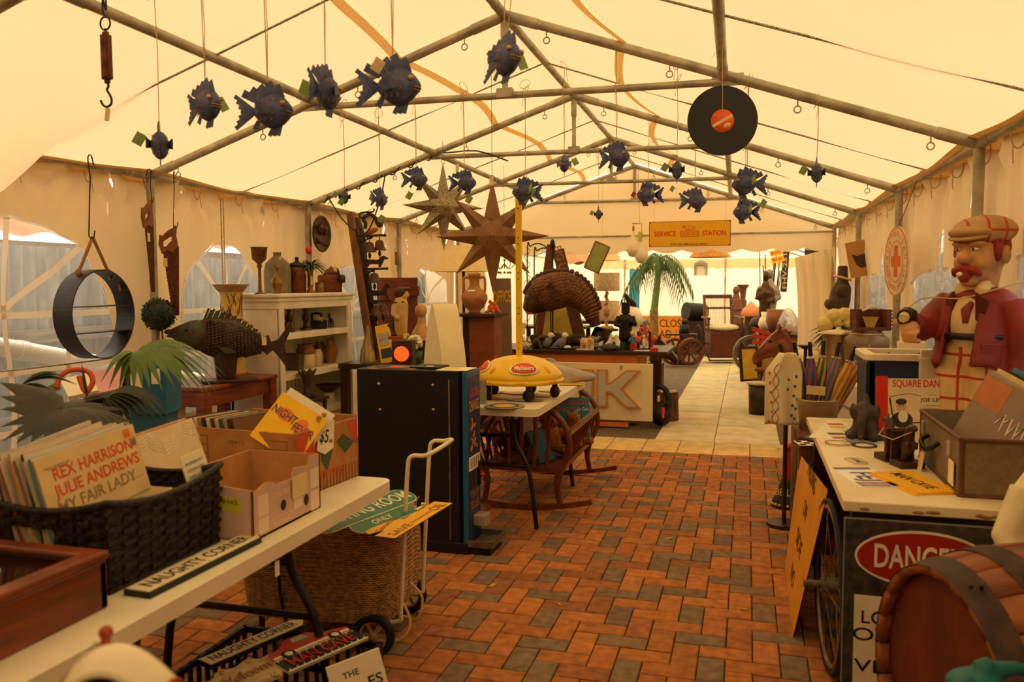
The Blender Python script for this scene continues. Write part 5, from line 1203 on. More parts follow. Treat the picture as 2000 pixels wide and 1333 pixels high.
def doorbell(label,px,py,Y,sil,bells,facing=0,mat_=DB,scale_=1.0):
 p=onY(px,py,Y); t=thing('doorbell',label,'doorbell',p,0,rot=Euler((0,0,YAW)),group='cast-iron doorbells on the post'); t.scale=(1.25,)*3
 b=MB(DB); b.bar((-.10,0,-.005),(.085,0,0),.014,.016); b.box((-.105,0,-.02),(.02,.05,.13))
 for k in range(3):
  b.tube([(-.085+.035*k+.018*q*math.cos(7*q),0,-.03+.01*k+.018*q*math.sin(7*q)) for q in [i/12 for i in range(13)]],.005,n=5)
 b.tube([(-.1,0,-.06),(-.05,0,-.035),(.0,0,-.006)],.006,n=5); b.ell((.088,0,.0),.011); b.obj('bracket',t)
 b=MB(mat_); sil(b); b.obj('animal',t)
 for (x,z,y) in bells:
  b=MB(BEL); b.lathe([(0,0),(.018,-.002),(.028,-.012),(.034,-.05),(.046,-.068),(.05,-.072),(.046,-.072),(.03,-.05),(.02,-.012),(0,-.01)],None,20,TR((x,y,z))); b.tube([(x,y,z+.02),(x,y,z)],.004); b.obj('bell',t)
  b=MB(IRON); b.tube([(x,y,z-.06),(x,y,z-.15)],.0025); b.ell((x,y,z-.095),(.011,.011,.02)); b.obj('clapper',t)
 return t
def flat(b,poly,s_=1,th=.012,x=0,z=0,m=None): b.prism([(px_*s_,pz*s_) for px_,pz in poly],th,m,TR((x,th/2,z),(PI/2,0,0)))
def s_cat(b):
 b.tube(smooth_path([(-.05,0,.045),(-.045,0,.085),(-.06,0,.115),(-.02,0,.145),(.02,0,.125),(.035,0,.09),(.05,0,.075)]),[.012,.013,.016]+[.016]*36 if False else .013,n=8); b.ell((.055,0,.07),(.022,.016,.016)); b.tube([(.07,0,.078),(.08,0,.095)],.005); b.tube([(.055,0,.082),(.06,0,.098)],.005)
 b.tube(smooth_path([(-.06,0,.115),(-.085,0,.13),(-.08,0,.155),(-.03,0,.16),(.01,0,.165),(.015,0,.185)]),.006,n=6)
 b.ell((-.0,-.004,.03),(.045,.016,.02),mat('rust_red_paint',(170,84,46),.5,0,.15),(0,-.35,0)); b.ell((-.045,0,.008),(.02,.012,.012),mat('bell_green',(72,90,60),.5))
doorbell('cast-iron doorbell with an arched black cat over two bells, topmost on the post',727,460,6.55,s_cat,[(-.02,-.045,0),(.045,-.03,.03)])
def s_dach(b): flat(b,[(-.07,.01),(-.07,.05),(-.095,.07),(-.09,.075),(-.06,.065),(.03,.062),(.05,.085),(.07,.09),(.10,.072),(.095,.066),(.07,.062),(.06,.04),(.045,.01),(.03,.01),(.03,.03),(-.03,.03),(-.045,.01)])
doorbell('cast-iron doorbell with a sausage dog over one bell, middle of the post',731,525,6.55,s_dach,[(.0,-.03,0)])
def s_horse(b): flat(b,[(-.07,.01),(-.06,.04),(-.085,.02),(-.09,.03),(-.065,.07),(-.03,.075),(.03,.07),(.05,.1),(.065,.125),(.075,.12),(.1,.095),(.095,.085),(.075,.09),(.065,.06),(.085,.015),(.075,.01),(.05,.04),(.02,.035),(-.03,.035),(-.045,.01)])
doorbell('cast-iron doorbell with a trotting horse over two bells, lowest on the post',737,588,6.55,s_horse,[(-.01,-.03,0),(.035,-.025,.03)])
p=onY(774,500,8.38); t=thing('spring_balance','thin brass spring balance with ring hanging on the far left tent post','scale',p); b=MB(BRASS); b.box((0,0,-.03),(.035,.015,.14)); b.obj('case',t,bevel=.004); b=MB(IRON); b.tube([(.018*math.sin(a),0,.06+.018*math.cos(a)) for a in [2*PI*i/14 for i in range(14)]],.003,closed=True); b.tube([(0,0,-.1),(0,0,-.15),(.01,0,-.165),(.02,0,-.15)],.003); b.tube([(0,0,.078),(-.004,0,.2)],.003); b.obj('hook',t)
p1=onY(740,543,7.5); p2=onY(812,545,7.5)
t=thing('window_shutter','red-brown timber shutter with two pale slots standing behind the carved child','shutter',((p1.x+p2.x)/2,7.5,0),.12)
W=(p2-p1).length; zt=p1.z; zb=.55; b=MB(REDW); hgt=zt-zb
for x in (-.5,-.12,.16,.5): b.box((x*(W-.07),0,zb+hgt/2),(.09,.03,hgt))
for z in (zt-.04,zb+.04,zb+hgt*.45): b.box((0,0,z),(W,.028,.08))
b.box((-.31*W,.0,zb+hgt/2),(.22*W,.012,hgt)); b.box((.33*W,.0,zb+hgt/2),(.2*W,.012,hgt)); b.box((.42*W,-.03,zt-.13),(.14,.05,.10)); b.obj('frame',t,bevel=.004)
b=MB(CREAM)
for x in (-.02,): b.box((x*W,.012,zb+hgt/2),(.5*W,.006,hgt));
b.obj('backing_panel',t); b=MB(DKWOOD); b.box((0,.02,zb/2),(W*.9,.25,zb)); b.obj('stand_crate',t)
ZB=.80
t=thing('work_bench','dark wooden bench behind the vending machine, crowded with small goods','bench',(-2.80,6.10,0)); b=MB(DKWOOD); b.box((0,0,ZB-.02),(.70,.42,.04)); b.obj('top',t)
for sx in (-1,1):
 for sy in (-1,1): b=MB(DKWOOD); b.box((sx*.31,sy*.17,(ZB-.04)/2),(.06,.06,ZB-.04)); b.obj('leg',t)
def onbench(px,Y): return onY(px,600,Y).x
FIGC=mat('cream_carved_paint',(206,164,100),.45,0,.15,16); FIGH=mat('carved_hair',(78,44,24),.5,0,.2,30)
x=onbench(783,6.18); zf=onY(783,661,6.18).z
t=thing('carved_child','painted wooden carving of a leaning child in overalls and a cap, behind the red lamp','statue',(x,6.18,zf),.3)
b=MB(FIGC); b.tube([(-.02,0,.02),(-.015,0,.12),(0,0,.2),(.0,0,.28),(.0,0,.33)],[.035,.05,.06,.062,.045]); b.tube([(.02,0,.02),(.01,0,.12),(0,0,.2)],[.03,.045,.06]); b.tube([(-.05,-.03,.28),(-.06,-.05,.2),(-.02,-.07,.16)],[.022,.018,.016]); b.ell((.02,0,.36),(.045,.042,.05)); b.ell((.06,0,.352),(.012,.012,.012)); b.obj('body',t,remesh=.008)
b=MB(FIGH); b.ell((-.0,0,.375),(.055,.052,.05)); b.ell((.035,0,.40),(.045,.04,.018),None,(0,-.2,0)); b.obj('cap',t)
b=MB(BLACK); b.tube([(.045,.03,.3),(.0,.06,.31),(-.05,.03,.29),(-.05,-.04,.29),(.03,-.05,.3)],.006); b.obj('straps',t)
b=MB(DKWOOD); b.tube([(-.08,.0,.02),(-.09,0,.1),(-.06,.02,.17)],[.04,.045,.035],n=10); b.ell((-.08,0,.03),(.06,.05,.03)); b.obj('tree_stump',t,remesh=.008)
b=MB(TERC); b.box((0,0,.005),(.2,.14,.03)); b.box((0,0,-(zf-ZB)/2),(.16,.12,zf-ZB)); b.obj('base',t,bevel=.004)
x=onbench(822,6.75); zf=onY(822,655,6.75).z
t=thing('bust','small tan bust of a bonneted head beside the white arched display case','statue',(x,6.75,0),-.4)
b=MB(mat('tan_plaster',(196,146,84),.6,0,.12,16)); b.ell((0,0,zf+.22),(.055,.055,.06)); b.ell((.035,-.02,zf+.205),(.03,.03,.04)); b.tube([(0,0,zf+.17),(0,0,zf+.1),(0,0,zf+.03),(0,0,zf-.06)],[.025,.04,.08,.11]); b.obj('head',t,remesh=.008)
b=MB(DKWOOD); b.cyl((0,0,zf-.1),(0,0,zf-.04),.14); b.cyl((0,0,0),(0,0,zf-.1),.09); b.obj('pedestal',t)
LENS=mat('lit_red_lens',(255,52,14),.3,0,.35,120,emit=2.6)
p=onY(789,690,5.75)
t=thing('signal_lamp','lit red traffic signal lamp in a dark housing behind the vending machine','lamp',(p.x,p.y,0),.15)
b=MB(mat('dark_red_housing',(66,34,28),.5)); b.box((0,0,p.z),(.16,.12,.20)); b.tube([(0,-.06,p.z+0)]+[(0,-.075,p.z)],.075,n=24); b.box((0,.02,(p.z-.1)/2),(.05,.05,p.z-.1),BLACK); b.box((0,.02,.012),(.25,.25,.024),BLACK); b.obj('housing',t,bevel=.006)
b=MB(LENS); b.M=TR((0,-.07,p.z),(PI/2,0,0)); b.lathe([(0,.022),(.03,.019),(.055,.008),(.062,0),(0,-.002)],None,28)
for i in range(-4,5):
 for j in range(-4,5):
  if (i*i+j*j)<18: b.ell((i*.0125,j*.0125,.02-.0006*(i*i+j*j)),.0055,None,None,6,4)
b.obj('lens',t,part_label='glowing red lens')
x=onbench(757,6.05); t=thing('picture_book','yellow picture panel with a painted scene leaning on the bench behind the records','picture',(x,6.05,ZB),.1,rot=Euler((-.25,-.22,.2)))
b=MB(YEL); b.box((0,0,.16),(.12,.012,.32)); b.obj('board',t); b=MB(mat('painted_scene',(196,176,140),.5,0,.4,14,c2=(96,110,130))); b.box((0,-.007,.20),(.09,.003,.11)); b.box((0,-.007,.08),(.09,.003,.08),mat('painted_dark',(46,52,66),.5)); b.obj('picture',t)
x=onbench(716,6.08); t=thing('driftwood','pale split driftwood stump standing beside the timber posts','driftwood',(x,6.08,ZB)); b=MB(mat('bleached_wood',(196,168,116),.7,0,.35,14,.5,40,stretch=(2,2,.4)))
for (dx,h,r) in ((0,.30,.035),(-.03,.2,.03),(.03,.16,.03),(.045,.1,.02)): b.tube([(dx,0,0),(dx*.9,.0,h*.5),(dx*.5+.008,0,h)],[r*1.3,r,r*.25],n=8)
b.obj('trunk',t)
def flowerpot(label,px,Y,m,fc):
 x=onbench(px,Y); z0=ZB; t=thing('flower_pot',label,'flower pot',(x,Y,z0),group='small flower pots on the bench'); b=MB(m); b.lathe([(0,0),(.045,0),(.06,.1),(.055,.1),(0,.09)],None,20); b.obj('pot',t)
 b=MB(LEAF); b2=MB(fc)
 for q in range(26):
  a=R_.uniform(0,2*PI); e=R_.uniform(.3,1.4); blade(b,(0,0,.09),(math.cos(a)*math.cos(e),math.sin(a)*math.cos(e),math.sin(e)),R_.uniform(.06,.11),.022,.4,LEAF)
  u=Vector((R_.gauss(0,1),R_.gauss(0,1),R_.gauss(0,1))).normalized(); b2.ell(Vector((0,0,.17))+u*.05,(.02,.02,.016),None,None,8,5)
 b.obj('leaves',t); b2.obj('flowers',t); return t
for nm,px,Y,m,fc in (('white slatted flower pot of yellow-green blooms behind the red lamp',796,6.15,WHITE,mat('lime_bloom',(196,190,96),.6,0,.2,30)),('green flower pot of white lilies right of the slatted one',810,6.0,mat('pot_green',(40,84,50),.5),mat('white_bloom',(230,224,190),.6,0,.1,30))): flowerpot(nm,px,Y,m,fc)
VY0,VY1,VX0,VX1,VH=4.0,4.225,-2.03,-1.405,.975
t=thing('vending_machine','tall narrow black nut vending machine with a blue picture front','vending machine',((VX0+VX1)/2,(VY0+VY1)/2,0))
W,Dp=VX1-VX0,VY1-VY0
b=MB(BLACK); b.box((-.02,0,VH/2+.02),(W-.04,Dp,VH-.04)); b.box((0,0,.03),(W+.02,Dp+.01,.06)); b.obj('cabinet',t,bevel=.004)
b=MB(STEELD); b.box((.22,-Dp/2-.001,.5),(.008,.004,.86)); b.obj('trim_strip',t)
b=MB(mat('chipped_spot',(206,196,176),.6))
for (px,py) in ((740,750),(845,752),(742,800),(846,800),(739,749)): q=onY(px,py,VY0-.002); b.ell((q.x-t.location.x,-Dp/2-.001,q.z),(.008,.002,.006),None,None,8,5)
b.obj('screw_spots',t)
BLU=mat('vending_blue',(24,92,132),.4,0,.08); BLUD=mat('vending_deep_blue',(22,40,98),.4,0,.15,8)
fx=W/2-.02
b=MB(BLU); b.box((fx+.012,0,VH/2+.02),(.024,Dp,VH-.05)); b.obj('front_panel',t,bevel=.003)
Fm=frame((fx+.0245,0,0),(0,1,0),(0,0,1)); NUT=mat('nut_tan',(190,128,60),.5,0,.2,20); ORR=mat('vend_red',(206,60,26),.5);
b=MB(BLUD); b.M=Fm; b.box((0,.72,.0005),(Dp-.04,.44,.002)); b.box((0,.20,.0005),(Dp-.04,.28,.002)); b.obj('picture_panels',t)
b=MB(ORR); b.M=Fm; b.text('LOOSE',.05,ORR,TR((0,.85,.002)),width=.15,off=.012); b.text('CHANGE',.06,mat('vend_gold',(214,160,70),.5),TR((0,.78,.002)),width=.16,off=.012); b.text('TINY',.045,NUT,TR((0,.30,.002)),width=.13,off=.012); b.text('TELLER',.045,NUT,TR((0,.245,.002)),width=.15,off=.012); b.obj('lettering',t)
b=MB(NUT); b.M=Fm
for k in range(14): b.ell((R_.uniform(-.07,.07),R_.uniform(.54,.71),.003),(.018,.009,.004),None,(0,0,R_.uniform(0,3)),8,5)
b.obj('nut_pictures',t)
b=MB(PAPER); b.M=Fm; b.box((0,.475,.002),(Dp-.05,.075,.003))
for k in range(5): b.box((-.06+.03*k,.475,.004),(.012,.055,.001),mat('label_grey',(120,100,80),.6))
b.obj('price_card',t)
b=MB(BLACK); b.M=Fm; b.box((-.03,.39,.001),(.11,.10,.004)); b.box((.07,.40,.006),(.03,.13,.014)); b.obj('coin_slot',t); b=MB(ORR); b.M=Fm; b.ell((.075,.39,.02),(.014,.014,.016)); b.obj('knob',t,part_label='round red knob')
b=MB(STEEL); b.M=Fm; b.box((.02,.16,.035),(.09,.06,.07)); b.obj('coin_chute',t,bevel=.004)
b=MB(STEELD); b.box((fx+.09,.0,.045),(.14,Dp,.006)); b.box((fx+.16,0,.06),(.006,Dp,.035)); b.box((fx+.09,-Dp/2,.06),(.14,.006,.035)); b.box((fx+.09,Dp/2,.06),(.14,.006,.035)); b.box((fx+.08,0,.02),(.13,Dp-.02,.04),BLACK); b.obj('drip_tray',t)
VT=VH
t=thing('loose_record','black record lying flat on a paper sleeve on top of the vending machine','record',(-1.84,4.11,VT),.1)
b=MB(mat('brown_sleeve',(170,116,76),.7)); b.box((.0,0,.0015),(.26,.2,.003)); b.obj('sleeve',t); b=MB(VIN); b.lathe([(0,.003),(.125,.003),(.128,.0045),(.125,.006),(.045,.006),(0,.006)],None,48,None,sy=.8); b.lathe([(0,.0066),(.042,.0066),(.042,.006),(0,.006)],LAB,24,sy=.8); b.obj('disc',t)
t=thing('record_sleeve_dark','dark album sleeve lying on the vending machine beside the loose record','record',(-1.66,4.135,VT),-.08); b=MB(BLACK); b.box((0,0,.006),(.16,.16,.012)); b.box((.02,-.03,.0125),(.04,.03,.001),PAPER); b.obj('sleeve',t)
t=thing('paper_sheet','yellow-printed paper sheet on the right front of the vending machine top','paper',(-1.49,4.10,VT),.02); b=MB(PAPER); b.box((0,0,.0012),(.17,.18,.0024)); b.box((-.03,.02,.0027),(.08,.10,.0006),mat('lemon_print',(222,200,60),.6)); b.obj('sheet',t)
folding_table('white folding table of tin signs beside the vending machine, under the yellow stand',-1.87,-1.095,4.30,5.72,[(-.46,-.25),(.5,.2)])
p=onD(868,655,4.75); p.z=T
t=thing('display_stand','plain white arched display stand rising behind the vending machine','display',(p.x,p.y,T),-.80)
b=MB(mat('display_cream',(236,216,170),.55,0,.03)); hh=onD(868,594,4.75).z-T
n=16; L_=[(-.155*(1-(i/n)**2.2*.92),hh*i/n) for i in range(n+1)]; Rr_=[(.155*(1-(i/n)**2.2*.92),hh*i/n) for i in range(n,-1,-1)]
b.prism(L_+Rr_,.15,None,TR((0,.075,0),(PI/2,0,0)),smooth=True); b.obj('shell',t)
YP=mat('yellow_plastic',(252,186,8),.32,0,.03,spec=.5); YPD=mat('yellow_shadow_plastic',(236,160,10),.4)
t=thing('wheeled_stand','yellow wheeled promotional stand with a tall drilled pole on the folding table','display stand',(-1.325,4.76,T),.1)
b=MB(YP); b.M=TR((0,0,.04)); b.lathe([(0,.055),(.25,.055),(.268,.06),(.27,.075),(.262,.08),(.258,.085),(.262,.095),(.25,.12),(.21,.16),(.15,.195),(.08,.212),(.03,.216),(0,.216)],None,64); b.obj('base_shell',t)
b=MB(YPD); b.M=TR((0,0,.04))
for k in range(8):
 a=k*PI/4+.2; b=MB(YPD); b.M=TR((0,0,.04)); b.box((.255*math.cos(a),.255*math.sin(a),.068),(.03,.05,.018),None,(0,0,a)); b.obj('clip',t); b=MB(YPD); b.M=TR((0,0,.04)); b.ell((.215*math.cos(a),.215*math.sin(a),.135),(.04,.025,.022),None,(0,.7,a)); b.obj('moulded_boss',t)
b=MB(YP); b.box((.0,0,.21+.50),(.036,.036,1.0)); b.obj('pole',t,bevel=.004)
b=MB(BLACK)
for k in range(9):
 z=.30+.105*k-(.07 if k%2 else 0); b.M=TR((-.0,-.0185,z),(PI/2,0,0)); b.lathe([(0,.0015),(.0042,.0015),(.0042,0),(0,0)],None,12)
b.obj('drilled_holes',t)
def decal(nm,a,txt):
 b=MB(WHITE); nrm=Vector((math.cos(a)*.72,math.sin(a)*.72,.75)).normalized(); c_=Vector((.222*math.cos(a),.222*math.sin(a),.197)); ex=Vector((-math.sin(a),math.cos(a),0)); X=frame(c_,ex,nrm.cross(ex))
 def dome(p,al): return (p[0],p[1]*.55,p[2]-p[0]*p[0]*2.0)
 b.lathe([(0,.004),(.084,.004),(.088,.0),(0,-.004)],WHITE,32,X,fn=dome); b.lathe([(0,.0065),(.074,.0065),(.074,.002),(0,.002)],mat('badge_orange',(226,88,24),.5,0,.04),32,X,fn=dome)
 b.obj('badge',t)
 if txt: b=MB(WHITE); b.text(txt,.034,None,X@TR((0,-.003,.0066)),width=.115,shear=.2,off=.014,ext=.002); b.obj('badge_lettering',t,part_label='white Maltesers lettering')
decal('b',-1.28,'Maltesers'); decal('b',-2.75,None)
for k in range(5):
 a=k*2*PI/5-1.15; b=MB(BLACK); c_=Vector((.215*math.cos(a),.215*math.sin(a),.036)); X=TR(c_,(PI/2,0,a+.9)); b.lathe([(0,-.015),(.030,-.015),(.036,-.009),(.036,.009),(.030,.015),(0,.015)],None,20,X); b.box(c_+Vector((0,0,.045)),(.03,.03,.03)); b.obj('castor_wheel',t)
b=MB(KRAFT); b.box((.03,-.025,.42),(.024,.0015,.07),None,(0,.08,0)); b.tube([(-.02,-.02,.465),(.02,-.024,.462),(.03,-.025,.455)],.001,STRING); b.obj('price_tag',t)
def tin(label,px,py,shape,w_,h_,rot,face,th=.006,art=None,name='tin_sign'):
 w_*=1.2; h_*=1.2
 c_=onZ(px,py,T); t=thing(name,label,'sign',(c_.x,c_.y,T),rot,group='tin signs lying on the folding table')
 b=MB(face); pts=rrect(w_,h_,.008) if shape=='r' else ([(w_/2*math.cos(a),h_/2*math.sin(a)) for a in [2*PI*i/36 for i in range(36)]] if shape=='o' else [(w_/2*math.cos(a)*(1+.12*math.sin(3*a)),h_/2*math.sin(a)*(1+.1*math.cos(4*a))) for a in [2*PI*i/40 for i in range(40)]])
 b.prism(pts,th,m2=STEELD); b.obj('plate',t)
 if art: b=MB(); art(b,th); b.obj('print',t)
 return t
TINY=mat('tin_yellow',(246,180,44),.4,0,.1,14); TINW=mat('tin_white',(222,204,170),.4,0,.12,14); TINR=mat('tin_red',(206,76,32),.4,0,.15,14); TING=mat('tin_grey',(170,160,146),.4,.3,.2,14)
tin('round grey-rimmed tin sign with a yellow centre, nearest the table corner',985,795,'o',.19,.19,0,TING,art=lambda b,z:(b.prism(circ(.055,24),.0008,TINY,TR((0,0,z))),b.ring(circ(.085,36),circ(.07,36),.001,BLACK,TR((0,0,z)))))
tin('oval tin sign half red and half silver behind the round one',1025,783,'o',.19,.10,.0,TING,art=lambda b,z:b.prism(circ(.04,20,ry=.03,cx=-.04),.0008,TINR,TR((0,0,z))))
tin('yellow rectangular tin sign at the table edge',1050,774,'r',.13,.10,.1,TINY)
tin('orange boat-shaped tin sign lying in front of the stand wheels',1010,770,'b',.17,.08,0,TINY)
tin('red and white tin sign with black script leaning near the grey bookend',962,768,'b',.13,.10,.1,TINR,art=lambda b,z:b.text('HOT ROD',.02,WHITE,TR((0,0,z)),width=.09,off=.01))
tin('small red and cream tin sign left behind the round one',965,780,'b',.14,.08,.0,TINW,art=lambda b,z:b.prism(circ(.03,14,ry=.02),.0008,TINR,TR((.02,0,z))))
tin('yellow tin sign at the far corner of the folding table',1115,752,'r',.13,.11,.2,TINY,art=lambda b,z:b.text('SALE',.03,TINR,TR((0,0,z)),width=.09,off=.01))
tin('cream and yellow patterned tin sign by the right stand wheel',1075,765,'b',.12,.09,.4,TINW,art=lambda b,z:b.prism(circ(.025,14,ry=.02,cx=-.02),.0008,TINY,TR((0,0,z))))
c_=onZ(930,790,T); t=thing('bookend','plain grey metal bookend standing at the left of the tin signs','bookend',(c_.x,c_.y,T),.25); b=MB(TING); b.box((0,0,.07),(.12,.004,.14)); b.box((0,.04,.002),(.12,.08,.004)); b.obj('plate',t)
c_=onZ(1118,752,T); t=thing('dolphin_ornament','pale grey stone dolphin ornament at the far end of the folding table','ornament',(-1.22,5.55,T),-.15)
b=MB(mat('pale_grey_stone',(176,164,148),.6,0,.1,16)); b.tube(smooth_path([(-.2,0,.13),(-.15,0,.10),(-.05,0,.075),(.06,0,.055),(.14,0,.05),(.21,0,.045)]),[.012+.04*math.sin(PI*min(1,(i+3)/36)) for i in range(31)],n=10); b.ell((-.17,0,.145),(.05,.035,.012),None,(0,-.5,0)); b.ell((-.1,.03,.14),(.045,.01,.03),None,(.3,.5,0)); b.ell((.2,0,.05),(.03,.028,.026)); b.ell((.03,0,.02),(.06,.05,.03)); b.obj('body',t,remesh=.009)
t=thing('rocking_cradle','spindled red-brown wooden rocking cradle full of toys and books under the folding table','cradle',(-1.36,5.43,0))
RW=mat('cradle_wood',(120,56,26),.35,0,.25,8,.05,40,.5,stretch=(2,2,2)); w_=.25
for sy in (-1,1):
 y=sy*.50
 b=MB(RW)
 hp=[(-w_-.0,y,.26),(-w_-.06,y,.40),(-w_-.02,y,.56),(-w_*.55,y,.66),(0,y,.695),(w_*.55,y,.66),(w_+.02,y,.56),(w_+.06,y,.40),(w_,y,.26)]
 P=smooth_path(hp,5); b.tube(P,.019,n=10); b.obj('end_hoop',t)
 for s_ in (-1,1):
  b=MB(RW); b.tube(smooth_path([(s_*(w_),y,.27),(s_*(w_-.02),y,.16),(s_*(w_-.0),y,.045)]),[.024]*6+[.019]*7,n=10); b.obj('leg',t)
 b=MB(RW); rk=[(x,y,.018+.085*(x/.55)**2) for x in [-.45+.09*i for i in range(11)]];
 for p,q in zip(rk[:-1],rk[1:]): b.bar(p,q,.03,.032,up=(0,1,0))
 b.obj('rocker',t)
 b=MB(RW); b.bar((-w_-.02,y,.265),(w_+.02,y,.265),.035,.03,up=(0,1,0)); b.obj('end_rail',t)
 for k in range(5):
  x=lerp(-w_*.72,w_*.72,k/4); zt=.695-.13*(abs(x)/w_)**2.0; b=MB(RW); b.tube([(x*.9,y,.27),(x*.94,y,.36),(x*.96,y,.40),(x*.98,y,.46),(x,y,.56),(x,y,zt)],[.011,.016,.010,.016,.010,.009],n=8); b.obj('spindle',t)
for s_ in (-1,1):
 b=MB(RW); b.bar((s_*(w_+.055),-.5,.50),(s_*(w_+.055),.5,.50),.026,.03); b.obj('side_rail',t); b=MB(RW); b.bar((s_*w_,-.5,.265),(s_*w_,.5,.265),.028,.034); b.obj('bottom_rail',t)
 for k in range(9):
  y=lerp(-.44,.44,k/8); b=MB(RW); b.tube([(s_*w_,y,.27),(s_*(w_+.02),y,.35),(s_*(w_+.04),y,.43),(s_*(w_+.055),y,.49)],[.008,.012,.009,.008],n=7); b.obj('spindle',t)
b=MB(MIDWOOD); b.box((0,0,.272),(2*w_-.02,.98,.014)); b.obj('floor_board',t)
FUR=mat('golden_plush',(178,112,44),.95,0,.25,40,.8,160); FURD=mat('brown_plush',(92,52,26),.95,0,.3,40,.8,160)
def teddy(label,loc,rz,m,s_=1):
 t=thing('teddy_bear',label,'toy',loc,rz); b=MB(m); S=lambda *a:tuple(q*s_ for q in a)
 b.ell(S(0,0,.10),S(.075,.085,.095)); b.ell(S(.02,0,.23),S(.065,.07,.062)); b.ell(S(.075,0,.215),S(.03,.032,.026));
 for sy in (-1,1): b.ell(S(.0,sy*.055,.285),S(.014,.026,.026)); b.tube([S(.02,sy*.07,.15),S(.06,sy*.11,.12),S(.10,sy*.10,.10)],[.03*s_,.027*s_,.026*s_]); b.tube([S(.03,sy*.05,.04),S(.11,sy*.07,.035),S(.17,sy*.075,.05)],[.038*s_,.034*s_,.034*s_])
 b.obj('body',t,remesh=.009*s_,smooth=3); b=MB(BLACK)
 for sy in (-1,1): b.ell(S(.078,sy*.025,.245),.007*s_,None,None,8,5)
 b.ell(S(.104,0,.222),S(.007,.011,.008),None,None,8,5); b.obj('face',t); return t
teddy('golden plush teddy bear in the cradle, biggest','(0)' and (-1.27,5.30,.29),-1.1,FUR,1.05); teddy('small dark brown plush bear at the left of the cradle',(-1.48,5.16,.29),-1.3,FURD,.85); teddy('golden plush bear lying at the far right of the cradle',(-1.18,5.62,.29),-.5,FUR,.8)
t=thing('story_book','turquoise hardback children\'s story book with a blonde girl, standing in the cradle','book',(-1.17,5.70,.29),.25,rot=Euler((-.22,0,.38)))
b=MB(mat('book_turquoise',(30,118,140),.4,0,.06)); b.box((0,0,.175),(.22,.024,.30)); b.obj('cover',t,bevel=.003); b=MB(PAPER); b.box((.003,0,.175),(.216,.018,.29)); b.obj('pages',t)
b=MB(ORR); b.M=TR((0,-.0125,0),(PI/2,0,0)); b.text('FAVOURITE',.034,ORR,TR((0,.285,.001)),width=.19,off=.014); b.text('BOOK',.026,ORR,TR((-.04,.24,.001)),width=.10,off=.014); b.text('for Girls',.024,WHITE,TR((.06,.238,.001)),width=.08,off=.006); b.obj('lettering',t)
b=MB(mat('blonde_print',(226,190,90),.6)); b.M=TR((0,-.0125,0),(PI/2,0,0)); b.prism(circ(.07,24,cx=.02,cy=.10),.001); b.prism(circ(.045,20,cx=.0,cy=.09),.0016,mat('skin_print',(214,160,112),.6)); b.obj('cover_picture',t)
t=thing('plush_toy','black round plush toy head sticking up in the cradle','toy',(-1.32,5.78,.29)); b=MB(mat('black_plush',(20,16,16),.95,0,.2,40,.6,120)); b.ell((0,0,.28),(.065,.06,.065)); b.ell((-.05,0,.335),.026); b.ell((.05,0,.33),.022); b.tube([(0,0,.24),(0,0,.0)],[.05,.07]); b.obj('body',t,remesh=.009)
for nm,x,y,col,rz,tl in (('pale annual leaning low at the near left of the cradle',-1.50,5.42,PAPER,.5,.25),('grey hardback book lying in the bottom of the cradle',-1.38,5.02,mat('grey_cloth',(120,108,100),.7),.2,1.3),('blue-spined book leaning at the near end of the cradle',-1.22,5.03,mat('blue_cloth',(40,84,110),.7),1.2,.5)):
 t=thing('book',nm,'book',(x,y,.29),rz,rot=Euler((-tl,0,rz))); b=MB(col); b.box((0,0,.11),(.17,.02,.22)); b.obj('cover',t,bevel=.002); b=MB(PAPER); b.box((.003,0,.11),(.168,.014,.212)); b.obj('pages',t)
# ================================================================== CENTRE AND BACK
ORB=mat('orange_board',(206,116,36),.55,0,.1,6); ORTOP=mat('orange_edge',(214,140,50),.5,0,.1)
TY0,TY1,TZ=8.25,9.15,.745
t=thing('display_counter','long dark-topped orange counter of ornaments behind the big white letter board','counter',(-1.72,(TY0+TY1)/2,0))
b=MB(DKWOOD); b.box((0,0,TZ-.018),(1.92,TY1-TY0,.036)); b.obj('top',t,bevel=.004)
b=MB(ORB); b.box((-.12,0,(TZ-.036)/2),(1.55,TY1-TY0-.08,TZ-.036)); b.obj('body',t,bevel=.004)
BY=8.10
p0=onY(1098,707,BY); p1=onY(1275,712,BY)
BW_=p1.x+1.95; bx=(p1.x-1.95)/2; bh=p1.z
t=thing('letter_board','large white board with raised outlined letters, leaning on the orange counter','sign',(bx,BY,0),0)
b=MB(mat('board_white',(228,208,166),.55,0,.08,4)); b.box((0,.015,bh/2+.03),(BW_,.03,bh-.06)); b.obj('panel',t,bevel=.004)
LFACE=mat('letter_grey',(186,176,160),.5,0,.06); LOUT=mat('letter_outline',(196,128,60),.5,0,.08)
def letter(poly,inner,nm):
 l=MB(LOUT); l.prism(poly,.035,LOUT,frame((0,-.0,0),(1,0,0),(0,0,1)),m2=LOUT); l.prism(inner,.004,LFACE,frame((0,-.035,0),(1,0,0),(0,0,1))); return l.obj(nm,t)
L_=lambda px,py:(onY(px,py,BY).x-bx,onY(px,py,BY).z)
K=[(1167,722),(1187,722),(1187,748),(1192,748),(1224,723),(1252,724),(1216,760),(1252,798),(1224,797),(1193,767),(1187,767),(1187,796),(1167,794)]
Ki=[(1170,725),(1184,725),(1184,751),(1193,751),(1226,726),(1244,727),(1211,760),(1244,795),(1226,794),(1194,764),(1184,764),(1184,792),(1170,791)]
letter([L_(*p) for p in K][::-1],[L_(*p) for p in Ki][::-1],'letter_k')
I=[(1128,721),(1160,722),(1159,796),(1124,795),(1124,790),(1139,789),(1139,776),(1124,752),(1124,742),(1139,765),(1140,727),(1128,727)]
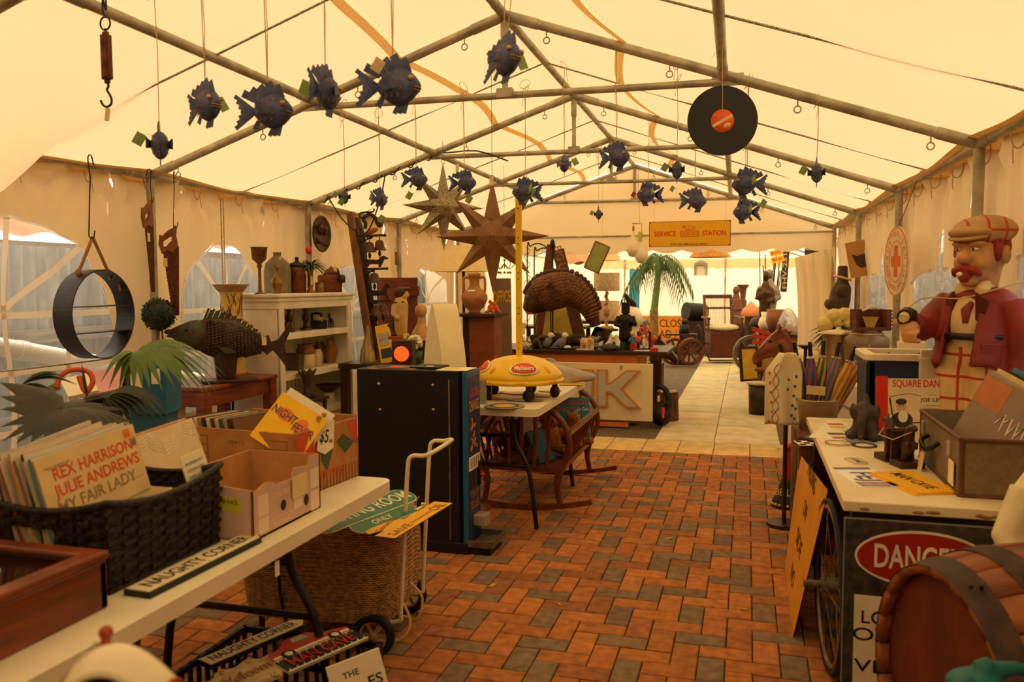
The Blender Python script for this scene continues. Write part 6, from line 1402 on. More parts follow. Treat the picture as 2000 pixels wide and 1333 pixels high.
Ii=[(1143,725),(1157,725),(1156,792),(1143,791)]
letter([L_(*p) for p in I][::-1],[L_(*p) for p in Ii][::-1],'letter_i')
b=MB(BLK); q=L_(1213,718); b.M=frame((q[0],-.0015,q[1]),(1,0,0),(0,0,1)); b.text('ok',.035,None,TR((0,0,0),(0,0,1.1)),width=.05); b.obj('pencil_mark',t)
b=MB(ORB); b.box((-.0,.0,.018),(BW_*.55,.06,.036)); b.obj('skid',t)
CARP=mat('carp_wood',(96,56,32),.42,.1,.35,14,.2,40,c2=(58,34,20))
CY=8.72
def cp(px,py): q=onY(px,py,CY); return Vector((q.x,0,q.z))
t=thing('carp_sculpture','huge dark scaled carp sculpture arching nose-down over the display counter','sculpture',(0,CY,0))
spine=[(1028,608,.05,.06),(1036,600,.10,.10),(1048,588,.16,.14),(1066,575,.20,.17),(1088,568,.20,.17),(1110,567,.185,.155),(1130,577,.15,.13),(1147,596,.11,.10),(1158,620,.075,.07),(1164,638,.05,.05)]
b=MB(CARP)
C=[cp(x,y) for x,y,_,_ in spine]; P=smooth_path(C,4); Rz=[s_[2] for s_ in spine]; Ry=[s_[3] for s_ in spine]
V=[];n=20;m_=len(P)
for i,p in enumerate(P):
 f_=i/4; k=min(int(f_),len(spine)-2); ff=f_-k; rz=lerp(Rz[k],Rz[k+1],ff); ry=lerp(Ry[k],Ry[k+1],ff)
 tn=(P[min(i+1,m_-1)]-P[max(i-1,0)]).normalized(); nn=Vector((-tn.z,0,tn.x))
 for j in range(n): a=2*PI*j/n; V.append(p+nn*rz*math.sin(a)+Vector((0,1,0))*ry*math.cos(a))
b.add(V,[(i*n+j,i*n+(j+1)%n,(i+1)*n+(j+1)%n,(i+1)*n+j) for i in range(m_-1) for j in range(n)]); b.add(V[:n],[tuple(range(n-1,-1,-1))]); b.obj('body',t)
b=MB(mat('carp_scale',(118,70,36),.4,.15,.3,20,.15))
for i in range(11,m_-4):
 p=P[i]; f_=i/4; k=min(int(f_),len(spine)-2); ff=f_-k; rz=lerp(Rz[k],Rz[k+1],ff); ry=lerp(Ry[k],Ry[k+1],ff); tn=(P[i+1]-P[i-1]).normalized(); nn=Vector((-tn.z,0,tn.x));
 for j in range(12):
  a=-PI/2+lerp(-1.3,1.5,(j+(.5 if (i//2)%2 else 0))/12); c_=p+nn*rz*math.sin(a+PI/2)+Vector((0,-1,0))*ry*math.cos(a+PI/2)
  nv=(c_-p).normalized(); bt=nv.cross(tn).normalized(); b.ell(p+(c_-p)*.985+nv*.002,(.034*rz/.18+.004,.030*rz/.18+.004,.010),None,Matrix((tn,bt,nv)).transposed(),8,5)
b.obj('scales',t)
b=MB(CARP)
for i in range(7,m_-6):
 p=P[i]; f_=i/4; k=min(int(f_),len(spine)-2); ff=f_-k; rz=lerp(Rz[k],Rz[k+1],ff); tn=(P[i+1]-P[i-1]).normalized(); nn=Vector((-tn.z,0,tn.x)); nn=nn if nn.z>0 or True else -nn
 b.ell(p+nn*(rz+.015),(.03,.022,.035),None,None,8,5)
b.obj('back_ridge',t)
b=MB(CARP); q=cp(1164,640)
for (x,y) in ((1196,648),(1194,655),(1188,661),(1150,672),(1147,681),(1156,679),(1166,668),(1176,662)): b.bar(q,cp(x,y),.03,.014,up=(0,1,0))
b.add([q+Vector((0,o_,0)) for o_ in (.012,)]+[cp(1196,648)+Vector((0,.012,0)),cp(1180,664)+Vector((0,.012,0)),cp(1158,676)+Vector((0,.012,0)),cp(1147,683)+Vector((0,.012,0))],[(0,1,2,3,4)],None,False); b.obj('tail_fin',t)
b=MB(CARP)
for k in range(5): b.bar(cp(1054,590)+Vector((0,-.13,0)),cp(1085+5*k,552+7*k)+Vector((0,-.19,0)),.03,.014,up=(0,1,0))
b.obj('side_fin',t)
b=MB(mat('carp_eye',(90,100,110),.2)); b.ell(cp(1031,580)+Vector((.03,-.12,0)),.02); b.obj('eye',t)
b=MB(TERC); b.tube([cp(1028,600)+Vector((.0,-.03,0)),cp(1034,612)+Vector((0,-.07,0)),cp(1044,612)+Vector((0,-.09,0))],.012); b.obj('mouth',t)
b=MB(REDW); b.cyl(cp(1056,612)+Vector((0,0,-.0)),Vector((cp(1050,660).x,0,TZ)),.03); b.box((cp(1050,660).x,0,TZ+.012),(.3,.2,.024)); b.obj('stand_post',t)
LOG=mat('burnt_log',(66,38,24),.75,0,.4,14,.7,36,stretch=(.5,2,2))
def cz(px,Y): return onY(px,600,Y).x
x0_,x1_=cz(1036,8.6),cz(1170,8.6)
t=thing('driftwood_log','long gnarled dark log lying behind the little bird figures on the counter','log',((x0_+x1_)/2,8.60,TZ))
b=MB(LOG); L=x1_-x0_
b.tube([(lerp(-L/2,L/2,i/16),.02*math.sin(i),.075+.012*math.sin(i*1.3)) for i in range(17)],[.02+.052*math.sin(PI*min(1,(i+2)/17))**.5+.008*math.sin(i*2.3) for i in range(17)],n=12)
for k in range(7): b.ell((R_.uniform(-L/2,L/2)*.8,-.05,R_.uniform(.04,.1)),(.06,.03,.03))
b.obj('log',t,remesh=.012)
GRNB=mat('bottle_green',(26,76,48),.5,0,.1); FLAM=mat('flamingo_orange',(220,92,60),.5,0,.08); GREYF=mat('figurine_grey',(128,124,120),.6,0,.12); FWH=mat('figurine_white',(230,218,190),.4,0,.06)
def figurine(name,label,px,Y,build,rz=0,z=None,s_=1,cat='figurine',group='ornaments on the display counter',rm=.005):
 t=thing(name,label,cat,(cz(px,Y),Y,TZ if z is None else z),rz,group=group); t.scale=(s_,)*3
 for nm,m,fn,r in build:
  b=MB(m); fn(b); b.obj(nm,t,remesh=rm if r else 0,smooth=2)
 return t
def seabird(head,body): return [('body',body,lambda b:(b.ell((0,0,.05),(.05,.032,.04),None,(0,-.5,0)),b.tube([(.02,0,.07),(.035,0,.1)],[.025,.02]),b.tube([(-.04,0,.04),(-.08,0,.02)],[.02,.006]),b.cyl((0,.01,0),(0,.01,.03),.006),b.cyl((0,-.01,0),(0,-.01,.03),.006)),1),('head',head,lambda b:(b.ell((.038,0,.115),(.026,.022,.024)),b.tube([(.055,0,.115),(.078,0,.106)],[.008,.002])),0)]
figurine('seabird_figurine','grey-backed seagull figurine with a white head, left of the pair on the log',1067,8.42,seabird(FWH,GREYF),.2,s_=1.25)
figurine('seabird_figurine','grey-backed seagull figurine with a white head, right of the pair on the log',1095,8.42,seabird(FWH,GREYF),.5,s_=1.25)
figurine('puffin_figurine','black and white puffin figurine, left of the two beside the yellow pole',965,8.5,seabird(FWH,BLACK),-.4,s_=1.2); figurine('puffin_figurine','black and white puffin figurine, right of the two beside the yellow pole',976,8.45,seabird(FWH,BLACK),2.6,s_=1.2)
def quad(l=.05,h=.05,m=None):
 def f(b):
  b.ell((0,0,h),(l,l*.5,l*.5)); b.ell((l*1.05,0,h*1.45),(l*.42,l*.34,l*.36)); b.tube([(l*.7,0,h*1.1),(l*1.0,0,h*1.4)],[l*.36,l*.3]); b.ell((l*1.42,0,h*1.36),(l*.2,l*.2,l*.17)); b.tube([(l*.95,l*.22,h*1.7),(l*.9,l*.26,h*2.0)],[l*.12,l*.05]); b.tube([(l*.95,-l*.22,h*1.7),(l*.9,-l*.26,h*2.0)],[l*.12,l*.05]); b.tube([(-l*.95,0,h*1.1),(-l*1.25,0,h*1.5)],l*.1)
  for sx in (-.6,.6):
   for sy in (-.28,.28): b.tube([(l*sx,l*sy,h*.9),(l*sx,l*sy,0)],[l*.2,l*.17])
 return f
figurine('dog_figurine','pale peach dog figurine standing before a cream tile on the counter',1143,8.36,[('body',mat('peach_glaze',(220,166,120),.35,0,.06),quad(.062,.075),1),('tile',FWH,lambda b:(b.box((.0,.04,.06),(.16,.012,.12)),b.box((0,0,.004),(.16,.1,.008))),0)],-.5)
figurine('koala_figurine','small grey koala figurine beside the peach dog',1163,8.42,[('body',GREYF,lambda b:(b.ell((0,0,.045),(.038,.036,.045)),b.ell((.01,0,.105),(.034,.034,.03)),b.ell((.005,.035,.125),.018),b.ell((.005,-.035,.125),.018),b.tube([(.02,.03,.05),(.045,.02,.03)],.014),b.tube([(.02,-.03,.05),(.045,-.02,.03)],.014)),1)],-1.2)
figurine('cat_figurine','white seated dog figurine with pricked ears beside a green bookend',1189,8.42,[('body',FWH,lambda b:(b.ell((0,0,.035),(.035,.03,.04)),b.tube([(.01,0,.06),(.02,0,.1)],[.026,.02]),b.ell((.03,0,.115),(.026,.02,.02)),b.tube([(.02,.01,.125),(.016,.014,.15)],[.008,.003]),b.tube([(.02,-.01,.125),(.016,-.014,.15)],[.008,.003])),1),('bookend',GRNB,lambda b:b.box((.05,.02,.035),(.035,.05,.07)),0)],.3,s_=1.15)
figurine('cat_figurine','white seated cat figurine facing a green bookend, next to the armoured figure',1209,8.42,[('body',FWH,lambda b:(b.ell((0,0,.035),(.035,.03,.04)),b.tube([(.01,0,.06),(.02,0,.1)],[.026,.02]),b.ell((.03,0,.115),(.026,.02,.02)),b.tube([(.02,.01,.125),(.016,.014,.15)],[.008,.003])),1),('bookend',GRNB,lambda b:b.box((-.06,.02,.035),(.035,.05,.07)),0)],2.7,s_=1.15)
figurine('shell_bowl','flat dark shell-shaped bowl with a lid knob at the front of the counter',1190,8.30,[('body',mat('dark_shell',(66,58,52),.5,.2,.2,20),lambda b:(b.lathe([(0,0),(.05,0),(.1,.03),(.1,.04),(.06,.06),(.02,.07),(0,.08)],None,20,None,fn=lambda p,a:(p[0]*(1+.06*math.sin(8*a)),p[1]*(1+.06*math.sin(8*a)),p[2]))),0)],cat='bowl')
figurine('shell_bowl','small oval dark dish with a cream oval cake on it, left of the shell bowl',1105,8.32,[('dish',mat('dark_shell',(66,58,52)),lambda b:b.lathe([(0,0),(.06,0),(.09,.02),(.085,.02),(0,.01)],None,20,sy=.6),0),('cake',FWH,lambda b:b.ell((.02,0,.026),(.04,.03,.02)),0)],cat='bowl')
figurine('napkin_rack','cream pierced fan-shaped rack standing behind the yellow stand',975,8.30,[('fan',FWH,lambda b:[b.tube([(.0,0,0),(.1*math.cos(a),0,.1*math.sin(a))],.005) for a in [PI*i/9 for i in range(10)]]+[b.tube([(r*math.cos(PI*i/16),0,r*math.sin(PI*i/16)) for i in range(17)],.006) for r in (.05,.1)],0)],cat='rack')
def flamingo(b): b.ell((0,0,.09),(.045,.028,.03),None,(0,.3,0)); b.tube(smooth_path([(.035,0,.1),(.055,0,.13),(.03,0,.16),(.045,0,.185),(.065,0,.17)]),.010)
fl=lambda:[('body',FLAM,flamingo,1),('leg',FLAM,lambda b:(b.cyl((0,.008,0),(0,.008,.07),.005),b.cyl((0,-.008,0),(0,-.008,.07),.005)),0),('base',GRNB,lambda b:b.box((0,0,.006),(.08,.06,.012)),0)]
figurine('flamingo_figurine','orange flamingo figurine, nearer the armoured figure',1243,8.45,fl(),.4,s_=1.25,z=TZ); figurine('flamingo_figurine','orange flamingo figurine at the right end of the counter',1274,8.50,fl(),2.8,s_=1.25)
figurine('child_figurine','small figurine of a child in a blue top and red trousers on the counter',1236,8.36,[('body',mat('doll_blue',(74,128,158),.5),lambda b:(b.tube([(0,0,.07),(0,0,.13)],[.022,.018]),b.tube([(0,.02,.12),(.02,.035,.085)],.008),b.tube([(0,-.02,.12),(.02,-.035,.085)],.008)),0),('trousers',mat('doll_red',(176,52,34),.5),lambda b:(b.tube([(0,.012,.0),(0,.01,.075)],.013),b.tube([(0,-.012,.0),(0,-.01,.075)],.013)),0),('head',mat('skin_print',(214,160,112)),lambda b:(b.ell((0,0,.155),.022),b.ell((-.006,0,.165),(.024,.024,.02),mat('blonde_print',(226,190,90)))),0)],-1.4,s_=1.1)
figurine('bookend_pair','dark wooden bookends with small white figures between the flamingos',1259,8.5,[('block',mat('mahogany_dark',(58,24,18),.4),lambda b:(b.box((-.05,0,.08),(.02,.08,.16)),b.box((.05,0,.08),(.02,.08,.16)),b.box((0,0,.008),(.12,.08,.016))),0),('figure',FWH,lambda b:(b.ell((0,-.02,.06),(.02,.02,.045)),b.ell((0,-.02,.115),.014)),0)],0,s_=1.2,cat='bookends')
figurine('price_block','small orange block at the right corner of the counter',1278,8.33,[('block',ORR,lambda b:b.box((0,0,.018),(.08,.05,.036)),0)],cat='block')
for nm,px,m in (('white printed leaflets fanned at the right front of the counter',1258,PAPER),('yellow and white leaflets at the left end of the counter',938,TINY)):
 t=thing('leaflet',nm,'leaflet',(cz(px,8.30),8.36,TZ),.1); b=MB(PAPER); b.box((0,0,.002),(.22,.10,.004)); b.box((.05,.02,.0045),(.12,.07,.002),m); b.obj('sheets',t)
figurine('monkey_figurine','dark bronze monkey figurine crouched at the left end of the log',1050,8.40,[('body',BRONZE,lambda b:(b.ell((0,0,.05),(.05,.04,.045)),b.ell((.05,0,.1),(.026,.026,.028)),b.tube([(.03,.03,.07),(.06,.04,.0)],.014),b.tube([(.03,-.03,.07),(.06,-.04,.0)],.014),b.tube([(-.03,.02,.04),(-.03,.03,.0)],.016),b.tube([(.02,0,.08),(.045,0,.1)],.022),b.tube([(-.03,-.02,.04),(-.03,-.03,.0)],.016)),1)],-.3,s_=1.2)
for nm,px in (('white rabbit figurine just left of the yellow pole, first of two',1022),('white rabbit figurine right beside the yellow pole, second of two',1031)):
 figurine('rabbit_figurine',nm,px,8.40,[('body',FWH,lambda b:(b.ell((0,0,.035),(.034,.026,.036)),b.ell((.02,0,.08),(.022,.018,.02)),b.tube([(.015,.008,.09),(.01,.012,.135)],[.008,.005]),b.tube([(.015,-.008,.09),(.01,-.012,.135)],[.008,.005])),1)],-.6)
t=thing('armoured_figure','dark statue of a man in a long coat and bucket helmet on the counter','statue',(cz(1222,8.55),8.55,TZ)); hz=onY(1222,591,8.55).z-TZ; k=hz/.50
DKF=mat('dark_bronze_figure',(40,32,28),.5,.4,.2,20,.2)
b=MB(DKF); b.M=Matrix.Scale(k,4)
b.tube([(-.03,0,.03),(-.035,0,.15)],[.032,.036]); b.tube([(.03,0,.03),(.035,0,.15)],[.032,.036]); b.tube([(0,0,.11),(0,0,.22),(0,0,.32),(0,0,.37)],[.075,.07,.08,.055],n=14); b.tube([(-.07,0,.35),(-.105,-.02,.26),(-.04,-.08,.25)],[.03,.028,.022]); b.tube([(.07,0,.35),(.105,-.02,.26),(.05,-.07,.3)],[.03,.028,.022]); b.ell((-.035,-.03,.015),(.03,.05,.016)); b.ell((.035,-.03,.015),(.03,.05,.016)); b.tube([(0,0,.36),(0,0,.4)],.03); b.obj('body',t,remesh=.008)
b=MB(DKF); b.M=Matrix.Scale(k,4); b.cyl((0,0,.385),(0,0,.5),.045,r2=.048,n=20); b.box((0,-.046,.455),(.07,.008,.012),BLACK); b.obj('helmet',t)
b=MB(DKF); b.box((0,0,.006),(.22,.18,.012)); b.obj('plinth',t)
def lampshade_lamp(label,px,Y,zs0,zs1,zbase,rpx):
 a=onY(px,zs1,Y); c_=onY(px,zs0,Y); e=onY(px,zbase,Y); r=rpx*Y/1595*1.02; t=thing('table_lamp',label,'lamp',(a.x,Y,0)); b=MB(mat('mottled_shade',(196,168,124),.7,0,.3,40,c2=(160,128,86))); b.lathe([(r,a.z),(r,c_.z),(r-.006,c_.z),(r-.006,a.z),(r,a.z)],None,32); b.obj('lamp_shade',t)
 b=MB(PALEW); b.tube([(0,0,e.z+.0),(0,0,a.z+.05)],.018); b.tube([(.02*math.cos(q),.02*math.sin(q),lerp(e.z,a.z-.02,q/25)) for q in range(26)],.016,n=6); b.ell((0,0,lerp(e.z,a.z,.45)),(.05,.05,.08)); b.obj('stem',t); b=MB(PALEW); b.lathe([(0,e.z-.02),(.10,e.z-.02),(.08,e.z+.02),(0,e.z+.03)]); b.obj('base',t)
 b=MB(DKWOOD); b.cyl((0,0,0),(0,0,e.z-.045),.05); b.cyl((0,0,e.z-.045),(0,0,e.z-.02),.16); b.obj('stool',t); return t
lampshade_lamp('table lamp with a mottled drum shade and rope stem behind the carp\'s tail',1185,10.9,533,569,640,25)
a=onY(1185,588,11.4); t=thing('spare_shade','second mottled drum lampshade lying lower behind the rope lamp','lampshade',(a.x,11.4,0)); c_=onY(1185,626,11.4); b=MB(mat('mottled_shade',(1,1,1))); b.lathe([(.18,c_.z),(.18,a.z),(.174,a.z),(.174,c_.z),(.18,c_.z)],None,32); b.obj('shade',t); b=MB(DKWOOD); b.box((0,0,c_.z-.02),(1.1,.6,.04));
for sx in(-1,1): b.box((sx*.5,0,(c_.z-.04)/2),(.06,.5,c_.z-.04))
b.obj('table_under',t)
a=onY(1230,600,11.0); t=thing('pigeon','dark pigeon figure perched on a pale dome behind the armoured statue','figurine',(a.x,11.0,0)); b=MB(DKF); b.ell((.02,0,a.z+.06),(.09,.045,.05),None,(0,.75,0)); b.ell((-.05,0,a.z+.15),(.028,.026,.03)); b.tube([(-.02,0,a.z+.1),(-.05,0,a.z+.15)],[.04,.025]); b.tube([(.05,0,a.z+.02),(.13,0,a.z-.07)],[.03,.015]); b.obj('body',t,remesh=.008)
b=MB(CREAM); b.lathe([(0,a.z-.24),(.18,a.z-.24),(.17,a.z-.1),(.11,a.z-.01),(0,a.z+.02)]); b.cyl((0,0,0),(0,0,a.z-.24),.14); b.obj('dome_stand',t)
a=onY(1100,620,9.9); t=thing('draped_chair','olive-yellow draped chair back seen under the arch of the carp','chair',(a.x-.1,9.9,0)); b=MB(mat('olive_cloth',(176,150,62),.8,0,.15,8)); b.sheet(lambda u,v:(lerp(-.28,.25,u),.03*math.sin(9*u)+.06*v,lerp(.55,1.12,v)+.03*math.sin(PI*u)),16,10,thick=.04); b.box((-.02,-.05,.5),(.5,.4,.1)); b.obj('cover',t)
for sx in(-1,1):
 for sy in(-1,1): b=MB(DKWOOD); b.cyl((sx*.2,sy*.15-.05,0),(sx*.2,sy*.15-.05,.46),.02); b.obj('leg',t)
a=onY(1085,640,10.3); t=thing('glass_shelf','far table of glassware and flamingo bookends seen beneath the carp','table',(onY(1085,640,10.3).x,10.25,0)); zt=onY(1085,636,10.25).z
b=MB(DKWOOD); b.box((0,0,zt-.015),(.9,.5,.03)); b.obj('top',t)
for sx in(-1,1):
 for sy in(-1,1): b=MB(DKWOOD); b.box((sx*.4,sy*.2,(zt-.03)/2),(.05,.05,zt-.03)); b.obj('leg',t)
for k in range(7):
 px=1076+9*k; tt=thing('glass_goblet','clear glass goblet among the cluster on the far table under the carp','glass',(onY(px,620,10.25).x,10.25+.1*(k%2),zt),group='glass goblets on the far table'); bb=MB(clear('goblet_glass',haze=.25,gloss=.2,bump=0)); bb.lathe([(.03,0),(.006,.01),(.006,.06),(.03,.1),(.032,.14),(.029,.14),(.026,.1)],None,14); bb.obj('bowl',tt)
def plank(label,pxb,pyb,pxt,pyt,Y,w_,m,txt=None):
 p=onY(pxb,pyb,Y); q=onY(pxt,pyt,Y); t=thing('wooden_plank',label,'plank',(0,Y,0)); d=(q-p).normalized(); g=p+d*((0-p.z)/d.z); b=MB(m); b.bar((g.x,0,0.01),(q.x,0,q.z),w_,.03,up=(0,1,0)); b.obj('board',t,bevel=.004)
 if txt:
  b=MB(BLK); X=frame((lerp(p.x,q.x,.62),-.016,lerp(p.z,q.z,.62)),d*-1,Vector((0,0,1)).cross(d) if False else Vector((d.z,0,-d.x))); b.text(txt,.09,mat('carved_tan',(170,120,76),.7),X,width=.34,off=.012); b.obj('lettering',t)
 return t
plank('tall pale plank with a black knob standing behind the carp\'s back',1068,540,1077,478,9.35,.10,MIDWOOD)
o_=onY(1077,478,9.35); t=thing('walking_stick','black knob-ended stick beside the tall plank','stick',(o_.x+.03,9.28,0)); b=MB(IRON); b.cyl((0,0,0),(0,0,o_.z-.05),.010); b.obj('shaft',t); b=MB(BLACK); b.ell((0,0,o_.z-.0),(.03,.03,.06)); b.obj('knob',t)
plank('dark carved name board tilted behind the carp\'s back',1104,545,1090,488,9.3,.14,mat('carved_board',(104,68,42),.7,0,.2,12,.3,50),'BIG UP')
AY=7.35
a=onY(927,612,AY); t=thing('pedestal_table','dark-topped orange-brown pedestal under the big amphora','table',(a.x+.05,AY,0)); b=MB(DKWOOD); b.box((0,0,a.z-.015),(.42,.42,.03)); b.obj('top',t,bevel=.004); b=MB(mat('rust_brown_wood',(142,70,32),.5,0,.2,8)); b.box((.06,0,(a.z-.03)/2),(.24,.26,a.z-.03)); b.box((-.1,0,(a.z-.03)/2),(.08,.1,a.z-.03),DKWOOD); b.obj('pedestal',t)
t=thing('amphora','big terracotta amphora with two looped handles on the pedestal table','amphora',(a.x,AY,a.z)); hh=onY(927,534,AY).z-a.z; k=hh/.36
b=MB(mat('amphora_clay',(184,124,74),.6,0,.2,12)); b.lathe([(r*k,z*k) for r,z in [(0,0),(.05,0),(.055,.01),(.05,.02),(.09,.06),(.118,.12),(.118,.16),(.09,.2),(.055,.225),(.045,.25),(.045,.32),(.055,.33),(.056,.36),(.045,.36),(.038,.33),(0,.3)]],None,36); b.obj('body',t)
for s_ in (-1,1): b=MB(mat('amphora_clay',(1,1,1))); b.tube(smooth_path([(s_*.042*k,0,.315*k),(s_*.09*k,0,.325*k),(s_*.102*k,0,.29*k),(s_*.10*k,0,.19*k)]),.012*k); b.obj('handle',t)
b=MB(PAPER); b.M=TR((-.0,-.085*k,.205*k),(.6,0,.1)); b.box((0,0,0),(.07,.025,.001)); b.obj('price_tag',t)
figurine('clay_ornament','bright orange clay octopus-like ornament beside the amphora',963,7.25,[('body',mat('orange_clay',(214,96,38),.6,0,.15,30),lambda b:[b.ell((0,0,.06),(.06,.05,.05))]+[b.tube([(.05*math.cos(k),.04*math.sin(k),.03),(.09*math.cos(k),.07*math.sin(k),.012)],[.02,.01]) for k in range(6)]+[b.ell((.03*math.cos(k*1.3),-.03,.1+.01*k),.016) for k in range(4)],1)],z=a.z,group=None,cat='ornament',rm=.006,s_=.9)
OFY=7.9; p=onY(981,575,OFY); t=thing('office_sign','grey tombstone-shaped sign with yellow OFFICE lettering behind the brown star','sign',(p.x,OFY,0),.0); b=MB(mat('sign_grey',(136,112,88),.6,0,.1)); w_=.105; z0=p.z-.16; z1=p.z+.16
b.prism([(-w_,0),(w_,0),(w_*.85,z1),(-w_*.85,z1)],.02,None,TR((0,.01,0),(PI/2,0,0))); b.obj('board',t); b=MB(YEL); b.M=frame((.0,-.011,p.z-.03),(1,0,.06),(0,0,1)); b.text('OFFICE',.12,None,Matrix(),width=.18,off=.014); b.obj('lettering',t)
LY=7.75; p=onY(905,500,LY); q=onY(905,531,LY); t=thing('table_lamp','pale pyramid lampshade on a dark stand left of the brown star','lamp',(p.x+.0,LY,0)); b=MB(mat('parchment_shade',(232,204,148),.7,0,.05)); r0,r1=.26,.10; b.add([(-r0,-r0,q.z),(r0,-r0,q.z),(r0,r0,q.z),(-r0,r0,q.z),(-r1,-r1,p.z+.1),(r1,-r1,p.z+.1),(r1,r1,p.z+.1),(-r1,r1,p.z+.1)],[(0,1,5,4),(1,2,6,5),(2,3,7,6),(3,0,4,7)],None,False); b.obj('lamp_shade',t); b=MB(IRON); b.cyl((0,0,0),(0,0,p.z+.08),.014); b.cyl((0,0,0),(0,0,.03),.15); b.obj('stand',t)
p=onY(985,515,7.8); t=thing('chandelier','small dark wire chandelier with drops, right of the brown star','chandelier',p); b=MB(BRASS);
for k in range(5): a_=k*2*PI/5; b.tube(smooth_path([(0,0,0),(.05*math.cos(a_),.05*math.sin(a_),-.05),(.1*math.cos(a_),.1*math.sin(a_),-.02),(.1*math.cos(a_),.1*math.sin(a_),.02)]),.004,n=5); b.ell((.1*math.cos(a_),.1*math.sin(a_),.03),.012); b.ell((.06*math.cos(a_),.06*math.sin(a_),-.09),.012)
b.tube([(0,0,.0),(0,0,roofz(p.x,7.8)-p.z)],.002); b.obj('frame',t)
t=thing('wire_arch','thin rusty wire garden arch with curled stems behind the carp','arch',(0,9.6,0)); b=MB(IRON); pts=[onY(1030,640,9.6),onY(1030,500,9.6),onY(1036,482,9.6),onY(1050,476,9.6),onY(1066,482,9.6),onY(1074,495,9.6)]; pts=[Vector((p.x,0,p.z)) for p in pts]; pts[0].z=0; b.tube(smooth_path(pts),.008); pts2=[p+Vector((.06,.1,-.05)) for p in pts]; pts2[0].z=0; b.tube(smooth_path(pts2),.008); e=pts[-1]; b.tube([e,(e.x+.02,0,0)],.008)
for k in range(12): z=.9+.1*k*.8; b.tube([pts[1]+Vector((-.0,0,z-pts[1].z)),(pts[1].x-.04+.08*(k%2),.0,z+.06),(pts[1].x-.02,0,z+.1)],.004,n=5)
b.obj('frame',t)
def hangstr(b,x,z0,z1,r=.0016): b.tube([(x,0,z0),(x,0,z1)],r,STRING,n=4)
SY=10.15; p0=onY(1268,434,SY); p1=onY(1427,480,SY); t=thing('service_sign','yellow enamel Service Station sign with a ram emblem hanging before the valance','sign',((p0.x+p1.x)/2,SY,(p0.z+p1.z)/2)); W=p1.x-p0.x; Hh=p0.z-p1.z
b=MB(YEL); b.box((0,0,0),(W,.012,Hh)); b.obj('plate',t); RST=mat('rust_corner',(140,80,40),.7,0,.3,40)
b=MB(RST);
for s_ in(-1,1):
 b.box((s_*(W/2-.004),-.0065,0),(.008,.001,Hh)); b.box((0,-.0065,s_*(Hh/2-.003)),(W,.001,.006))
 for q in (-1,1): b.prism([(0,0),(-.035*s_,0),(0,-.035*q)],.0012,None,frame((s_*W/2,-.006,q*Hh/2),(1,0,0),(0,0,1)))
b.obj('rusted_edge',t)
b=MB(REDI); b.M=frame((0,-.0068,0),(1,0,0),(0,0,1)); b.text('SERVICE',.06,None,TR((-W*.30,.0,0)),width=W*.27,off=.018); b.text('STATION',.06,None,TR((W*.30,.0,0)),width=W*.28,off=.018); b.text('GOLDEN FLEECE',.04,None,TR((0,-.003,0)),width=W*.2,off=.008)
b.ring(rrect(W*.225,.07,.015),rrect(W*.21,.06,.012),.001,None,TR((0,-.003,0)))
b.tube([(-.06+.0,.058,0),(-.05,.085,0),(-.02,.095,0),(.03,.092,0),(.065,.075,0),(.06,.055,0),(.02,.05,0),(-.03,.05,0),(-.06,.058,0)],.0025,n=4); b.tube([(-.05,.08,0),(-.075,.095,0),(-.082,.08,0),(-.07,.07,0)],.0025,n=4); b.tube([(-.062+.012*math.cos(q*.6),.09+.012*math.sin(q*.6),0) for q in range(10)],.002,n=4)
for x in (-.03,-.01,.02,.045): b.tube([(x,.052,0),(x,.038,0)],.0025,n=4)
for k in range(5): b.tube([(-.03+.02*k,.065+.01*(k%2),0),(-.02+.02*k,.075,0)],.0015,n=4)
b.obj('red_lettering',t); b=MB(BLK); b.M=frame((0,-.0068,0),(1,0,0),(0,0,1)); b.text('PETROL AND LUBRICANTS OIL COMPANY',.022,None,TR((0,-Hh*.42,0)),width=W*.46,off=.01,shear=.2); b.text('MELBOURNE SYDNEY ADELAIDE',.018,mat('pale_ink',(232,206,130),.6),TR((0,-Hh*.26,0)),width=W*.3); b.obj('small_lettering',t)
b=MB(STRING)
for s_ in(-1,1): hangstr(b,s_*(W/2-.06),Hh/2,roofz(t.location.x+s_*(W/2-.06),SY)-.02-t.location.z)
b.obj('string',t)
PORC=mat('opal_glass',(236,216,176),.3,0,.03,coat=.3); TDY=9.85
t=thing('teardrop_lamps','pair of white teardrop lamps hanging from a brass bar left of the service sign','lamp',onY(1246,436,TDY)); b=MB(BRASS); b.bar((-.07,0,0),(.03,0,-.01),.008,.008); b.tube([(.02,0,0),(-.0,0,.5),(0,0,roofz(t.location.x,TDY)-t.location.z)],.002); b.obj('bar',t)
for px,pt,pbt,r in ((1237,452,503,.082),(1253,465,515,.082)):
 a=onY(px,pt,TDY)-t.location; c_=onY(px,pbt,TDY)-t.location; h=a.z-c_.z; q=MB(PORC); q.lathe([(0,0),(r*.55,.01),(r*.95,.06*h/.3),(r,.1*h/.3),(r*.8,.15*h/.3),(r*.45,.21*h/.3),(r*.2,.27*h/.3),(r*.17,h),(0,h)],None,28,Matrix.Translation(c_)); q.obj('globe',t); q=MB(BRASS); q.tube([a,a+Vector((0,0,.06))],.012,mat('lamp_cork',(176,100,50),.6)); q.tube([a+Vector((0,0,.05)),(a.x,0,-.005)],.003); q.obj('fitting',t)
b=MB(YG); b.box(onY(1250,462,TDY-.03)-t.location,(.05,.002,.11)); b.obj('price_tag',t)
def hung(name,label,cat,px,py,Y,build,rot=None):
 p=onY(px,py,Y); t=thing(name,label,cat,p,rot=rot)
 for nm,m,fn in build: b=MB(m); fn(b,t); b.obj(nm,t)
 return t
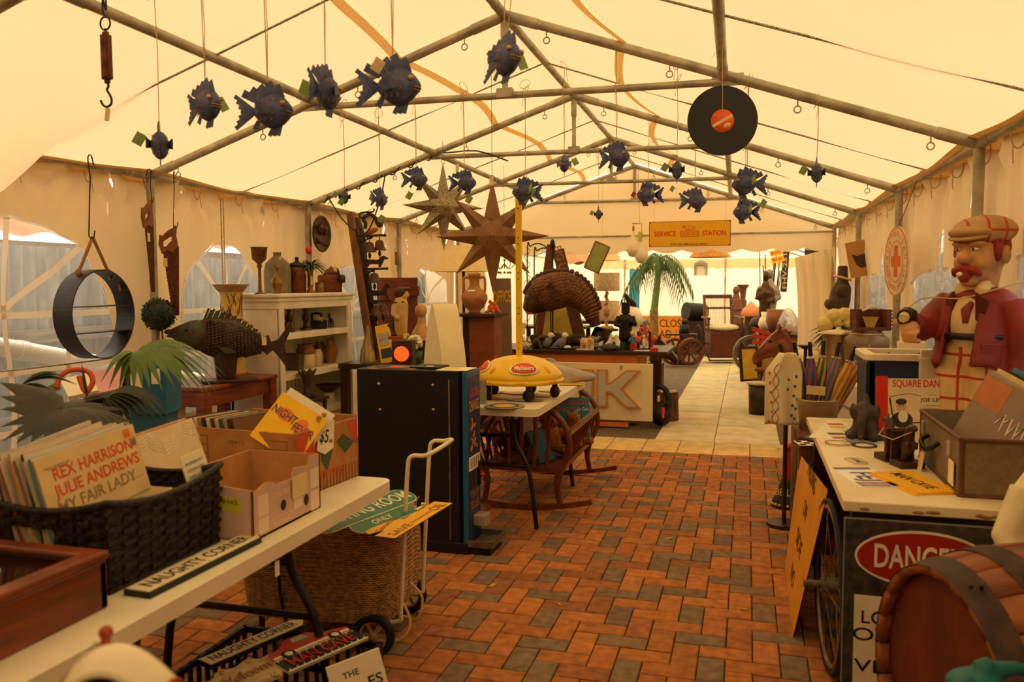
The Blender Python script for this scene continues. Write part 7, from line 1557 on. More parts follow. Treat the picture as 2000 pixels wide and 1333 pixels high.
def shadeprof(r0,r1,h,wave=0,n=40):
 def f(p,a): return (p[0],p[1],p[2]+(wave*math.cos(6*a) if p[2]<-.5*h+.01 else 0))
 return lambda b,t:b.lathe([(r0,-h/2),(lerp(r0,r1,.5)*.94,0),(r1,h/2),(r1-.006,h/2),(r0-.008,-h/2),(r0,-h/2)],None,n,None,fn=f)
def farz(x): return lerp(2.05,2.95,(x-XL2)/(XC-.1-XL2)) if x<XC-.1 else lerp(2.05,2.95,(XR2-x)/(XR2-XC+.1))
up_=lambda b,t:b.tube([(0,0,0),(0,0,farz(t.location.x)+.01-t.location.z)],.0018,n=4)
hung('pendant_shade','pink scalloped fabric pendant shade hanging under the valance','lampshade',1122,496,11.2,[('shade',mat('pink_fabric',(226,172,128),.8,0,.06),shadeprof(.27,.13,.26,.02)),('cord',BLK,up_)])
hung('pendant_shade','pale cream bell pendant shade behind the green plate','lampshade',1188,490,11.4,[('shade',mat('cream_fabric',(228,194,130),.8,0,.06),shadeprof(.18,.08,.28)),('cord',BLK,up_)])
hung('green_plate','rust-framed olive-green panel hanging at a tilt under the valance','sign',1166,503,10.2,[('panel',mat('olive_panel',(160,160,92),.6,0,.12,9),lambda b,t:b.box((0,0,0),(.20,.015,.36),None,(0,.42,0))),('frame',RST,lambda b,t:b.ring([(x*.105,y*.185) for x,y in((1,1),(-1,1),(-1,-1),(1,-1))],[(x*.09,y*.17) for x,y in((1,1),(-1,1),(-1,-1),(1,-1))],.02,None,TR((0,.01,0),(0,.42,0))@Matrix.Rotation(PI/2,4,'X'))),('string',STRING,lambda b,t:b.tube([(.07,0,.17),(.07,0,roofz(t.location.x,10.2)+.02-t.location.z)],.0016,n=4))])
hung('pleated_shade','orange pleated straw pendant lampshade below the service sign','lampshade',1387,490,11.3,[('shade',mat('straw_shade',(206,140,66),.8,0,.25,50,c2=(150,92,36)),lambda b,t:b.lathe([(.27,-.09),(.2,.0),(.1,.10),(.09,.10),(.19,.0),(.262,-.09),(.27,-.09)],None,80,None,fn=lambda p,a:(p[0]*(1+.03*math.sin(20*a)),p[1]*(1+.03*math.sin(20*a)),p[2]))),('cord',BLK,up_)])
hung('fringed_pendant','small glass pendant light with a beaded fringe below the straw shade','lamp',1369,520,12.4,[('shade',mat('grey_glass_shade',(140,128,104),.4,0,.1),lambda b,t:b.lathe([(.10,0),(.10,.04),(.06,.07),(.01,.09),(.008,.09),(.05,.066),(.09,.035),(.09,0),(.10,0)],None,28)),('fringe',mat('bead_fringe',(206,180,130),.5),lambda b,t:[b.cyl((.095*math.cos(a),.095*math.sin(a),-.14),(.095*math.cos(a),.095*math.sin(a),0),.004,n=5) for a in [2*PI*i/26 for i in range(26)]]),('cord',BLK,up_)])
PY=16.5; pt=onY(1288,514,PY); pbm=onY(1277,640,PY)
t=thing('palm_tree','tall artificial palm tree with drooping fronds in front of the road sign','palm',(pbm.x,PY,0))
b=MB(mat('palm_trunk_green',(112,132,58),.5,0,.2,10)); x1=pt.x-pbm.x
b.tube([(lerp(0,x1,i/10)+.0,0,lerp(.86,pt.z,i/10)) for i in range(11)],[.075-.002*i for i in range(11)],n=12); b.obj('green_trunk',t); b=MB(mat('palm_trunk_brown',(150,112,64),.7,0,.3,16,.3,30)); b.tube([(0,0,lerp(0,.9,i/8)) for i in range(9)],[.085+.004*(i%2) for i in range(9)],n=12); b.lathe([(0,0),(.2,0),(.16,.05),(0,.06)]); b.obj('brown_trunk',t)
top=Vector((x1,0,pt.z+.08))
for k in range(13):
 a=2*PI*k/13+.2; el=R_.uniform(.15,1.0); d=Vector((math.cos(a)*math.cos(el),math.sin(a)*math.cos(el),math.sin(el))); L=R_.uniform(.65,.9); b=MB(LEAF if k%3 else PLM); pr=[]
 for i in range(15):
  f_=i/14; c_=top+d*L*f_+Vector((0,0,-1))*L*1.35*f_*f_; pr.append(c_)
 b.tube(pr,[.012*(1-.7*i/14) for i in range(15)],n=5)
 for i in range(3,15):
  s_=(pr[i]-pr[i-1]).cross(Vector((0,0,1))).normalized()
  for sg in (-1,1): blade(b,pr[i],(pr[i]-pr[i-1]).normalized()*.5+s_*sg*.7+Vector((0,0,-.9)),.30*(1-.35*abs(i/14-.5)),.026,.7,None or (LEAF if k%3 else PLM))
 b.obj('frond',t)
RY=19.6; p0=onY(1236,617,RY); p1=onY(1362,617,RY); p2=onY(1240,667,RY); t=thing('road_sign','big orange road closed sign on the gravel at the far end','sign',((p0.x+p1.x)/2,RY,0)); W=p1.x-p0.x; z0,z1=max(.02,p2.z),p0.z
b=MB(mat('road_orange',(222,138,34),.45,0,.06)); b.box((0,0,(z0+z1)/2),(W,.03,z1-z0)); b.obj('panel',t); b=MB(mat('road_brown_ink',(66,24,20),.6)); b.M=frame((0,-.0165,0),(1,0,0),(0,0,1)); b.text('ROAD CLOSED',.19,None,TR((-.06,lerp(z0,z1,.70),0)),width=W*.92,off=.006); b.text('AHEAD /',.19,None,TR((-.12,lerp(z0,z1,.28),0)),width=W*.55,off=.006); b.obj('lettering',t)
b=MB(CREAM); b.box((0,-.02,z1+.0),(W,.02,.03)); b.obj('top_edge',t); b=MB(PALEW); b.box((0,-.25,.03),(W*.9,.10,.06)); b.obj('foot_beam',t)
WX,WY=-.44,15.25; CW=mat('wheelchair_wood',(96,52,28),.45,0,.2,8)
t=thing('wheelchair','antique wooden wheelchair with a cane back and white cushion on the path','wheelchair',(WX,WY,0),.30)
b=MB(mat('box_red_wood',(92,38,24),.45,0,.15,6)); b.box((0,-.05,.34),(.52,.42,.48)); b.ring([(x*.24,y*.21) for x,y in((1,1),(-1,1),(-1,-1),(1,-1))],[(x*.2,y*.17) for x,y in((1,1),(-1,1),(-1,-1),(1,-1))],.012,None,frame((0,-.262,.34),(1,0,0),(0,0,1))); b.obj('seat_box',t,bevel=.006)
b=MB(mat('fleece_white',(214,196,160),.95,0,.15,30,.9,80)); b.ell((0,-.06,.635),(.30,.26,.07)); b.obj('cushion',t)
b=MB(CW)
for s_ in(-1,1): b.bar((s_*.245,.16,.55),(s_*.25,.30,1.22),.05,.04,up=(1,0,0));
b.bar((-.27,.30,1.19),(.27,.30,1.19),.05,.07); b.bar((-.25,.18,.66),(.25,.18,.66),.04,.05); b.bar((-.25,.25,.98),(.25,.25,.98),.03,.04); b.obj('back_frame',t,bevel=.006)
b=MB(mat('cane_webbing',(196,156,96),.7))
for k in range(17):
 x=lerp(-.22,.22,k/16); b.bar((x,.185,.68),(x,.30,1.18),.010,.006,up=(0,1,0))
for k in range(17):
 f_=k/16; b.bar((-.22,lerp(.185,.30,f_),lerp(.68,1.18,f_)),(.22,lerp(.185,.30,f_),lerp(.68,1.18,f_)),.010,.006)
b.obj('cane_back',t)
for s_ in(-1,1):
 b=MB(CW); b.bar((s_*.30,-.26,.80),(s_*.29,.2,.82),.06,.035); b.bar((s_*.30,-.22,.56),(s_*.30,-.24,.80),.035,.035); b.obj('armrest',t)
 b=MB(IRON); c_=Vector((s_*.40,.08,.34)); b.tube([c_+Vector((0,.33*math.cos(a),.33*math.sin(a))) for a in [2*PI*i/36 for i in range(36)]],.012,n=7,closed=True);
 for k in range(10): a=2*PI*k/10; b.tube([c_,c_+Vector((0,.29*math.cos(a),.29*math.sin(a)))],.004,n=5)
 b.cyl(c_-Vector((.04*s_,0,0)),c_+Vector((.03*s_,0,0)),.025); b.obj('wheel',t)
b=MB(IRON); b.bar((-.40,.08,.34),(.40,.08,.34),.02,.02); b.bar((-.28,-.28,.06),(.28,-.28,.06),.03,.02); b.bar((-.28,-.28,.06),(-.3,.1,.28),.02,.02); b.bar((.28,-.28,.06),(.3,.1,.28),.02,.02); b.obj('undercarriage',t)
t=thing('tractor_seat_table','small dark side table with a toy press on it, left of the wheelchair','table',(-1.13,14.9,0)); b=MB(DKWOOD); b.box((0,0,.52),(.55,.3,.03)); b.cyl((0,0,0),(0,0,.52),.03); b.lathe([(0,0),(.18,0),(.1,.04),(0,.05)]); b.obj('table',t); b=MB(IRON); b.lathe([(0,.535),(.09,.535),(.08,.68),(.06,.69),(0,.70)],None,16,Matrix.Translation((.05,0,0))); b.ell((.06,0,.75),(.06,.05,.05)); b.obj('cast_jar',t)
for nm,x in (('rust-coloured cast tractor wheel leaning left of the wheelchair, outer',-1.22),('rust-coloured cast tractor wheel leaning left of the wheelchair, inner',-.93)):
 t=thing('iron_wheel',nm,'wheel',(x,14.45,.25),0,rot=Euler((.12,0,.5))); b=MB(RUST); X=Matrix.Rotation(PI/2,4,'X'); b.ring(circ(.24,28),circ(.19,28),.08,None,X@Matrix.Translation((0,0,-.04)))
 for k in range(9): a=k*2*PI/9; b.bar((.05*math.cos(a),0,.05*math.sin(a)),(.2*math.cos(a+.4),0,.2*math.sin(a+.4)),.03,.02,up=(0,1,0))
 b.cyl((0,-.05,0),(0,.05,0),.06); b.obj('rim',t)
t=thing('coal_scuttle','dark metal barrel-shaped drum lying on a stand left of the wheelchair back','drum',(-1.02,17.4,0)); b=MB(IRON); b.cyl((-.2,-.15,.86),(.16,.1,.82),.19,n=20); b.ell((.2,.1,.88),(.05,.05,.08)); b.obj('drum',t); b=MB(DKWOOD); b.box((0,0,.33),(.5,.4,.66)); b.obj('stand',t)
t=thing('potted_plant','leafy green plant beside the far road sign','plant',(onY(1367,630,18.8).x,18.8,0)); b=MB(LEAF)
for q in range(50): a=R_.uniform(0,6.28); e=R_.uniform(0,1.2); blade(b,(0,0,.5),(math.cos(a)*math.cos(e),math.sin(a)*math.cos(e),math.sin(e)),R_.uniform(.15,.32),.07,.6,LEAF)
b.obj('leaves',t); b=MB(TERC); b.lathe([(0,0),(.12,0),(.16,.5),(0,.5)]); b.obj('pot',t)
HPR=[(-.30,-.32),(-.33,-.05),(-.27,.12),(-.17,.21),(-.10,.23),(-.04,.19),(.06,.09),(.18,-.05),(.29,-.19),(.325,-.26),(.31,-.315),(.25,-.335),(.20,-.30),(.13,-.245),(.05,-.225),(-.01,-.20),(-.06,-.24),(-.08,-.32)]
def horse(label,px,py,Y,s_,m,rz,zbase,flip=1):
 p=onY(px,py,Y); t=thing('horse_sculpture',label,'sculpture',(p.x,Y,0),rz); z=p.z
 b=MB(m); S=lambda x,y,zz:(x*s_*flip,y*s_,z+zz*s_)
 pr=[(x*s_*flip,z+q*s_) for x,q in HPR]; pr=pr if flip>0 else pr[::-1]
 b.prism(pr,.15*s_,None,TR((0,.075*s_,0),(PI/2,0,0)))
 b.tube([S(-.19,0,-.31),S(-.19,0,-.1),S(-.13,0,.05)],[.13*s_,.125*s_,.11*s_],n=14); b.ell(S(-.01,0,-.06),(.13*s_,.105*s_,.13*s_)); b.tube([S(.02,0,-.03),S(.17,0,-.16),S(.27,0,-.26)],[.10*s_,.085*s_,.07*s_],n=14)
 for e in(-1,1): b.tube([S(-.10,e*.055,.2),S(-.12,e*.07,.27),S(-.10,e*.07,.33)],[.035*s_,.032*s_,.008*s_]); b.ell(S(.03,e*.085,.06),(.035*s_,.02*s_,.025*s_)); b.ell(S(.27,e*.055,-.22),(.025*s_,.02*s_,.02*s_))
 for k in range(7): b.ell(S(-.20-.018*k,0,.20-.075*k),(.05*s_,.045*s_,.055*s_))
 b.obj('head',t,remesh=.011*s_+.002,smooth=5); b=MB(DKWOOD); q=S(-.19,0,-.31); b.box((q[0],0,q[2]/2),(.30*s_,.28*s_,q[2])); b.obj('base_block',t,bevel=.01)
 b=MB(BLACK)
 for e in(-1,1): b.ell(S(.035,e*.10,.06),.014*s_,None,None,8,6)
 b.obj('eyes',t); return t
horse('dark brown carved horse head facing right beside the end of the counter',1298,682,9.38,.505,mat('dark_horse_wood',(74,42,26),.45,0,.25,8,.1,30),-.15,0)
horse('orange-brown carved horse head facing left at the right side of the path',1507,672,9.9,.72,mat('rust_horse_wood',(134,64,30),.5,0,.25,8,.1,30),.1,0,-1)
t=thing('tree_stump','cut log stump beside the path at the end of the counter','stump',(-.80,8.62,0)); b=MB(mat('bark',(112,72,42),.8,0,.35,16,.8,30,stretch=(2,2,.4))); b.cyl((0,0,0),(0,0,.30),.13,r2=.12,n=20); b.obj('bark',t); b=MB(PALEW); b.cyl((0,0,.30),(0,0,.304),.115,n=20); b.obj('cut_face',t)
t=thing('book_stack','small stack of papers lying on the log stump','books',(-.80,8.60,.304),.4); b=MB(PAPER); b.box((0,0,.012),(.16,.11,.024)); b.box((.0,0,.028),(.14,.1,.008),GREYF); b.obj('papers',t)
t=thing('swan_planter','black swan ornament with a red beak and hanging tag beside the white letter board','ornament',(-.82,8.22,0),-.5); b=MB(BLACK); b.ell((0,0,.11),(.12,.09,.11)); b.tube(smooth_path([(.06,0,.16),(.10,0,.26),(.06,0,.37),(-.02,0,.40),(-.07,0,.36),(-.075,0,.30)]),[.04]*6+[.03]*12+[.028]*13,n=10); b.obj('body',t,remesh=.01); b=MB(REDI); b.tube([(.07,-.06,.20),(.09,-.09,.10)],[.02,.012]); b.obj('beak',t); b=MB(KRAFT); b.box((.04,-.09,.29),(.03,.002,.06)); b.tube([(.04,-.09,.32),(.05,-.03,.36)],.001); b.obj('price_tag',t)
t=thing('drum_table','dark pot-like drum with a pale round top at the right edge of the path','table',(.15,9.25,0)); b=MB(DKWOOD); b.lathe([(0,0),(.115,0),(.125,.33),(0,.33)],None,24); b.obj('body',t); b=MB(mat('painted_top',(220,190,150),.5,0,.2,30)); b.lathe([(0,.33),(.14,.33),(.14,.35),(0,.35)],None,28); b.obj('top',t)
# ================================================================== RIGHT SIDE
def rx(px,py,Y): return onY(px,py,Y)
CHIP=mat('chipped_cream_paint',(226,208,172),.5,0,.05,5,c2=(214,190,146));
t=thing('sale_table','cream-painted board table with a chipped edge holding plates and a suitcase','table',(.665,3.56,0))
b=MB(CHIP); b.box((0,0,T-.017),(.73,1.68,.034)); b.obj('top',t,bevel=.004)
b=MB(mat('chip_ochre',(176,126,62),.8,0,.2,40))
for k in range(8): b.ell((-.365+.73*R_.random(),-.841,T-.017-.008*R_.random()),(R_.uniform(.012,.03),.0012,.006),None,None,8,4)
b.obj('chipped_patches',t)
for sx in(-1,1):
 for sy in(-1,1): b=MB(DKWOOD); b.box((sx*.31,sy*.76,(T-.034)/2),(.045,.045,T-.034)); b.obj('leg',t)
for sy in(-1,1): b=MB(DKWOOD); b.box((0,sy*.79,T-.06),(.62,.03,.05)); b.obj('rail',t)
for nm,x,y,w_,d_,h_,m in (('dark wooden crate in the shadow under the suitcase table',.72,3.5,.5,.6,.45,DKWOOD),('red-fronted box with white script under the suitcase table',.60,3.02,.2,.1,.68,RD),('pale striped box standing under the suitcase table',.80,3.06,.2,.12,.66,mat('grey_stripe_box',(150,128,104),.7,0,.2,4,stretch=(12,1,1)))):
 t=thing('storage_box',nm,'box',(x,y,0)); b=MB(m); b.box((0,0,h_/2),(w_,d_,h_)); b.obj('body',t,bevel=.004)
 if m is RD: b=MB(WHITE); b.M=frame((0,-d_/2-.001,h_*.8),(1,0,0),(0,0,1)); b.text('Co',.1,None,TR((.02,0,0)),width=.12,shear=.3); b.obj('lettering',t)
SC=mat('suitcase_cloth',(130,108,82),.7,0,.12,50,.3,160); LTH=mat('tan_leather',(104,62,34),.5,0,.2,20)
SX0,SX1,SY0,SY1,SH=.66,1.0,2.86,3.48,.185
t=thing('record_suitcase','open fabric suitcase with leather edges holding long-playing records on the suitcase table','suitcase',((SX0+SX1)/2,(SY0+SY1)/2,T))
w_,l_=SX1-SX0,SY1-SY0
b=MB(SC); th=.012
for s_ in(-1,1): b.box((s_*(w_/2-th/2),0,SH/2),(th,l_-.004,SH)); b.box((0,s_*(l_/2-th/2),SH/2),(w_-2*th,th,SH))
b.box((0,0,.006),(w_,l_,.012)); b.obj('shell',t)
b=MB(LTH)
for sx in(-1,1):
 for sy in(-1,1): b.cyl((sx*(w_/2-.004),sy*(l_/2-.004),0),(sx*(w_/2-.004),sy*(l_/2-.004),SH),.009,n=8)
for z in(.004,SH):
 for s_ in(-1,1): b.cyl((s_*(w_/2),-l_/2,z),(s_*w_/2,l_/2,z),.008,n=8); b.cyl((-w_/2,s_*l_/2,z),(w_/2,s_*l_/2,z),.008,n=8)
b.obj('leather_edging',t)
b=MB(IRON); b.tube(smooth_path([(-w_/2-.006,-.02,.12),(-w_/2-.03,-.02,.10),(-w_/2-.035,.06,.085),(-w_/2-.03,.14,.10),(-w_/2-.006,.14,.12)]),.009); b.obj('handle',t)
for y in(-.17,.25): b=MB(STEEL); b.box((-w_/2-.004,y,.13),(.01,.035,.05)); b.obj('latch',t,bevel=.003)
b=MB(PAPER); b.box((-w_/2-.007,-.22,.06),(.002,.07,.08)); b.obj('label',t); b=MB(KRAFT); b.box((-w_/2-.045,.06,.03),(.002,.035,.08),None,(0,.15,.2)); b.tube([(-w_/2-.03,.06,.085),(-w_/2-.045,.06,.07)],.001); b.obj('price_tag',t)
for k,(cc,ed,nm) in enumerate([((150,128,104),(120,96,70),'plastic-covered record with a pale scrawl, front of the suitcase row'),((176,150,120),(210,190,150),'second plastic-covered record in the suitcase row'),((214,188,132),(200,170,120),'cream record sleeve in the middle of the suitcase row'),((196,150,96),(180,140,90),'tan record sleeve behind the cream one in the suitcase'),((60,44,38),(50,40,34),'dark brown record sleeve fifth in the suitcase'),((70,130,150),(60,120,140),'turquoise-topped record sleeve standing high in the suitcase'),((214,196,150),(206,180,130),'ivory record sleeve at the back of the suitcase'),((140,92,56),(110,76,50),'rust record sleeve last in the suitcase row')]):
 ey=Vector((.42,-.10,.90)).normalized(); ez=Vector((-.86,-.46,.0)); ez=(ez-ey*ez.dot(ey)).normalized(); ex=ey.cross(ez)
 ctr=Vector((.83+.020*k,3.13+.012*k,T+.175+.008*(k%3)))
 def art(b,s_,k=k):
  if k==0:
   off(b,-.09,.10,.12,.10,(196,120,70));
   for q in range(4): b.tube([(-.02+.03*q,.02+.02*math.sin(q*2),.001),(.0+.03*q,.06,.001),(.01+.03*q,.0,.001)],.003,PAPER,n=4)
 sleeve('record_sleeve',nm,'records in the suitcase',ctr,ex,ey,.31,.006,cc,ed,art)
p=onZ(1786,862,T); a0=onZ(1712,860,T); a1=onZ(1860,863,T)
def art_sq(b,s_):
 off(b,-.142,0,.05,.29,(206,46,22)); b.text('SQUARE DANCES',.032,REDI,TR((.025,.112,0)),width=.245,off=.02); b.text('JOE LEWIS',.017,BLK,TR((.075,.042,0)),width=.12,off=.01); b.text('CALLER',.006,BLK,TR((.065,.064,0))); b.text('ACCOMPANIED BY',.006,BLK,TR((.075,.018,0))); b.text('SQUARE DANCE BAND',.006,BLK,TR((.075,.006,0))); b.text('MUSIC FOR THE DANCE',.005,BLK,TR((.08,-.05,0)))
 blob(b,-.062,.015,.021,.028,(206,164,116)); blob(b,-.063,.034,.023,.014,(70,54,44),.0012); blob(b,-.06,-.045,.045,.035,(60,52,50)); blob(b,-.056,-.03,.02,.026,(232,216,180),.0012); blob(b,-.07,.016,.003,.002,(50,40,34),.0014); blob(b,-.054,.016,.003,.002,(50,40,34),.0014); b.ct=rgb((150,50,34)); off(b,-.061,-.0,.012,.002,(150,60,44))
 b.tube([(-.11,.05,.001),(-.10,-.02,.001),(-.075,-.06,.001)],.003,BLK,n=4); b.tube([(-.04,-.06,.001),(.05,-.05,.001),(.09,-.07,.001)],.003,BLK,n=4); b.tube([(-.11,.055,.001),(-.03,.07,.001),(.02,.06,.001)],.0012,BLK,n=4)
ex=(a1-a0).normalized(); ey=Vector((.06,.10,1)).normalized()
sleeve('record_album','square dance album with a red spine and portrait leaning on the blue cooler','albums',(a0+a1)/2+ey*.135,ex,ey,.325,.02,(224,200,146),(190,160,110),art_sq,h=.27)
NAVY=mat('navy_plastic',(34,44,76),.45,0,.08); WPL=mat('white_cool_plastic',(226,208,176),.4,0,.04)
t=thing('cool_box','navy cool box with a white rim and latch, full of seven-inch records','cool box',(.785,4.21,T)); w_,l_,h_=.50,.36,.33
b=MB(NAVY)
for s_ in(-1,1): b.box((s_*(w_/2-.02),0,h_/2),(.04,l_,h_)); b.box((0,s_*(l_/2-.02),h_/2),(w_,.04,h_))
b.box((0,0,.02),(w_,l_,.04)); b.obj('body',t,bevel=.01); b=MB(WPL); b.ring(rrect(w_+.03,l_+.03,.04),rrect(w_-.07,l_-.07,.03),.03,None,Matrix.Translation((0,0,h_))); b.obj('rim',t,bevel=.004)
b=MB(WPL); b.box((.02,-l_/2-.02,h_-.05),(.12,.02,.14)); b.box((.02,-l_/2-.015,h_+.03),(.11,.02,.05)); b.obj('latch',t,bevel=.006); b=MB(WPL); b.box((.0,l_/2+.03,h_+.02),(.13,.03,.09)); b.obj('handle',t,bevel=.008)
cs=[(206,180,130),(170,120,70),(226,206,160),(196,150,100),(140,104,70),(216,196,150),(186,140,84),(120,90,66),(210,170,110),(230,214,176)]
for k in range(24):
 if 12<=k<15: continue
 ey=Vector((-.22,.25,1)).normalized(); ez=Vector((-1,-.15,-.2)); ez=(ez-ey*ez.dot(ey)).normalized(); ex=ey.cross(ez); cc=cs[(k*7)%10]
 sleeve('record_single','seven-inch record sleeve in the left-hand run inside the cool box' if k<13 else 'seven-inch record sleeve in the right-hand run inside the cool box','seven-inch records in the cool box',Vector((.60+.0162*k,4.21,T+.235+.006*(k%4))),ex,ey,.175,.007,cc,tuple(int(v*.85) for v in cc))
JK=mat('statue_red_jacket',(134,34,22),.5,0,.18,9); SKN=mat('statue_skin',(206,146,88),.45,0,.15,12); HRR=mat('statue_red_hair',(156,48,22),.6,0,.2,40,.3,70); CRM=mat('statue_cream',(220,186,128),.5,0,.1,12); CAPM=mat('statue_cap',(186,142,84),.55,0,.12,12); PLD=mat('plaid_red',(196,66,30),.55,0,.05)
SXc,SYc=.945,3.87
def plaid(name,base,band,sx=.042):
 m=mat(name,base,.55,0,.1,12); nt=m.node_tree; N=nt.nodes; L=nt.links; p=N['Principled BSDF']; src=p.inputs['Base Color'].links[0].from_socket
 tc=N.new('ShaderNodeTexCoord'); sp=N.new('ShaderNodeSeparateXYZ'); L.new(tc.outputs['Object'],sp.inputs[0]); outs=[]
 for ax in ('X','Y','Z'):
  q=N.new('ShaderNodeMath'); q.operation='PINGPONG'; q.inputs[1].default_value=sx*(1.1 if ax=='Z' else 1); L.new(sp.outputs[ax],q.inputs[0]); r=N.new('ShaderNodeMath'); r.operation='LESS_THAN'; r.inputs[1].default_value=.0055; L.new(q.outputs[0],r.inputs[0]); outs.append(r)
 m1=N.new('ShaderNodeMath'); m1.operation='MAXIMUM'; L.new(outs[0].outputs[0],m1.inputs[0]); L.new(outs[2].outputs[0],m1.inputs[1])
 mx=N.new('ShaderNodeMix'); mx.data_type='RGBA'; L.new(m1.outputs[0],mx.inputs[0]); L.new(src,mx.inputs[6]); mx.inputs[7].default_value=rgb(band); L.new(mx.outputs[2],p.inputs['Base Color']); return m
PLAID=plaid('plaid_trousers',(214,172,112),(178,56,26)); PLCAP=plaid('plaid_cap',(182,140,86),(176,66,34),.036)
t=thing('golfer_statue','painted statue of a red-haired man in flat cap, red jacket and plaid breeches, pointing','statue',(SXc,SYc,T),0); t.scale=(.97,.97,1.03)
FA=math.radians(222); Fx=Vector((math.cos(FA),math.sin(FA),0)); Sx=Vector((-math.sin(FA),math.cos(FA),0))
def fp(f,s_,z): return Fx*f+Sx*s_+Vector((0,0,z))
FM=Matrix(((Fx.x,Sx.x,0,0),(Fx.y,Sx.y,0,0),(0,0,1,0),(0,0,0,1)))
b=MB(PLAID); b.M=FM
for s_ in(-1,1): b.tube([(.02*(s_),s_*.075,.06),(.02,s_*.082,.14),(.015,s_*.085,.24),(.0,s_*.062,.35)],[.075,.088,.092,.10],n=14)
b.ell((0,0,.37),(.115,.155,.10)); b.obj('breeches',t,remesh=.010,smooth=3)
b=MB(CRM); b.M=FM
for s_ in(-1,1): b.tube([(.0,s_*.075,.0),(0,s_*.075,.09)],[.04,.05],n=12); b.ell((.05,s_*.08,.02),(.085,.04,.028),BRONZE)
b.obj('socks',t)
b=MB(CRM); b.M=FM; b.ell((.055,0,.49),(.07,.085,.14)); b.tube([(.0,0,.62),(-.005,0,.68)],[.065,.058],n=14); b.ell((.045,.045,.635),(.04,.03,.035),None,(0,.5,.4)); b.ell((.045,-.045,.635),(.04,.03,.035),None,(0,.5,-.4)); b.obj('shirt',t,remesh=.008)
b=MB(BLACK); b.M=FM; b.tube([(.115*math.cos(a)+.01,.15*math.sin(a),.445) for a in [-1.2+2.4*i/12 for i in range(13)]],.014); b.obj('belt',t)
b=MB(JK); b.M=FM
b.tube([(.09,.028,.58),(.115,.02,.55),(.12,.022,.50)],[.014,.022,.012]); b.obj('tie',t)
b=MB(JK); b.M=FM
def jac(u,v):
 a=lerp(.46,2*PI-.46,u); z=lerp(.30,.615,v); k=1+.10*math.cos(PI*v); rxx=lerp(.145,.115,v)*k+.012*math.sin(a*5)*(1-v); ryy=lerp(.165,.16,v)*k; e=.03*(1-v)*(abs(a-PI)>2.1)
 return ((rxx+e)*math.cos(a)-.005,ryy*math.sin(a),z+.03*(1-v)*(1 if abs(a-PI)>2.2 else 0))
b.sheet(jac,36,14,thick=.026); b.ell((-.01,0,.60),(.105,.15,.05))
b.tube([(.0,-.14,.585),(.07,-.165,.52),(.16,-.155,.47),(.265,-.13,.50)],[.058,.060,.054,.050],n=14)
b.tube([(.0,.145,.585),(.0,.19,.47),(.01,.20,.36),(.03,.205,.28)],[.058,.062,.056,.052],n=14)
b.obj('jacket',t,remesh=.010,smooth=3)
b=MB(mat('statue_dark_red',(96,24,16),.5,0,.2)); b.M=FM
for s_ in(-1,1): b=MB(MATS['statue_dark_red']); b.M=FM; b.prism([(.0,.0),(.05,-.035),(.035,-.09),(.0,-.12)],.012,None,frame((.105,s_*.055,.625),(-.35,s_*1,0),(.12,0,1))); b.obj('lapel',t)
b=MB(JK); b.M=FM; b.box((.10,.125,.38),(.02,.08,.09),None,(0,0,.85)); b.obj('pocket',t,bevel=.006)
b=MB(SKN); b.M=FM
b.ell((.035,.225,.225),(.042,.036,.05))
for k in range(4): b.tube([(.06,.205+.016*k-.008,.235-.008*k),(.085,.21+.013*k,.215-.008*k),(.07,.212+.012*k,.19-.006*k),(.045,.215+.012*k,.185)],.0105,n=7)
b.tube([(.03,.185,.24),(.06,.182,.225),(.075,.19,.205)],.012,n=7)
b.ell((.285,-.12,.475),(.05,.04,.035),None,(0,0,.35))
for k in range(4): b.tube([(.29,-.135+.02*k,.468),(.325,-.122+.018*k,.455),(.32,-.115+.016*k,.43),(.29,-.11+.014*k,.428)],.0115,n=7)
b.tube([(.27,-.155,.49),(.30,-.165,.50),(.335,-.155,.505)],.0125,n=7)
b.obj('hands',t,remesh=.005,smooth=1)
b=MB(BLACK); b.M=FM; b.tube([(.245,-.15,.525),(.29,-.135,.53),(.325,-.12,.525)],[.034,.036,.030],n=12); b.tube([(.32,-.12,.525),(.345,-.11,.52)],[.024,.018],CRM); b.obj('pistol_grip',t,part_label='black glove-like grip with a pale tip in the pointing hand')
HZ=.775
HM=FM@Matrix.Rotation(.0,4,'Z')
b=MB(SKN); b.M=HM
b.ell((.0,0,HZ),(.105,.092,.115)); b.ell((.03,0,HZ-.065),(.075,.07,.06)); b.ell((.055,.045,HZ-.03),(.04,.035,.04)); b.ell((.055,-.045,HZ-.03),(.04,.035,.04)); b.ell((.115,0,HZ-.012),(.032,.026,.028)); b.tube([(.095,0,HZ+.03),(.118,0,HZ-.005)],[.014,.02]); b.ell((.085,.04,HZ+.045),(.03,.035,.014)); b.ell((.085,-.04,HZ+.045),(.03,.035,.014)); b.tube([(-.02,0,HZ-.06),(-.01,0,HZ-.13)],[.07,.062],n=14); b.ell((.075,0,HZ-.10),(.035,.04,.03))
for s_ in(-1,1): b.ell((-.02,s_*.098,HZ-.0),(.03,.014,.04))
b.obj('head',t,remesh=.006,smooth=2)
b=MB(HRR); b.M=HM
b.ell((-.035,0,HZ+.035),(.095,.098,.085)); b.ell((-.01,0,HZ+.066),(.112,.104,.034));
for s_ in(-1,1): b.tube([(.02,s_*.088,HZ+.05),(.025,s_*.092,HZ-.0),(.02,s_*.09,HZ-.03)],[.022,.018,.008]); b.tube([(.112,s_*.02,HZ+.055),(.10,s_*.05,HZ+.066),(.08,s_*.075,HZ+.055)],[.008,.010,.005])
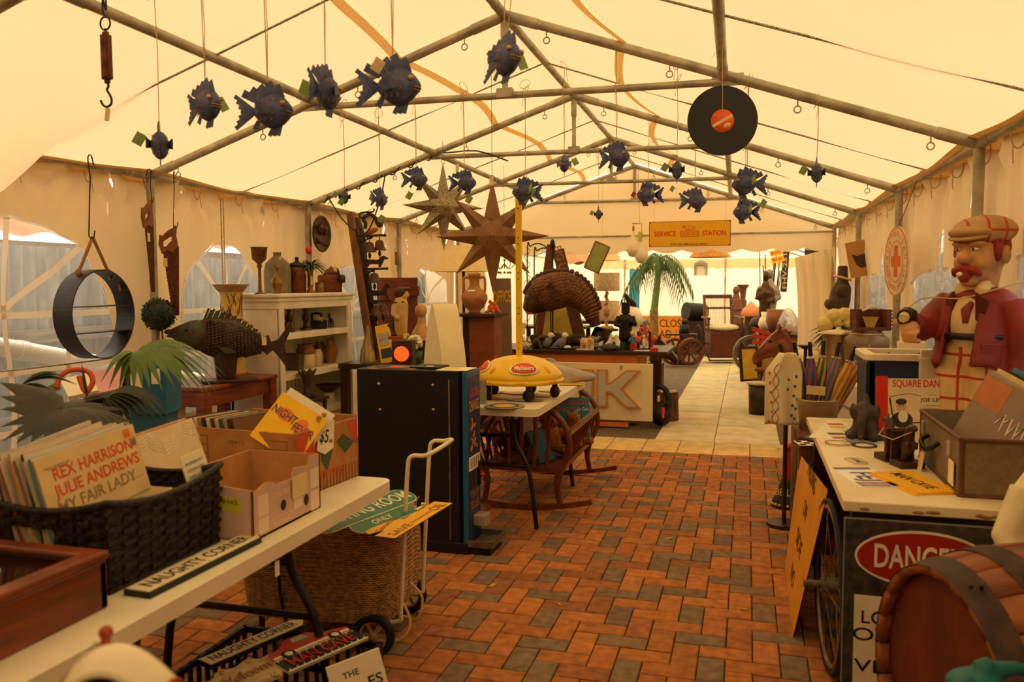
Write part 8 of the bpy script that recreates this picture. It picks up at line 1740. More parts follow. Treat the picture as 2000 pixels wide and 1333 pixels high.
b.tube([(.115,-.004,HZ-.05),(.10,.05,HZ-.065),(.085,.062,HZ-.085)],[.017,.018,.010]); b.tube([(.115,.004,HZ-.05),(.10,-.05,HZ-.065),(.085,-.062,HZ-.085)],[.017,.018,.010]); b.ell((.105,0,HZ-.085),(.022,.03,.028)); b.obj('hair_and_moustache',t,remesh=.006,smooth=2)
b=MB(FWH); b.M=HM
for s_ in(-1,1): b.ell((.098,s_*.038,HZ+.022),(.010,.016,.006),None,(0,0,s_*.35)); b.ell((.106,s_*.036,HZ+.022),(.004,.006,.005),BLACK)
b.ell((.128,-.008,HZ-.078),(.008,.014,.009)); b.obj('eyes_and_teeth',t)
b=MB(PLCAP); b.M=HM; b.ell((-.015,0,HZ+.098),(.138,.125,.066),None,(0,.06,0),28,14); b.obj('cap_crown',t)
b=MB(CAPM); b.M=HM; b.ell((.085,0,HZ+.072),(.065,.088,.014),None,(0,.22,0),24,8); b.ell((.06,0,HZ+.09),(.09,.10,.03)); b.obj('cap_peak',t)
b=MB(STRING); b.M=FM; b.tube(smooth_path([(.28,-.15,.545),(.2,-.12,.60),(.12,.0,.60),(.05,.12,.64),(-.05,.17,.67)]),.0028,n=5); b.obj('neck_string',t)
def rt(px,py): return onZ(px,py,T)
def plate(label,px,py,r,m,c2,rz=0,oct_=False):
 p=rt(px,py); t=thing('wall_plate',label,'plate',p,rz,group='small round and plaque signs on the suitcase table'); b=MB(m); b.lathe([(0,0),(r,0),(r,.006),(r*.86,.006),(r*.82,.004),(0,.004)],None,28); b.obj('plate',t); b=MB(c2); b.lathe([(0,.0048),(r*.7,.0048),(r*.7,.004),(0,.004)],None,24); b.ring(circ(r*.98,28),circ(r*.9,28),.0012,BRONZE,TR((0,0,.006))); b.obj('printed_centre',t)
plate('round cream badge plate with a dark rim on the suitcase table',1637,868,.055,CRM,CREAM); plate('round blue and white badge plate on the suitcase table',1688,872,.05,mat('badge_blue',(74,88,110),.5),CREAM)
def plq(label,px,py,w_,h_,m,rz,txt,ink=BLK,name='name_plate',th=.006):
 p=rt(px,py); t=thing(name,label,'plaque',p,rz); b=MB(m); b.prism(rrect(w_,h_,.01),th); b.obj('plate',t); b=MB(ink)
 if txt: b.text(txt,h_*.42,ink,TR((0,0,th)),width=w_*.72,off=.01)
 b.ring(rrect(w_*.94,h_*.9,.008),rrect(w_*.9,h_*.82,.006),.0008,ink,TR((0,0,th))); b.obj('lettering',t); return t
plq('small grey and white plaque between the two round badge plates',1668,862,.10,.055,GREYF,-1.2,'OPEN',FWH); plq('small cream and gold plaque above the number plate',1672,903,.095,.06,TINW,-1.25,'HOME',BRASS)
p=rt(1690,933); t=thing('number_plate','number plate with dark letters and a photo strip beside the yellow signs','number plate',p,-1.32)
b=MB(WHITE); b.prism(rrect(.30,.15,.012),.003); b.obj('plate',t); b=MB(mat('plate_blue',(58,58,104),.5)); b.text('FEJ',.075,None,TR((-.0,0,.003)),width=.13,off=.016); b.box((-.125,0,.0035),(.03,.13,.001),mat('plate_mauve',(120,104,120),.5,0,.3,40)); b.box((.11,0,.0035),(.06,.135,.001),mat('plate_scene',(132,112,140),.5,0,.5,30,c2=(200,140,120))); b.box((.14,0,.004),(.006,.13,.001),mat('plate_sky',(110,150,170),.5)); b.obj('lettering',t)
p=rt(1778,945)
for k,lb in enumerate(('lower of two stacked yellow tin signs at the near table edge','upper yellow Man Cave tin sign of the stacked pair at the near table edge')):
 t=thing('tin_sign',lb,'sign',(p.x+.012*k,p.y-.008+.012*k,T+.0042*k),-1.22+.03*k,group='stacked yellow tin signs'); b=MB(YEL); b.prism(rrect(.30,.155,.012),.004); b.obj('plate',t)
 if k: b=MB(BLK); b.text('MAN CAVE',.045,None,TR((-.005,0,.004)),width=.22,off=.01); b.obj('lettering',t); b=MB(STRING); b.tube([(.14,-.07,.004),(.16,-.09,.0),(.165,-.1,-.12)],.001); b.prism([(-.012,0),(.012,0),(.012,.05),(0,.06),(-.012,.05)],.001,PAPER,TR((.165,-.1,-.18),(PI/2,0,1.2))); b.obj('price_tag',t)
p=rt(1648,842); t=thing('poster','paper poster with red and brown pictures lying at the far end of the suitcase table','poster',p,-.25); b=MB(PAPER); b.box((0,0,.001),(.22,.5,.002));
for k in range(5): b.box((R_.uniform(-.07,.07),-.2+.09*k,.0023),(.07,.05,.0008),[TINR,BRONZE,TING,TINY,TINR][k],(0,0,.4))
b.obj('sheet',t)
t=thing('carved_elephant','dark carved seated elephant figure in the middle of the suitcase table','figurine',rt(1690,858),-1.9); b=MB(mat('dark_stone',(72,56,44),.6,0,.25,20,.2,40)); b.ell((0,0,.06),(.06,.055,.065)); b.ell((.035,0,.125),(.045,.045,.045)); b.tube([(.07,0,.12),(.095,0,.08),(.09,0,.03),(.11,0,.015)],[.022,.017,.013,.01]); b.ell((.02,.05,.125),(.03,.012,.035)); b.ell((.02,-.05,.125),(.03,.012,.035))
for s_ in(-1,1): b.tube([(.03,s_*.03,.05),(.07,s_*.05,.012)],[.024,.02]); b.tube([(-.03,s_*.04,.03),(.02,s_*.07,.014)],[.026,.02])
b.tube([(.0,0,.16),(.0,.0,.20)],[.02,.008]); b.obj('body',t,remesh=.006)
t=thing('horse_bookends','pair of reddish carved rearing horse bookends in front of the suitcase','bookends',rt(1755,905),-1.25); HB=mat('bookend_wood',(74,36,24),.4,0,.25,14)
for s_ in(-1,1):
 b=MB(DKWOOD); b.box((s_*.06,0,.012),(.09,.09,.024)); b.box((s_*.02,0,.07),(.012,.085,.12)); b.obj('block',t,bevel=.002); b=MB(HB); x=s_*.065
 b.ell((x,0,.075),(.026,.024,.04)); b.tube([(x,0,.10),(x+s_*.012,0,.135),(x+s_*.022,0,.155)],[.022,.018,.014]); b.ell((x+s_*.035,0,.15),(.024,.012,.014)); b.tube([(x+s_*.01,.012,.09),(x+s_*.035,.014,.095),(x+s_*.03,.014,.07)],.007); b.tube([(x,-.012,.09),(x+s_*.032,-.014,.085)],.007); b.tube([(x,.014,.05),(x-s_*.005,.014,.02)],.011); b.tube([(x,-.014,.05),(x-s_*.005,-.014,.02)],.011); b.tube([(x+s_*.02,0,.165),(x+s_*.018,0,.18)],.004); b.obj('horse',t,remesh=.0045)
b=MB(STRING); b.tube([(-.1,0,.13),(-.06,-.05,.10),(.05,-.05,.10),(.1,0,.14)],.002); b.obj('string',t)
t=thing('wooden_wedge','small upright tan board with a green sprig behind the carved elephant','ornament',rt(1705,838),.5); b=MB(PALEW); b.prism([(-.03,0),(.05,0),(.06,.14),(.03,.15)],.02,None,TR((0,0,0),(PI/2-.2,.35,0))); b.obj('board',t); b=MB(LEAFD)
for k in range(16): blade(b,(-.05-.006*k,.03,.07+.003*k),(-.6,(-1)**k*.8,.2),.05,.01,.3,LEAFD)
b.obj('sprig',t)
CR=mat('crate_wood',(124,72,36),.6,0,.3,6,.2,30)
t=thing('wooden_crate','brown wooden cabinet crate behind the yellow road sign, carrying slate plates','crate',(.50,4.86,0)); b=MB(CR); b.box((0,0,.29),(.46,.76,.58)); b.obj('body',t,bevel=.006); b=MB(DKWOOD); b.box((-.02,-.381,.30),(.30,.004,.38)); b.box((-.231,0,.34),(.004,.5,.5)); b.obj('door_panel',t)
t=thing('slate_plate','blue-grey slate platter with a wooden rim on the crate','plate',(.42,4.66,.58),.2); b=MB(mat('slate_blue',(96,112,110),.6,0,.1)); b.lathe([(0,.012),(.13,.012),(.13,0),(0,0)],None,6); b.obj('slab',t); b=MB(CR); b.lathe([(.13,0),(.145,.004),(.145,.02),(.13,.016),(.13,0)],None,6); b.obj('rim',t)
t=thing('checked_mat','black and white checked mat under the slate platter','mat',(.36,4.56,.58),.2)
t.location=(.34,4.52,.581); b=MB(PAPER); b.box((0,0,.0015),(.16,.13,.003));
for i in range(5):
 for j in range(3):
  if (i+j)%2==0: b.box((-.06+.03*i,-.04+.04*j,.0035),(.028,.036,.001),BLACK)
b.obj('mat',t)
MET=mat('polished_steel_bucket',(206,182,144),.25,.45,.1,8)
UB=Vector((.40,5.0,.58)); t=thing('umbrella_bucket','shiny metal bucket full of striped folded umbrellas on the crate','bucket',UB); b=MB(MET); b.lathe([(0,0),(.10,0),(.12,.17),(.124,.175),(.12,.18),(.115,.175),(.095,.01),(0,.01)],None,36); b.obj('bucket',t); b=MB(KRAFT); b.box((-.02,-.13,.24),(.10,.002,.05),None,(0,.05,0)); b.obj('price_card',t)
ucol=[((226,170,30),(52,88,140),'yellow and blue'),((60,96,140),(214,160,40),'blue with yellow panels'),((40,86,150),(170,60,40),'deep blue and red'),((214,160,34),(40,100,70),'yellow with a green panel'),((170,110,100),(90,110,150),'faded pink and blue'),((226,176,50),(180,120,60),'gold and tan'),((190,150,70),(160,80,70),'striped in plastic wrap')]
for k,(c1,c2,nm) in enumerate(ucol):
 a=lerp(-.36,.50,k/6); d=Vector((math.sin(a)*.9,.12*math.cos(k*2),1)).normalized(); base=UB+Vector((lerp(-.06,.06,k/6),.03*math.sin(k*2.1),.012)); t=thing('umbrella','folded umbrella %s, %s in the metal bucket'%(nm,('leftmost','second from left','third from left','in the middle','third from right','second from right','rightmost')[k]),'umbrella',base,rot=d.to_track_quat('Z','Y').to_euler(),group='folded umbrellas in the bucket')
 A=mat('umb_a%d'%0 if False else 'umbrella_cloth_'+nm.split()[0]+str(k),c1,.6,0,.1); Bm=mat('umbrella_stripe_'+nm.split()[0]+str(k),c2,.6,0,.1)
 for q,m_ in enumerate((A,Bm)):
  b=MB(m_); n=12
  for i in range(n):
   if i%2!=q: continue
   def pf(u,v,i=i): an=2*PI*(i+u)/n+1.6*v; r=lerp(.014,.036,min(1,v*1.3))*(1-.4*max(0,v-.75)/.25); return (r*math.cos(an),r*math.sin(an),lerp(.02,.40,v))
   b.sheet(pf,2,10)
  b.obj('cloth' if q==0 else 'stripe',t)
 b=MB(STEEL); b.cyl((0,0,0),(0,0,.43),.004);
 for i in range(8): an=2*PI*i/8; b.ell((.022*math.cos(an),.022*math.sin(an),.41),.004,WHITE,None,6,4)
 b.obj('shaft',t); b=MB(BLACK); b.cyl((0,0,.42),(0,0,.50),.013,r2=.011); b.obj('handle',t)
TW=Vector((.235,4.95,0)); p=onY(1530,760,4.95); t=thing('spotted_cloth','cream cloth printed with coloured dots and wavy lines hanging left of the umbrellas','cloth',(p.x,4.95,p.z),.1); b=MB(mat('cream_linen',(232,214,172),.85,0,.04)); W=.20; Hh=.42
def clf(u,v): return (lerp(-W/2,W/2,u)*(1-.55*max(0,v-.75)/.25)+.02*max(0,v-.75)/.25,.02*math.sin(9*u+2*v),lerp(-Hh/2,Hh/2,v))
b.sheet(clf,16,20,thick=.004); b.obj('cloth',t); b=MB(REDI)
cl=[mat('dot_orange',(222,104,46),.7),mat('dot_teal',(80,136,132),.7),mat('dot_slate',(90,104,116),.7)]
for k in range(16):
 u=.62+.30*((k*37)%10)/10 if k%3 else .12+.1*((k*13)%5)/5; v=.04+.045*k; q=Vector(clf(u,v))+Vector((0,-.004,0)); b.prism(circ(.0085,10),.001,cl[k%3],TR(q,(PI/2,0,0)))
for c_,ph in ((cl[0],0),(cl[1],PI)): b.tube([Vector(clf(.28+.08*math.sin(v*18+ph),v))+Vector((0,-.004,0)) for v in [i/24*.85 for i in range(25)]],.0022,c_,n=4)
b.obj('printed_dots',t); b=MB(DKWOOD); b.cyl((0.02,.03,-p.z),(0.02,.03,Hh/2),.012); b.cyl((.02,.03,-p.z),(.02,.03,-p.z+.02),.10); b.obj('drying_post',t)
p=onZ(1530,992,0); t=thing('bell_doorstop','dark green painted bell with cream lettering on the floor by the crate','bell',(p.x+.03,p.y+.05,0),-.2); b=MB(mat('bell_green_paint',(36,50,40),.5,0,.1)); b.lathe([(0,0),(.105,0),(.108,.02),(.075,.07),(.05,.15),(.045,.17),(.02,.19),(0,.19)],None,32); b.obj('body',t); b=MB(CRM); b.M=frame((0,-.072,.10),(1,0,0),(0,.32,1)); b.text('BELLES',.045,None,Matrix(),width=.13,off=.014); b.obj('lettering',t)
b=MB(CRM);
for k in range(26): a=2*PI*k/26; b.ell((.107*math.cos(a),.107*math.sin(a),.022),.010,None,None,6,4)
b.obj('beaded_rim',t); b=MB(REDI); b.tube([(0,0,.19),(0,0,.36)],.02); b.ell((0,0,.38),.03); b.obj('red_handle',t); b=MB(KRAFT); b.box((-.03,-.03,.27),(.03,.002,.07)); b.obj('price_tag',t)
CL=mat('patterned_tablecloth',(226,202,156),.85,0,.05); CT0,CT1=5.62,7.1; ZC2=.76
t=thing('cloth_table','long table under a cream cloth along the right wall, crowded with pots','table',(.70,(CT0+CT1)/2,0)); b=MB(CL); l_=CT1-CT0
b.box((0,0,ZC2-.01),(.70,l_,.02));
b.sheet(lambda u,v:(lerp(-.35,.35,u),-l_/2-.012+.012*math.sin(14*u)*(1-v),lerp(.08,ZC2,v)),30,8); b.sheet(lambda u,v:(-.355+.012*math.sin(20*u)*(1-v),lerp(-l_/2,l_/2,u),lerp(.08,ZC2,v)),40,8); b.obj('cloth',t)
b=MB(mat('cloth_motif',(110,92,70),.8))
for k in range(12): x,z=R_.uniform(-.3,.3),R_.uniform(.2,.7); b.tube(smooth_path([(x-.03,-l_/2-.028,z+.02),(x,-l_/2-.028,z),(x+.03,-l_/2-.028,z+.02),(x,-l_/2-.028,z-.012),(x-.03,-l_/2-.028,z-.02)]),.0018,n=4)
b.obj('cloth_pattern',t); b=MB(DKWOOD); b.box((0,0,.36),(.55,l_-.2,.72)); b.obj('frame',t)
def onC(px,Y): return onY(px,700,Y).x
x=onC(1637,6.1); t=thing('steel_urn','tall dull steel urn with a domed lid and ring handle on the cloth table','urn',(x,6.1,ZC2)); URN=mat('dull_tin',(168,138,100),.35,.6,.2,10); h=onY(1637,648,6.1).z-ZC2
b=MB(URN); b.lathe([(0,0),(.105,0),(.105,h*.92),(.11,h*.94),(0,h*.94)],None,32); b.obj('body',t); b=MB(mat('bright_tin',(196,176,140),.25,.8,.1)); b.lathe([(0,h*.94),(.13,h*.94),(.135,h*.97),(.08,h*1.02),(.02,h*1.05),(.018,h*1.08),(0,h*1.1)],None,32); b.obj('lid',t); b=MB(STEELD); b.tube([(.03*math.cos(a),-.112,h*.66+.03*math.sin(a)) for a in [2*PI*i/16 for i in range(16)]],.005,closed=True); b.obj('ring_handle',t)
x=onC(1691,5.95); t=thing('stoneware_pot','big olive-brown shouldered stoneware pot on the cloth table','pot',(x,5.95,ZC2)); h=onY(1691,645,5.95).z-ZC2; b=MB(mat('olive_stoneware',(126,98,62),.4,0,.2,8,coat=.2)); b.lathe([(0,0),(.11,0),(.135,h*.4),(.148,h*.72),(.14,h*.85),(.10,h*.93),(.095,h*.96),(.105,h),(.09,h),(0,h*.95)],None,40); b.obj('body',t); b=MB(CRM); b.tube([(.105*math.cos(a),.105*math.sin(a),h*.93) for a in [2*PI*i/24 for i in range(24)]],.004,closed=True); b.tube([(0,-.148,h*.75),(.0,-.150,h*.6)],.002); b.obj('twine',t); zp=ZC2+h
BSK=mat('red_brown_basket',(112,52,30),.6,0,.3,40,.6,80); t=thing('wicker_hamper','small red-brown lidded wicker hamper tipped open on top of the stoneware pot','basket',(x+.01,5.95,zp),.25); b=MB(BSK); b.box((0,.02,.07),(.22,.02,.14)); b.box((0,-.03,.01),(.22,.14,.02)); b.box((-.10,-.01,.065),(.015,.10,.13)); b.box((.10,-.01,.07),(.03,.16,.14))
for k in range(6): b.cyl((-.11,.033,.015+.023*k),(.115,.033,.015+.023*k),.006,n=6); b.cyl((.117,-.09,.015+.023*k),(.117,.07,.015+.023*k),.006,n=6)
b.obj('weave',t); b=MB(mat('wheat_ribbon',(214,168,60),.6));
for k in range(8): b.tube([(-.02+.006*k,-.03,.02),(-.05+.014*k,-.04,.09)],.006,n=5)
b.obj('wheat_sheaf',t); b=MB(KRAFT); b.tube([(-.05,-.02,.13),(.0,-.03,.155),(.05,0,.15)],.008); b.obj('ribbon',t)
x=onC(1640,6.6); z0=ZC2; t=thing('hydrangea','cream hydrangea blooms in dark leaves behind the steel urn','flowers',(x,6.62,ZC2)); zc=onY(1640,628,6.62).z-ZC2; b=MB(LEAFD)
for q in range(110): a=R_.uniform(0,6.28); e=R_.uniform(-.4,.9); blade(b,(-.02,0,zc-.06),(math.cos(a)*math.cos(e)*1.2,math.sin(a)*math.cos(e)*.7,math.sin(e)),R_.uniform(.10,.24),.05,.5,LEAFD)
b.obj('leaves',t)
for k,(dx,dz,r) in enumerate(((-.11,-.02,.062),(-.05,.04,.058),(.02,.045,.06),(.09,.03,.055),(.05,-.01,.05),(-.02,.0,.05))):
 b=MB(mat('cream_bloom',(232,204,124),.7,0,.12,60,.4,80)); b.ell((dx,-.06,zc+dz),r,None,None,18,12,lambda x,y,z:(lambda q:(x*q,y*q,z*q))(1+.07*math.sin(11*x+3*z)*math.sin(13*y+5*z))); b.obj('bloom',t)
b=MB(DKWOOD); b.lathe([(0,0),(.09,0),(.12,zc-.1),(0,zc-.1)]); b.obj('vase',t)
x=onC(1580,6.3); zz=ZC2; t=thing('enamel_roaster','white enamel lidded roasting dish on the cloth table','dish',(x,6.35,ZC2)); b=MB(CER); b.box((0,0,.05),(.22,.16,.10)); b.box((0,0,.10),(.25,.19,.012)); b.ell((0,0,.11),(.105,.08,.075)); b.obj('dish',t,bevel=.012)
figurine('cherub_figurine','small cream carved head figurine between the roaster and the steel urn',1610,6.2,[('body',CRM,lambda b:(b.ell((0,0,.05),(.04,.035,.05)),b.ell((0,-.01,.13),(.034,.034,.04)),b.ell((.0,0,.16),(.038,.036,.02)),b.tube([(.03,0,.07),(.05,-.03,.03)],.014)),1)],z=ZC2,group=None,s_=1.2)
t=thing('candle_holder','dark iron candle holder with a wide drip pan left of the urn','candlestick',(onC(1572,6.1),6.05,ZC2)); b=MB(IRON); b.lathe([(0,0),(.05,0),(.04,.02),(.012,.03),(.012,.2),(.05,.225),(.055,.23),(.012,.22),(0,.22)],None,20); b.obj('stem',t)
MY_=8.35; p0=onY(1640,690,MY_); p1=onY(1648,515,MY_); t=thing('dress_form','dark brown female dress-form torso with a lace collar by the right wall','mannequin',(p0.x-.05,MY_,0),0,); h0,h1=.80,p1.z; k=(h1-h0)/.80
b=MB(mat('dark_torso',(78,54,38),.5,0,.15,8)); S=lambda x,y,z:(x*k,y*k,h0+z*k)
prof=[(.0,0,.0,.10,.085),(.0,0,.10,.115,.095),(.015,0,.22,.08,.075),(.025,0,.33,.085,.075),(.035,0,.45,.10,.085),(.05,0,.56,.09,.075),(.06,0,.64,.05,.05),(.06,0,.78,.045,.045)]
V=[];n=20
for (x,y,z,ra,rb) in prof:
 for j in range(n): a=2*PI*j/n; V.append(S(x+ra*math.cos(a),y+rb*1.3*math.sin(a),z))
b.add(V,[(i*n+j,i*n+(j+1)%n,(i+1)*n+(j+1)%n,(i+1)*n+j) for i in range(len(prof)-1) for j in range(n)]+[tuple(range(n-1,-1,-1)),tuple(range((len(prof)-1)*n,len(prof)*n))])
for s_ in(-1,1): b.ell(S(-.05,s_*.06,.42),(.045*k,.045*k,.05*k)); b.ell(S(.05,s_*.13,.55),(.06*k,.05*k,.06*k))
b.obj('torso',t,remesh=.010,smooth=4); b=MB(CRM); b.tube([S(.06+.07*math.cos(a),.08*math.sin(a),.665-.02*math.cos(a)) for a in [2*PI*i/24 for i in range(24)]],.012,closed=True); b.obj('lace_collar',t); b=MB(IRON); b.cyl((0,0,.03),(0,0,h0+.02),.02); b.cyl((0,0,0),(0,0,.03),.16); b.obj('stand',t)
p=onY(1682,505,8.15); t=thing('hat_picture','brown picture of a hat and feather hanging tilted from the right tent post','picture',p,0,rot=Euler((.05,-.18,-.12))); b=MB(mat('tan_picture',(186,134,78),.6,0,.1,6)); b.box((0,0,0),(.23,.012,.33)); b.obj('panel',t); b=MB(mat('sepia_hat',(76,52,36),.6,0,.3,20)); b.M=frame((0,-.0062,0),(1,0,0),(0,0,1)); b.prism([(-.075,.05),(-.03,.03),(.03,.04),(.075,.02),(.06,-.04),(.03,-.08),(-.01,-.09),(-.05,-.05)],.001); b.prism([(.035,.03),(.05,.10),(.058,.05),(.075,-.02),(.06,.0)],.0014,BLK); b.obj('hat_print',t); b=MB(STRING); b.tube([(0,0,.165),(.0,0,2.06-p.z)],.0025); b.obj('string',t)
p=onX(1753,511,.93); t=thing('red_cross_sign','oval cream and orange red cross society sign hanging on the right wall','sign',p,0,rot=Euler((0,0,-PI/2+.30))); b=MB(mat('oval_cream',(232,206,160),.5)); X=frame((0,0,0),(1,0,0),(0,0,1)); b.prism(circ(.155,48,ry=.225),.012,None,X); b.obj('plate',t); ORC=mat('cross_orange',(226,104,34),.5)
b=MB(ORC); b.M=X@TR((0,0,.012)); b.ring(circ(.153,48,ry=.223),circ(.145,48,ry=.215),.001); b.ring(circ(.092,40,ry=.135),circ(.086,40,ry=.129),.001); b.box((0,0,.0005),(.05,.2,.001)); b.box((0,0,.0007),(.12,.07,.001))
def arc_text(b,s_,rx_,ry_,a0,a1,h,m):
 for i,ch in enumerate(s_):
  a=lerp(a0,a1,i/(len(s_)-1));
  if ch!=' ': b.text(ch,h,m,TR((rx_*math.cos(a),ry_*math.sin(a),0),(0,0,a-PI/2 if a0>a1 else a+PI/2)),off=.01)
arc_text(b,'AUSTRALIAN',.118,.175,PI*.95,PI*.05,.036,ORC); arc_text(b,'RED CROSS SOCIETY',.118,.175,PI*1.06,PI*1.94,.03,ORC); b.obj('orange_print',t); b=MB(IRON); b.M=(Matrix.Translation(p)@Euler((0,0,-PI/2+.30)).to_matrix().to_4x4()).inverted(); b.tube([p+Vector((0,0,.22)),(1.035,p.y,2.085)],.002); b.obj('hook_wire',t)
p=onY(1600,500,10.7); t=thing('photo_board','brown photograph panel with silver foil above it behind the right curtain','picture',p); b=MB(mat('sepia_photo',(104,62,34),.5,0,.5,7,c2=(52,34,22))); b.box((0,0,-.02),(.34,.02,.22)); b.obj('panel',t); b=MB(mat('silver_foil',(190,180,160),.2,.9,.3,30,.9,40)); b.box((0,0,.15),(.34,.03,.16)); b.obj('foil',t); b=MB(STRING); b.tube([(0,0,.2),(0,0,farz(p.x)+.01-p.z)],.003); b.obj('string',t)
p=onY(1533,530,12.5); t=thing('number_board','tall dark plate lettered FHV-251 hanging at the far right','sign',(p.x,12.5,p.z)); b=MB(mat('plate_dark',(58,50,44),.5)); b.box((0,0,.0),(.09,.02,.60),None,(0,.05,0)); b.obj('plate',t); b=MB(CRM); b.M=frame((0,-.012,0),(0,0,1),(-1,0,0)); b.text('FHV-251',.06,None,Matrix(),width=.5,off=.01); b.obj('lettering',t); b=MB(STRING); b.tube([(0,0,.3),(0,0,farz(p.x)+.01-p.z)],.003); b.obj('string',t)
for lb,px,py in (('upper of two small orange signs hanging at the far right',1516,494),('lower of two small orange signs hanging at the far right',1519,507)):
 p=onY(px,py,12.0); t=thing('tin_sign',lb,'sign',p,0,rot=Euler((0,-.2,0)),group='orange tin signs at the far right'); b=MB(TINY); b.box((0,0,0),(.17,.01,.085)); b.obj('plate',t); b=MB(REDI); b.M=frame((0,-.0055,0),(1,0,0),(0,0,1)); b.text('MILK BAR',.035,None,Matrix(),width=.13,off=.01); b.obj('lettering',t); b=MB(STRING); b.tube([(0,.02,.04),(0,.02,farz(p.x)+.01-p.z)],.002); b.obj('string',t)
t=thing('far_table','dark table of pots and statues on the right beyond the curtain','table',(.62,12.2,0)); b=MB(DKWOOD); b.box((0,0,.74),(1.0,2.2,.04)); b.obj('top',t); b=MB(mat('slat_front',(176,130,76),.6,0,.2,4,stretch=(14,1,1))); b.box((0,0,.36),(.9,2.1,.72)); b.obj('body',t)
SILV=mat('old_silver',(150,138,120),.4,.5,.2,12)
def farpot(name,label,px,Y,prof,m,z=.76,cat='pot'): return lathe_thing(name,label,cat,(onY(px,600,Y).x,Y,z),prof,m,24)
farpot('clay_pot','brown clay pot with a rolled rim on the far right table',1517,11.7,[(0,0),(.09,0),(.14,.15),(.13,.27),(.12,.28),(.125,.31),(.11,.31),(0,.28)],mat('brown_clay',(150,96,52),.6,0,.15,8))
t=farpot('wrapped_ornament','pale plastic-wrapped ornament right of the brown clay pot',1540,11.5,[(0,0),(.12,0),(.15,.08),(.12,.2),(.06,.3),(.03,.33),(0,.34)],clear('wrap_plastic',haze=.5,gloss=.25,bump=.8,bscale=12),cat='ornament')
farpot('teapot','white curled porcelain pitcher left of the brown clay pot',1495,12.2,[(0,0),(.07,0),(.10,.08),(.08,.16),(.05,.2),(.06,.26),(0,.25)],CER,cat='pitcher')
farpot('dark_jar','round dark brown jar beside the porcelain pitcher',1480,12.4,[(0,0),(.08,0),(.12,.08),(.08,.16),(.05,.17),(0,.17)],DKWOOD,cat='jar')
t=farpot('terracotta_dish','small red dish at the front of the far right table',1533,11.2,[(0,0),(.06,0),(.12,.05),(.11,.05),(0,.02)],TERC,cat='dish')
def farfig(label,px,py0,py1,Y,m,w_=.12):
 a=onY(px,py1,Y); c_=onY(px,py0,Y); h=c_.z-.76; t=thing('statue',label,'statue',(a.x,Y,.76)); b=MB(m); b.tube([(0,0,0),(0,0,h*.4),(.02,0,h*.62),(0,0,h*.8)],[w_,w_*.8,w_*.95,w_*.4],n=12); b.ell((.01,-.01,h*.9),(w_*.45,w_*.45,h*.09)); b.tube([(w_*.8,0,h*.7),(w_*1.1,-.05,h*.5),(w_*.4,-.1,h*.45)],w_*.28); b.tube([(-w_*.8,0,h*.7),(-w_*1.1,-.05,h*.5)],w_*.28); b.obj('figure',t,remesh=.016); return t
farfig('tall grey-bronze statue of two draped figures on the far right table',1500,524,610,12.8,SILV,.14); farfig('dark bronze draped statue left of the grey one on the far right table',1494,528,610,12.5,BRONZE,.11)
t=thing('bundle_of_sticks','bundle of tall dark sticks standing behind the far statues','sticks',(onY(1500,500,13.2).x,13.2,0)); b=MB(IRON)
for k in range(14): b.tube([(R_.uniform(-.1,.1),R_.uniform(-.05,.05),0),(R_.uniform(-.2,.22),R_.uniform(-.1,.1),R_.uniform(1.6,2.0))],.008,n=5)
b.obj('sticks',t)
t=thing('carved_candlestick','tall carved wooden pillar candlestick beyond the wheelchair','candlestick',(onY(1451,590,17.5).x,17.5,0)); zt=onY(1451,556,17.5).z; b=MB(MIDWOOD); b.lathe([(0,0),(.2,0),(.2,.7),(.12,.72),(.15,.8),(.06,.9),(.08,zt-.35),(.05,zt-.3),(.07,zt-.1),(.12,zt-.02),(.12,zt),(0,zt)],None,20); b.obj('pillar',t)
t=thing('carved_bust','small brown bust on the far side behind the wheelchair back','statue',(onY(1438,575,17.2).x,17.2,0)); zt=onY(1438,563,17.2).z; b=MB(MIDWOOD); b.lathe([(0,0),(.12,0),(.12,.9),(0,.9)],None,14); b.tube([(0,0,.9),(0,0,zt-.1)],[.14,.05]); b.ell((0,0,zt-.05),(.07,.07,.09)); b.obj('bust',t)
for lb,px,py,m in (('yellow and red inflatable toy heap behind the wheelchair, lower',1466,622,TINY),('pink and yellow umbrella toy on the heap behind the wheelchair',1467,605,mat('salmon_toy',(226,140,96),.6))):
 p=onY(px,py,16.4); t=thing('toy_heap',lb,'toy',(p.x,16.4+(.55 if m is TINY else 0),0)); b=MB(m); b.lathe([(0,p.z-.15),(.2,p.z-.12),(.16,p.z),(.02,p.z+.15),(0,p.z+.16)],None,8); b.ell((.1,.05,p.z-.06),(.14,.1,.12)); b.obj('shape',t); b=MB(DKWOOD); b.cyl((0,0,0),(0,0,p.z-.14),.12); b.obj('stand',t)
p=onY(1468,655,13.6); t=thing('film_reel_wheel','large grey spoked disc like a film reel at the right of the path','wheel',(p.x,13.6,.30),.35); b=MB(mat('reel_grey',(120,108,92),.4,.5,.2)); X=Matrix.Rotation(PI/2,4,'X'); b.ring(circ(.30,32),circ(.25,32),.06,None,X@Matrix.Translation((0,0,-.03))); b.lathe([(0,-.03),(.14,-.03),(.15,0),(.14,.03),(0,.03)],None,24,X)
for k in range(6): a=k*PI/3; b.bar((.1*math.cos(a),0,.1*math.sin(a)),(.27*math.cos(a),0,.27*math.sin(a)),.06,.02,up=(0,1,0))
b.obj('reel',t)
t=thing('orange_toy_sign','orange slatted toy bench sign behind the right horse head','sign',(onY(1486,650,10.6).x,10.6,0)); b=MB(ORR);
for k in range(4): b.box((0,0,.62+.07*k),(.20,.03,.05),None,(0,.1*k,0))
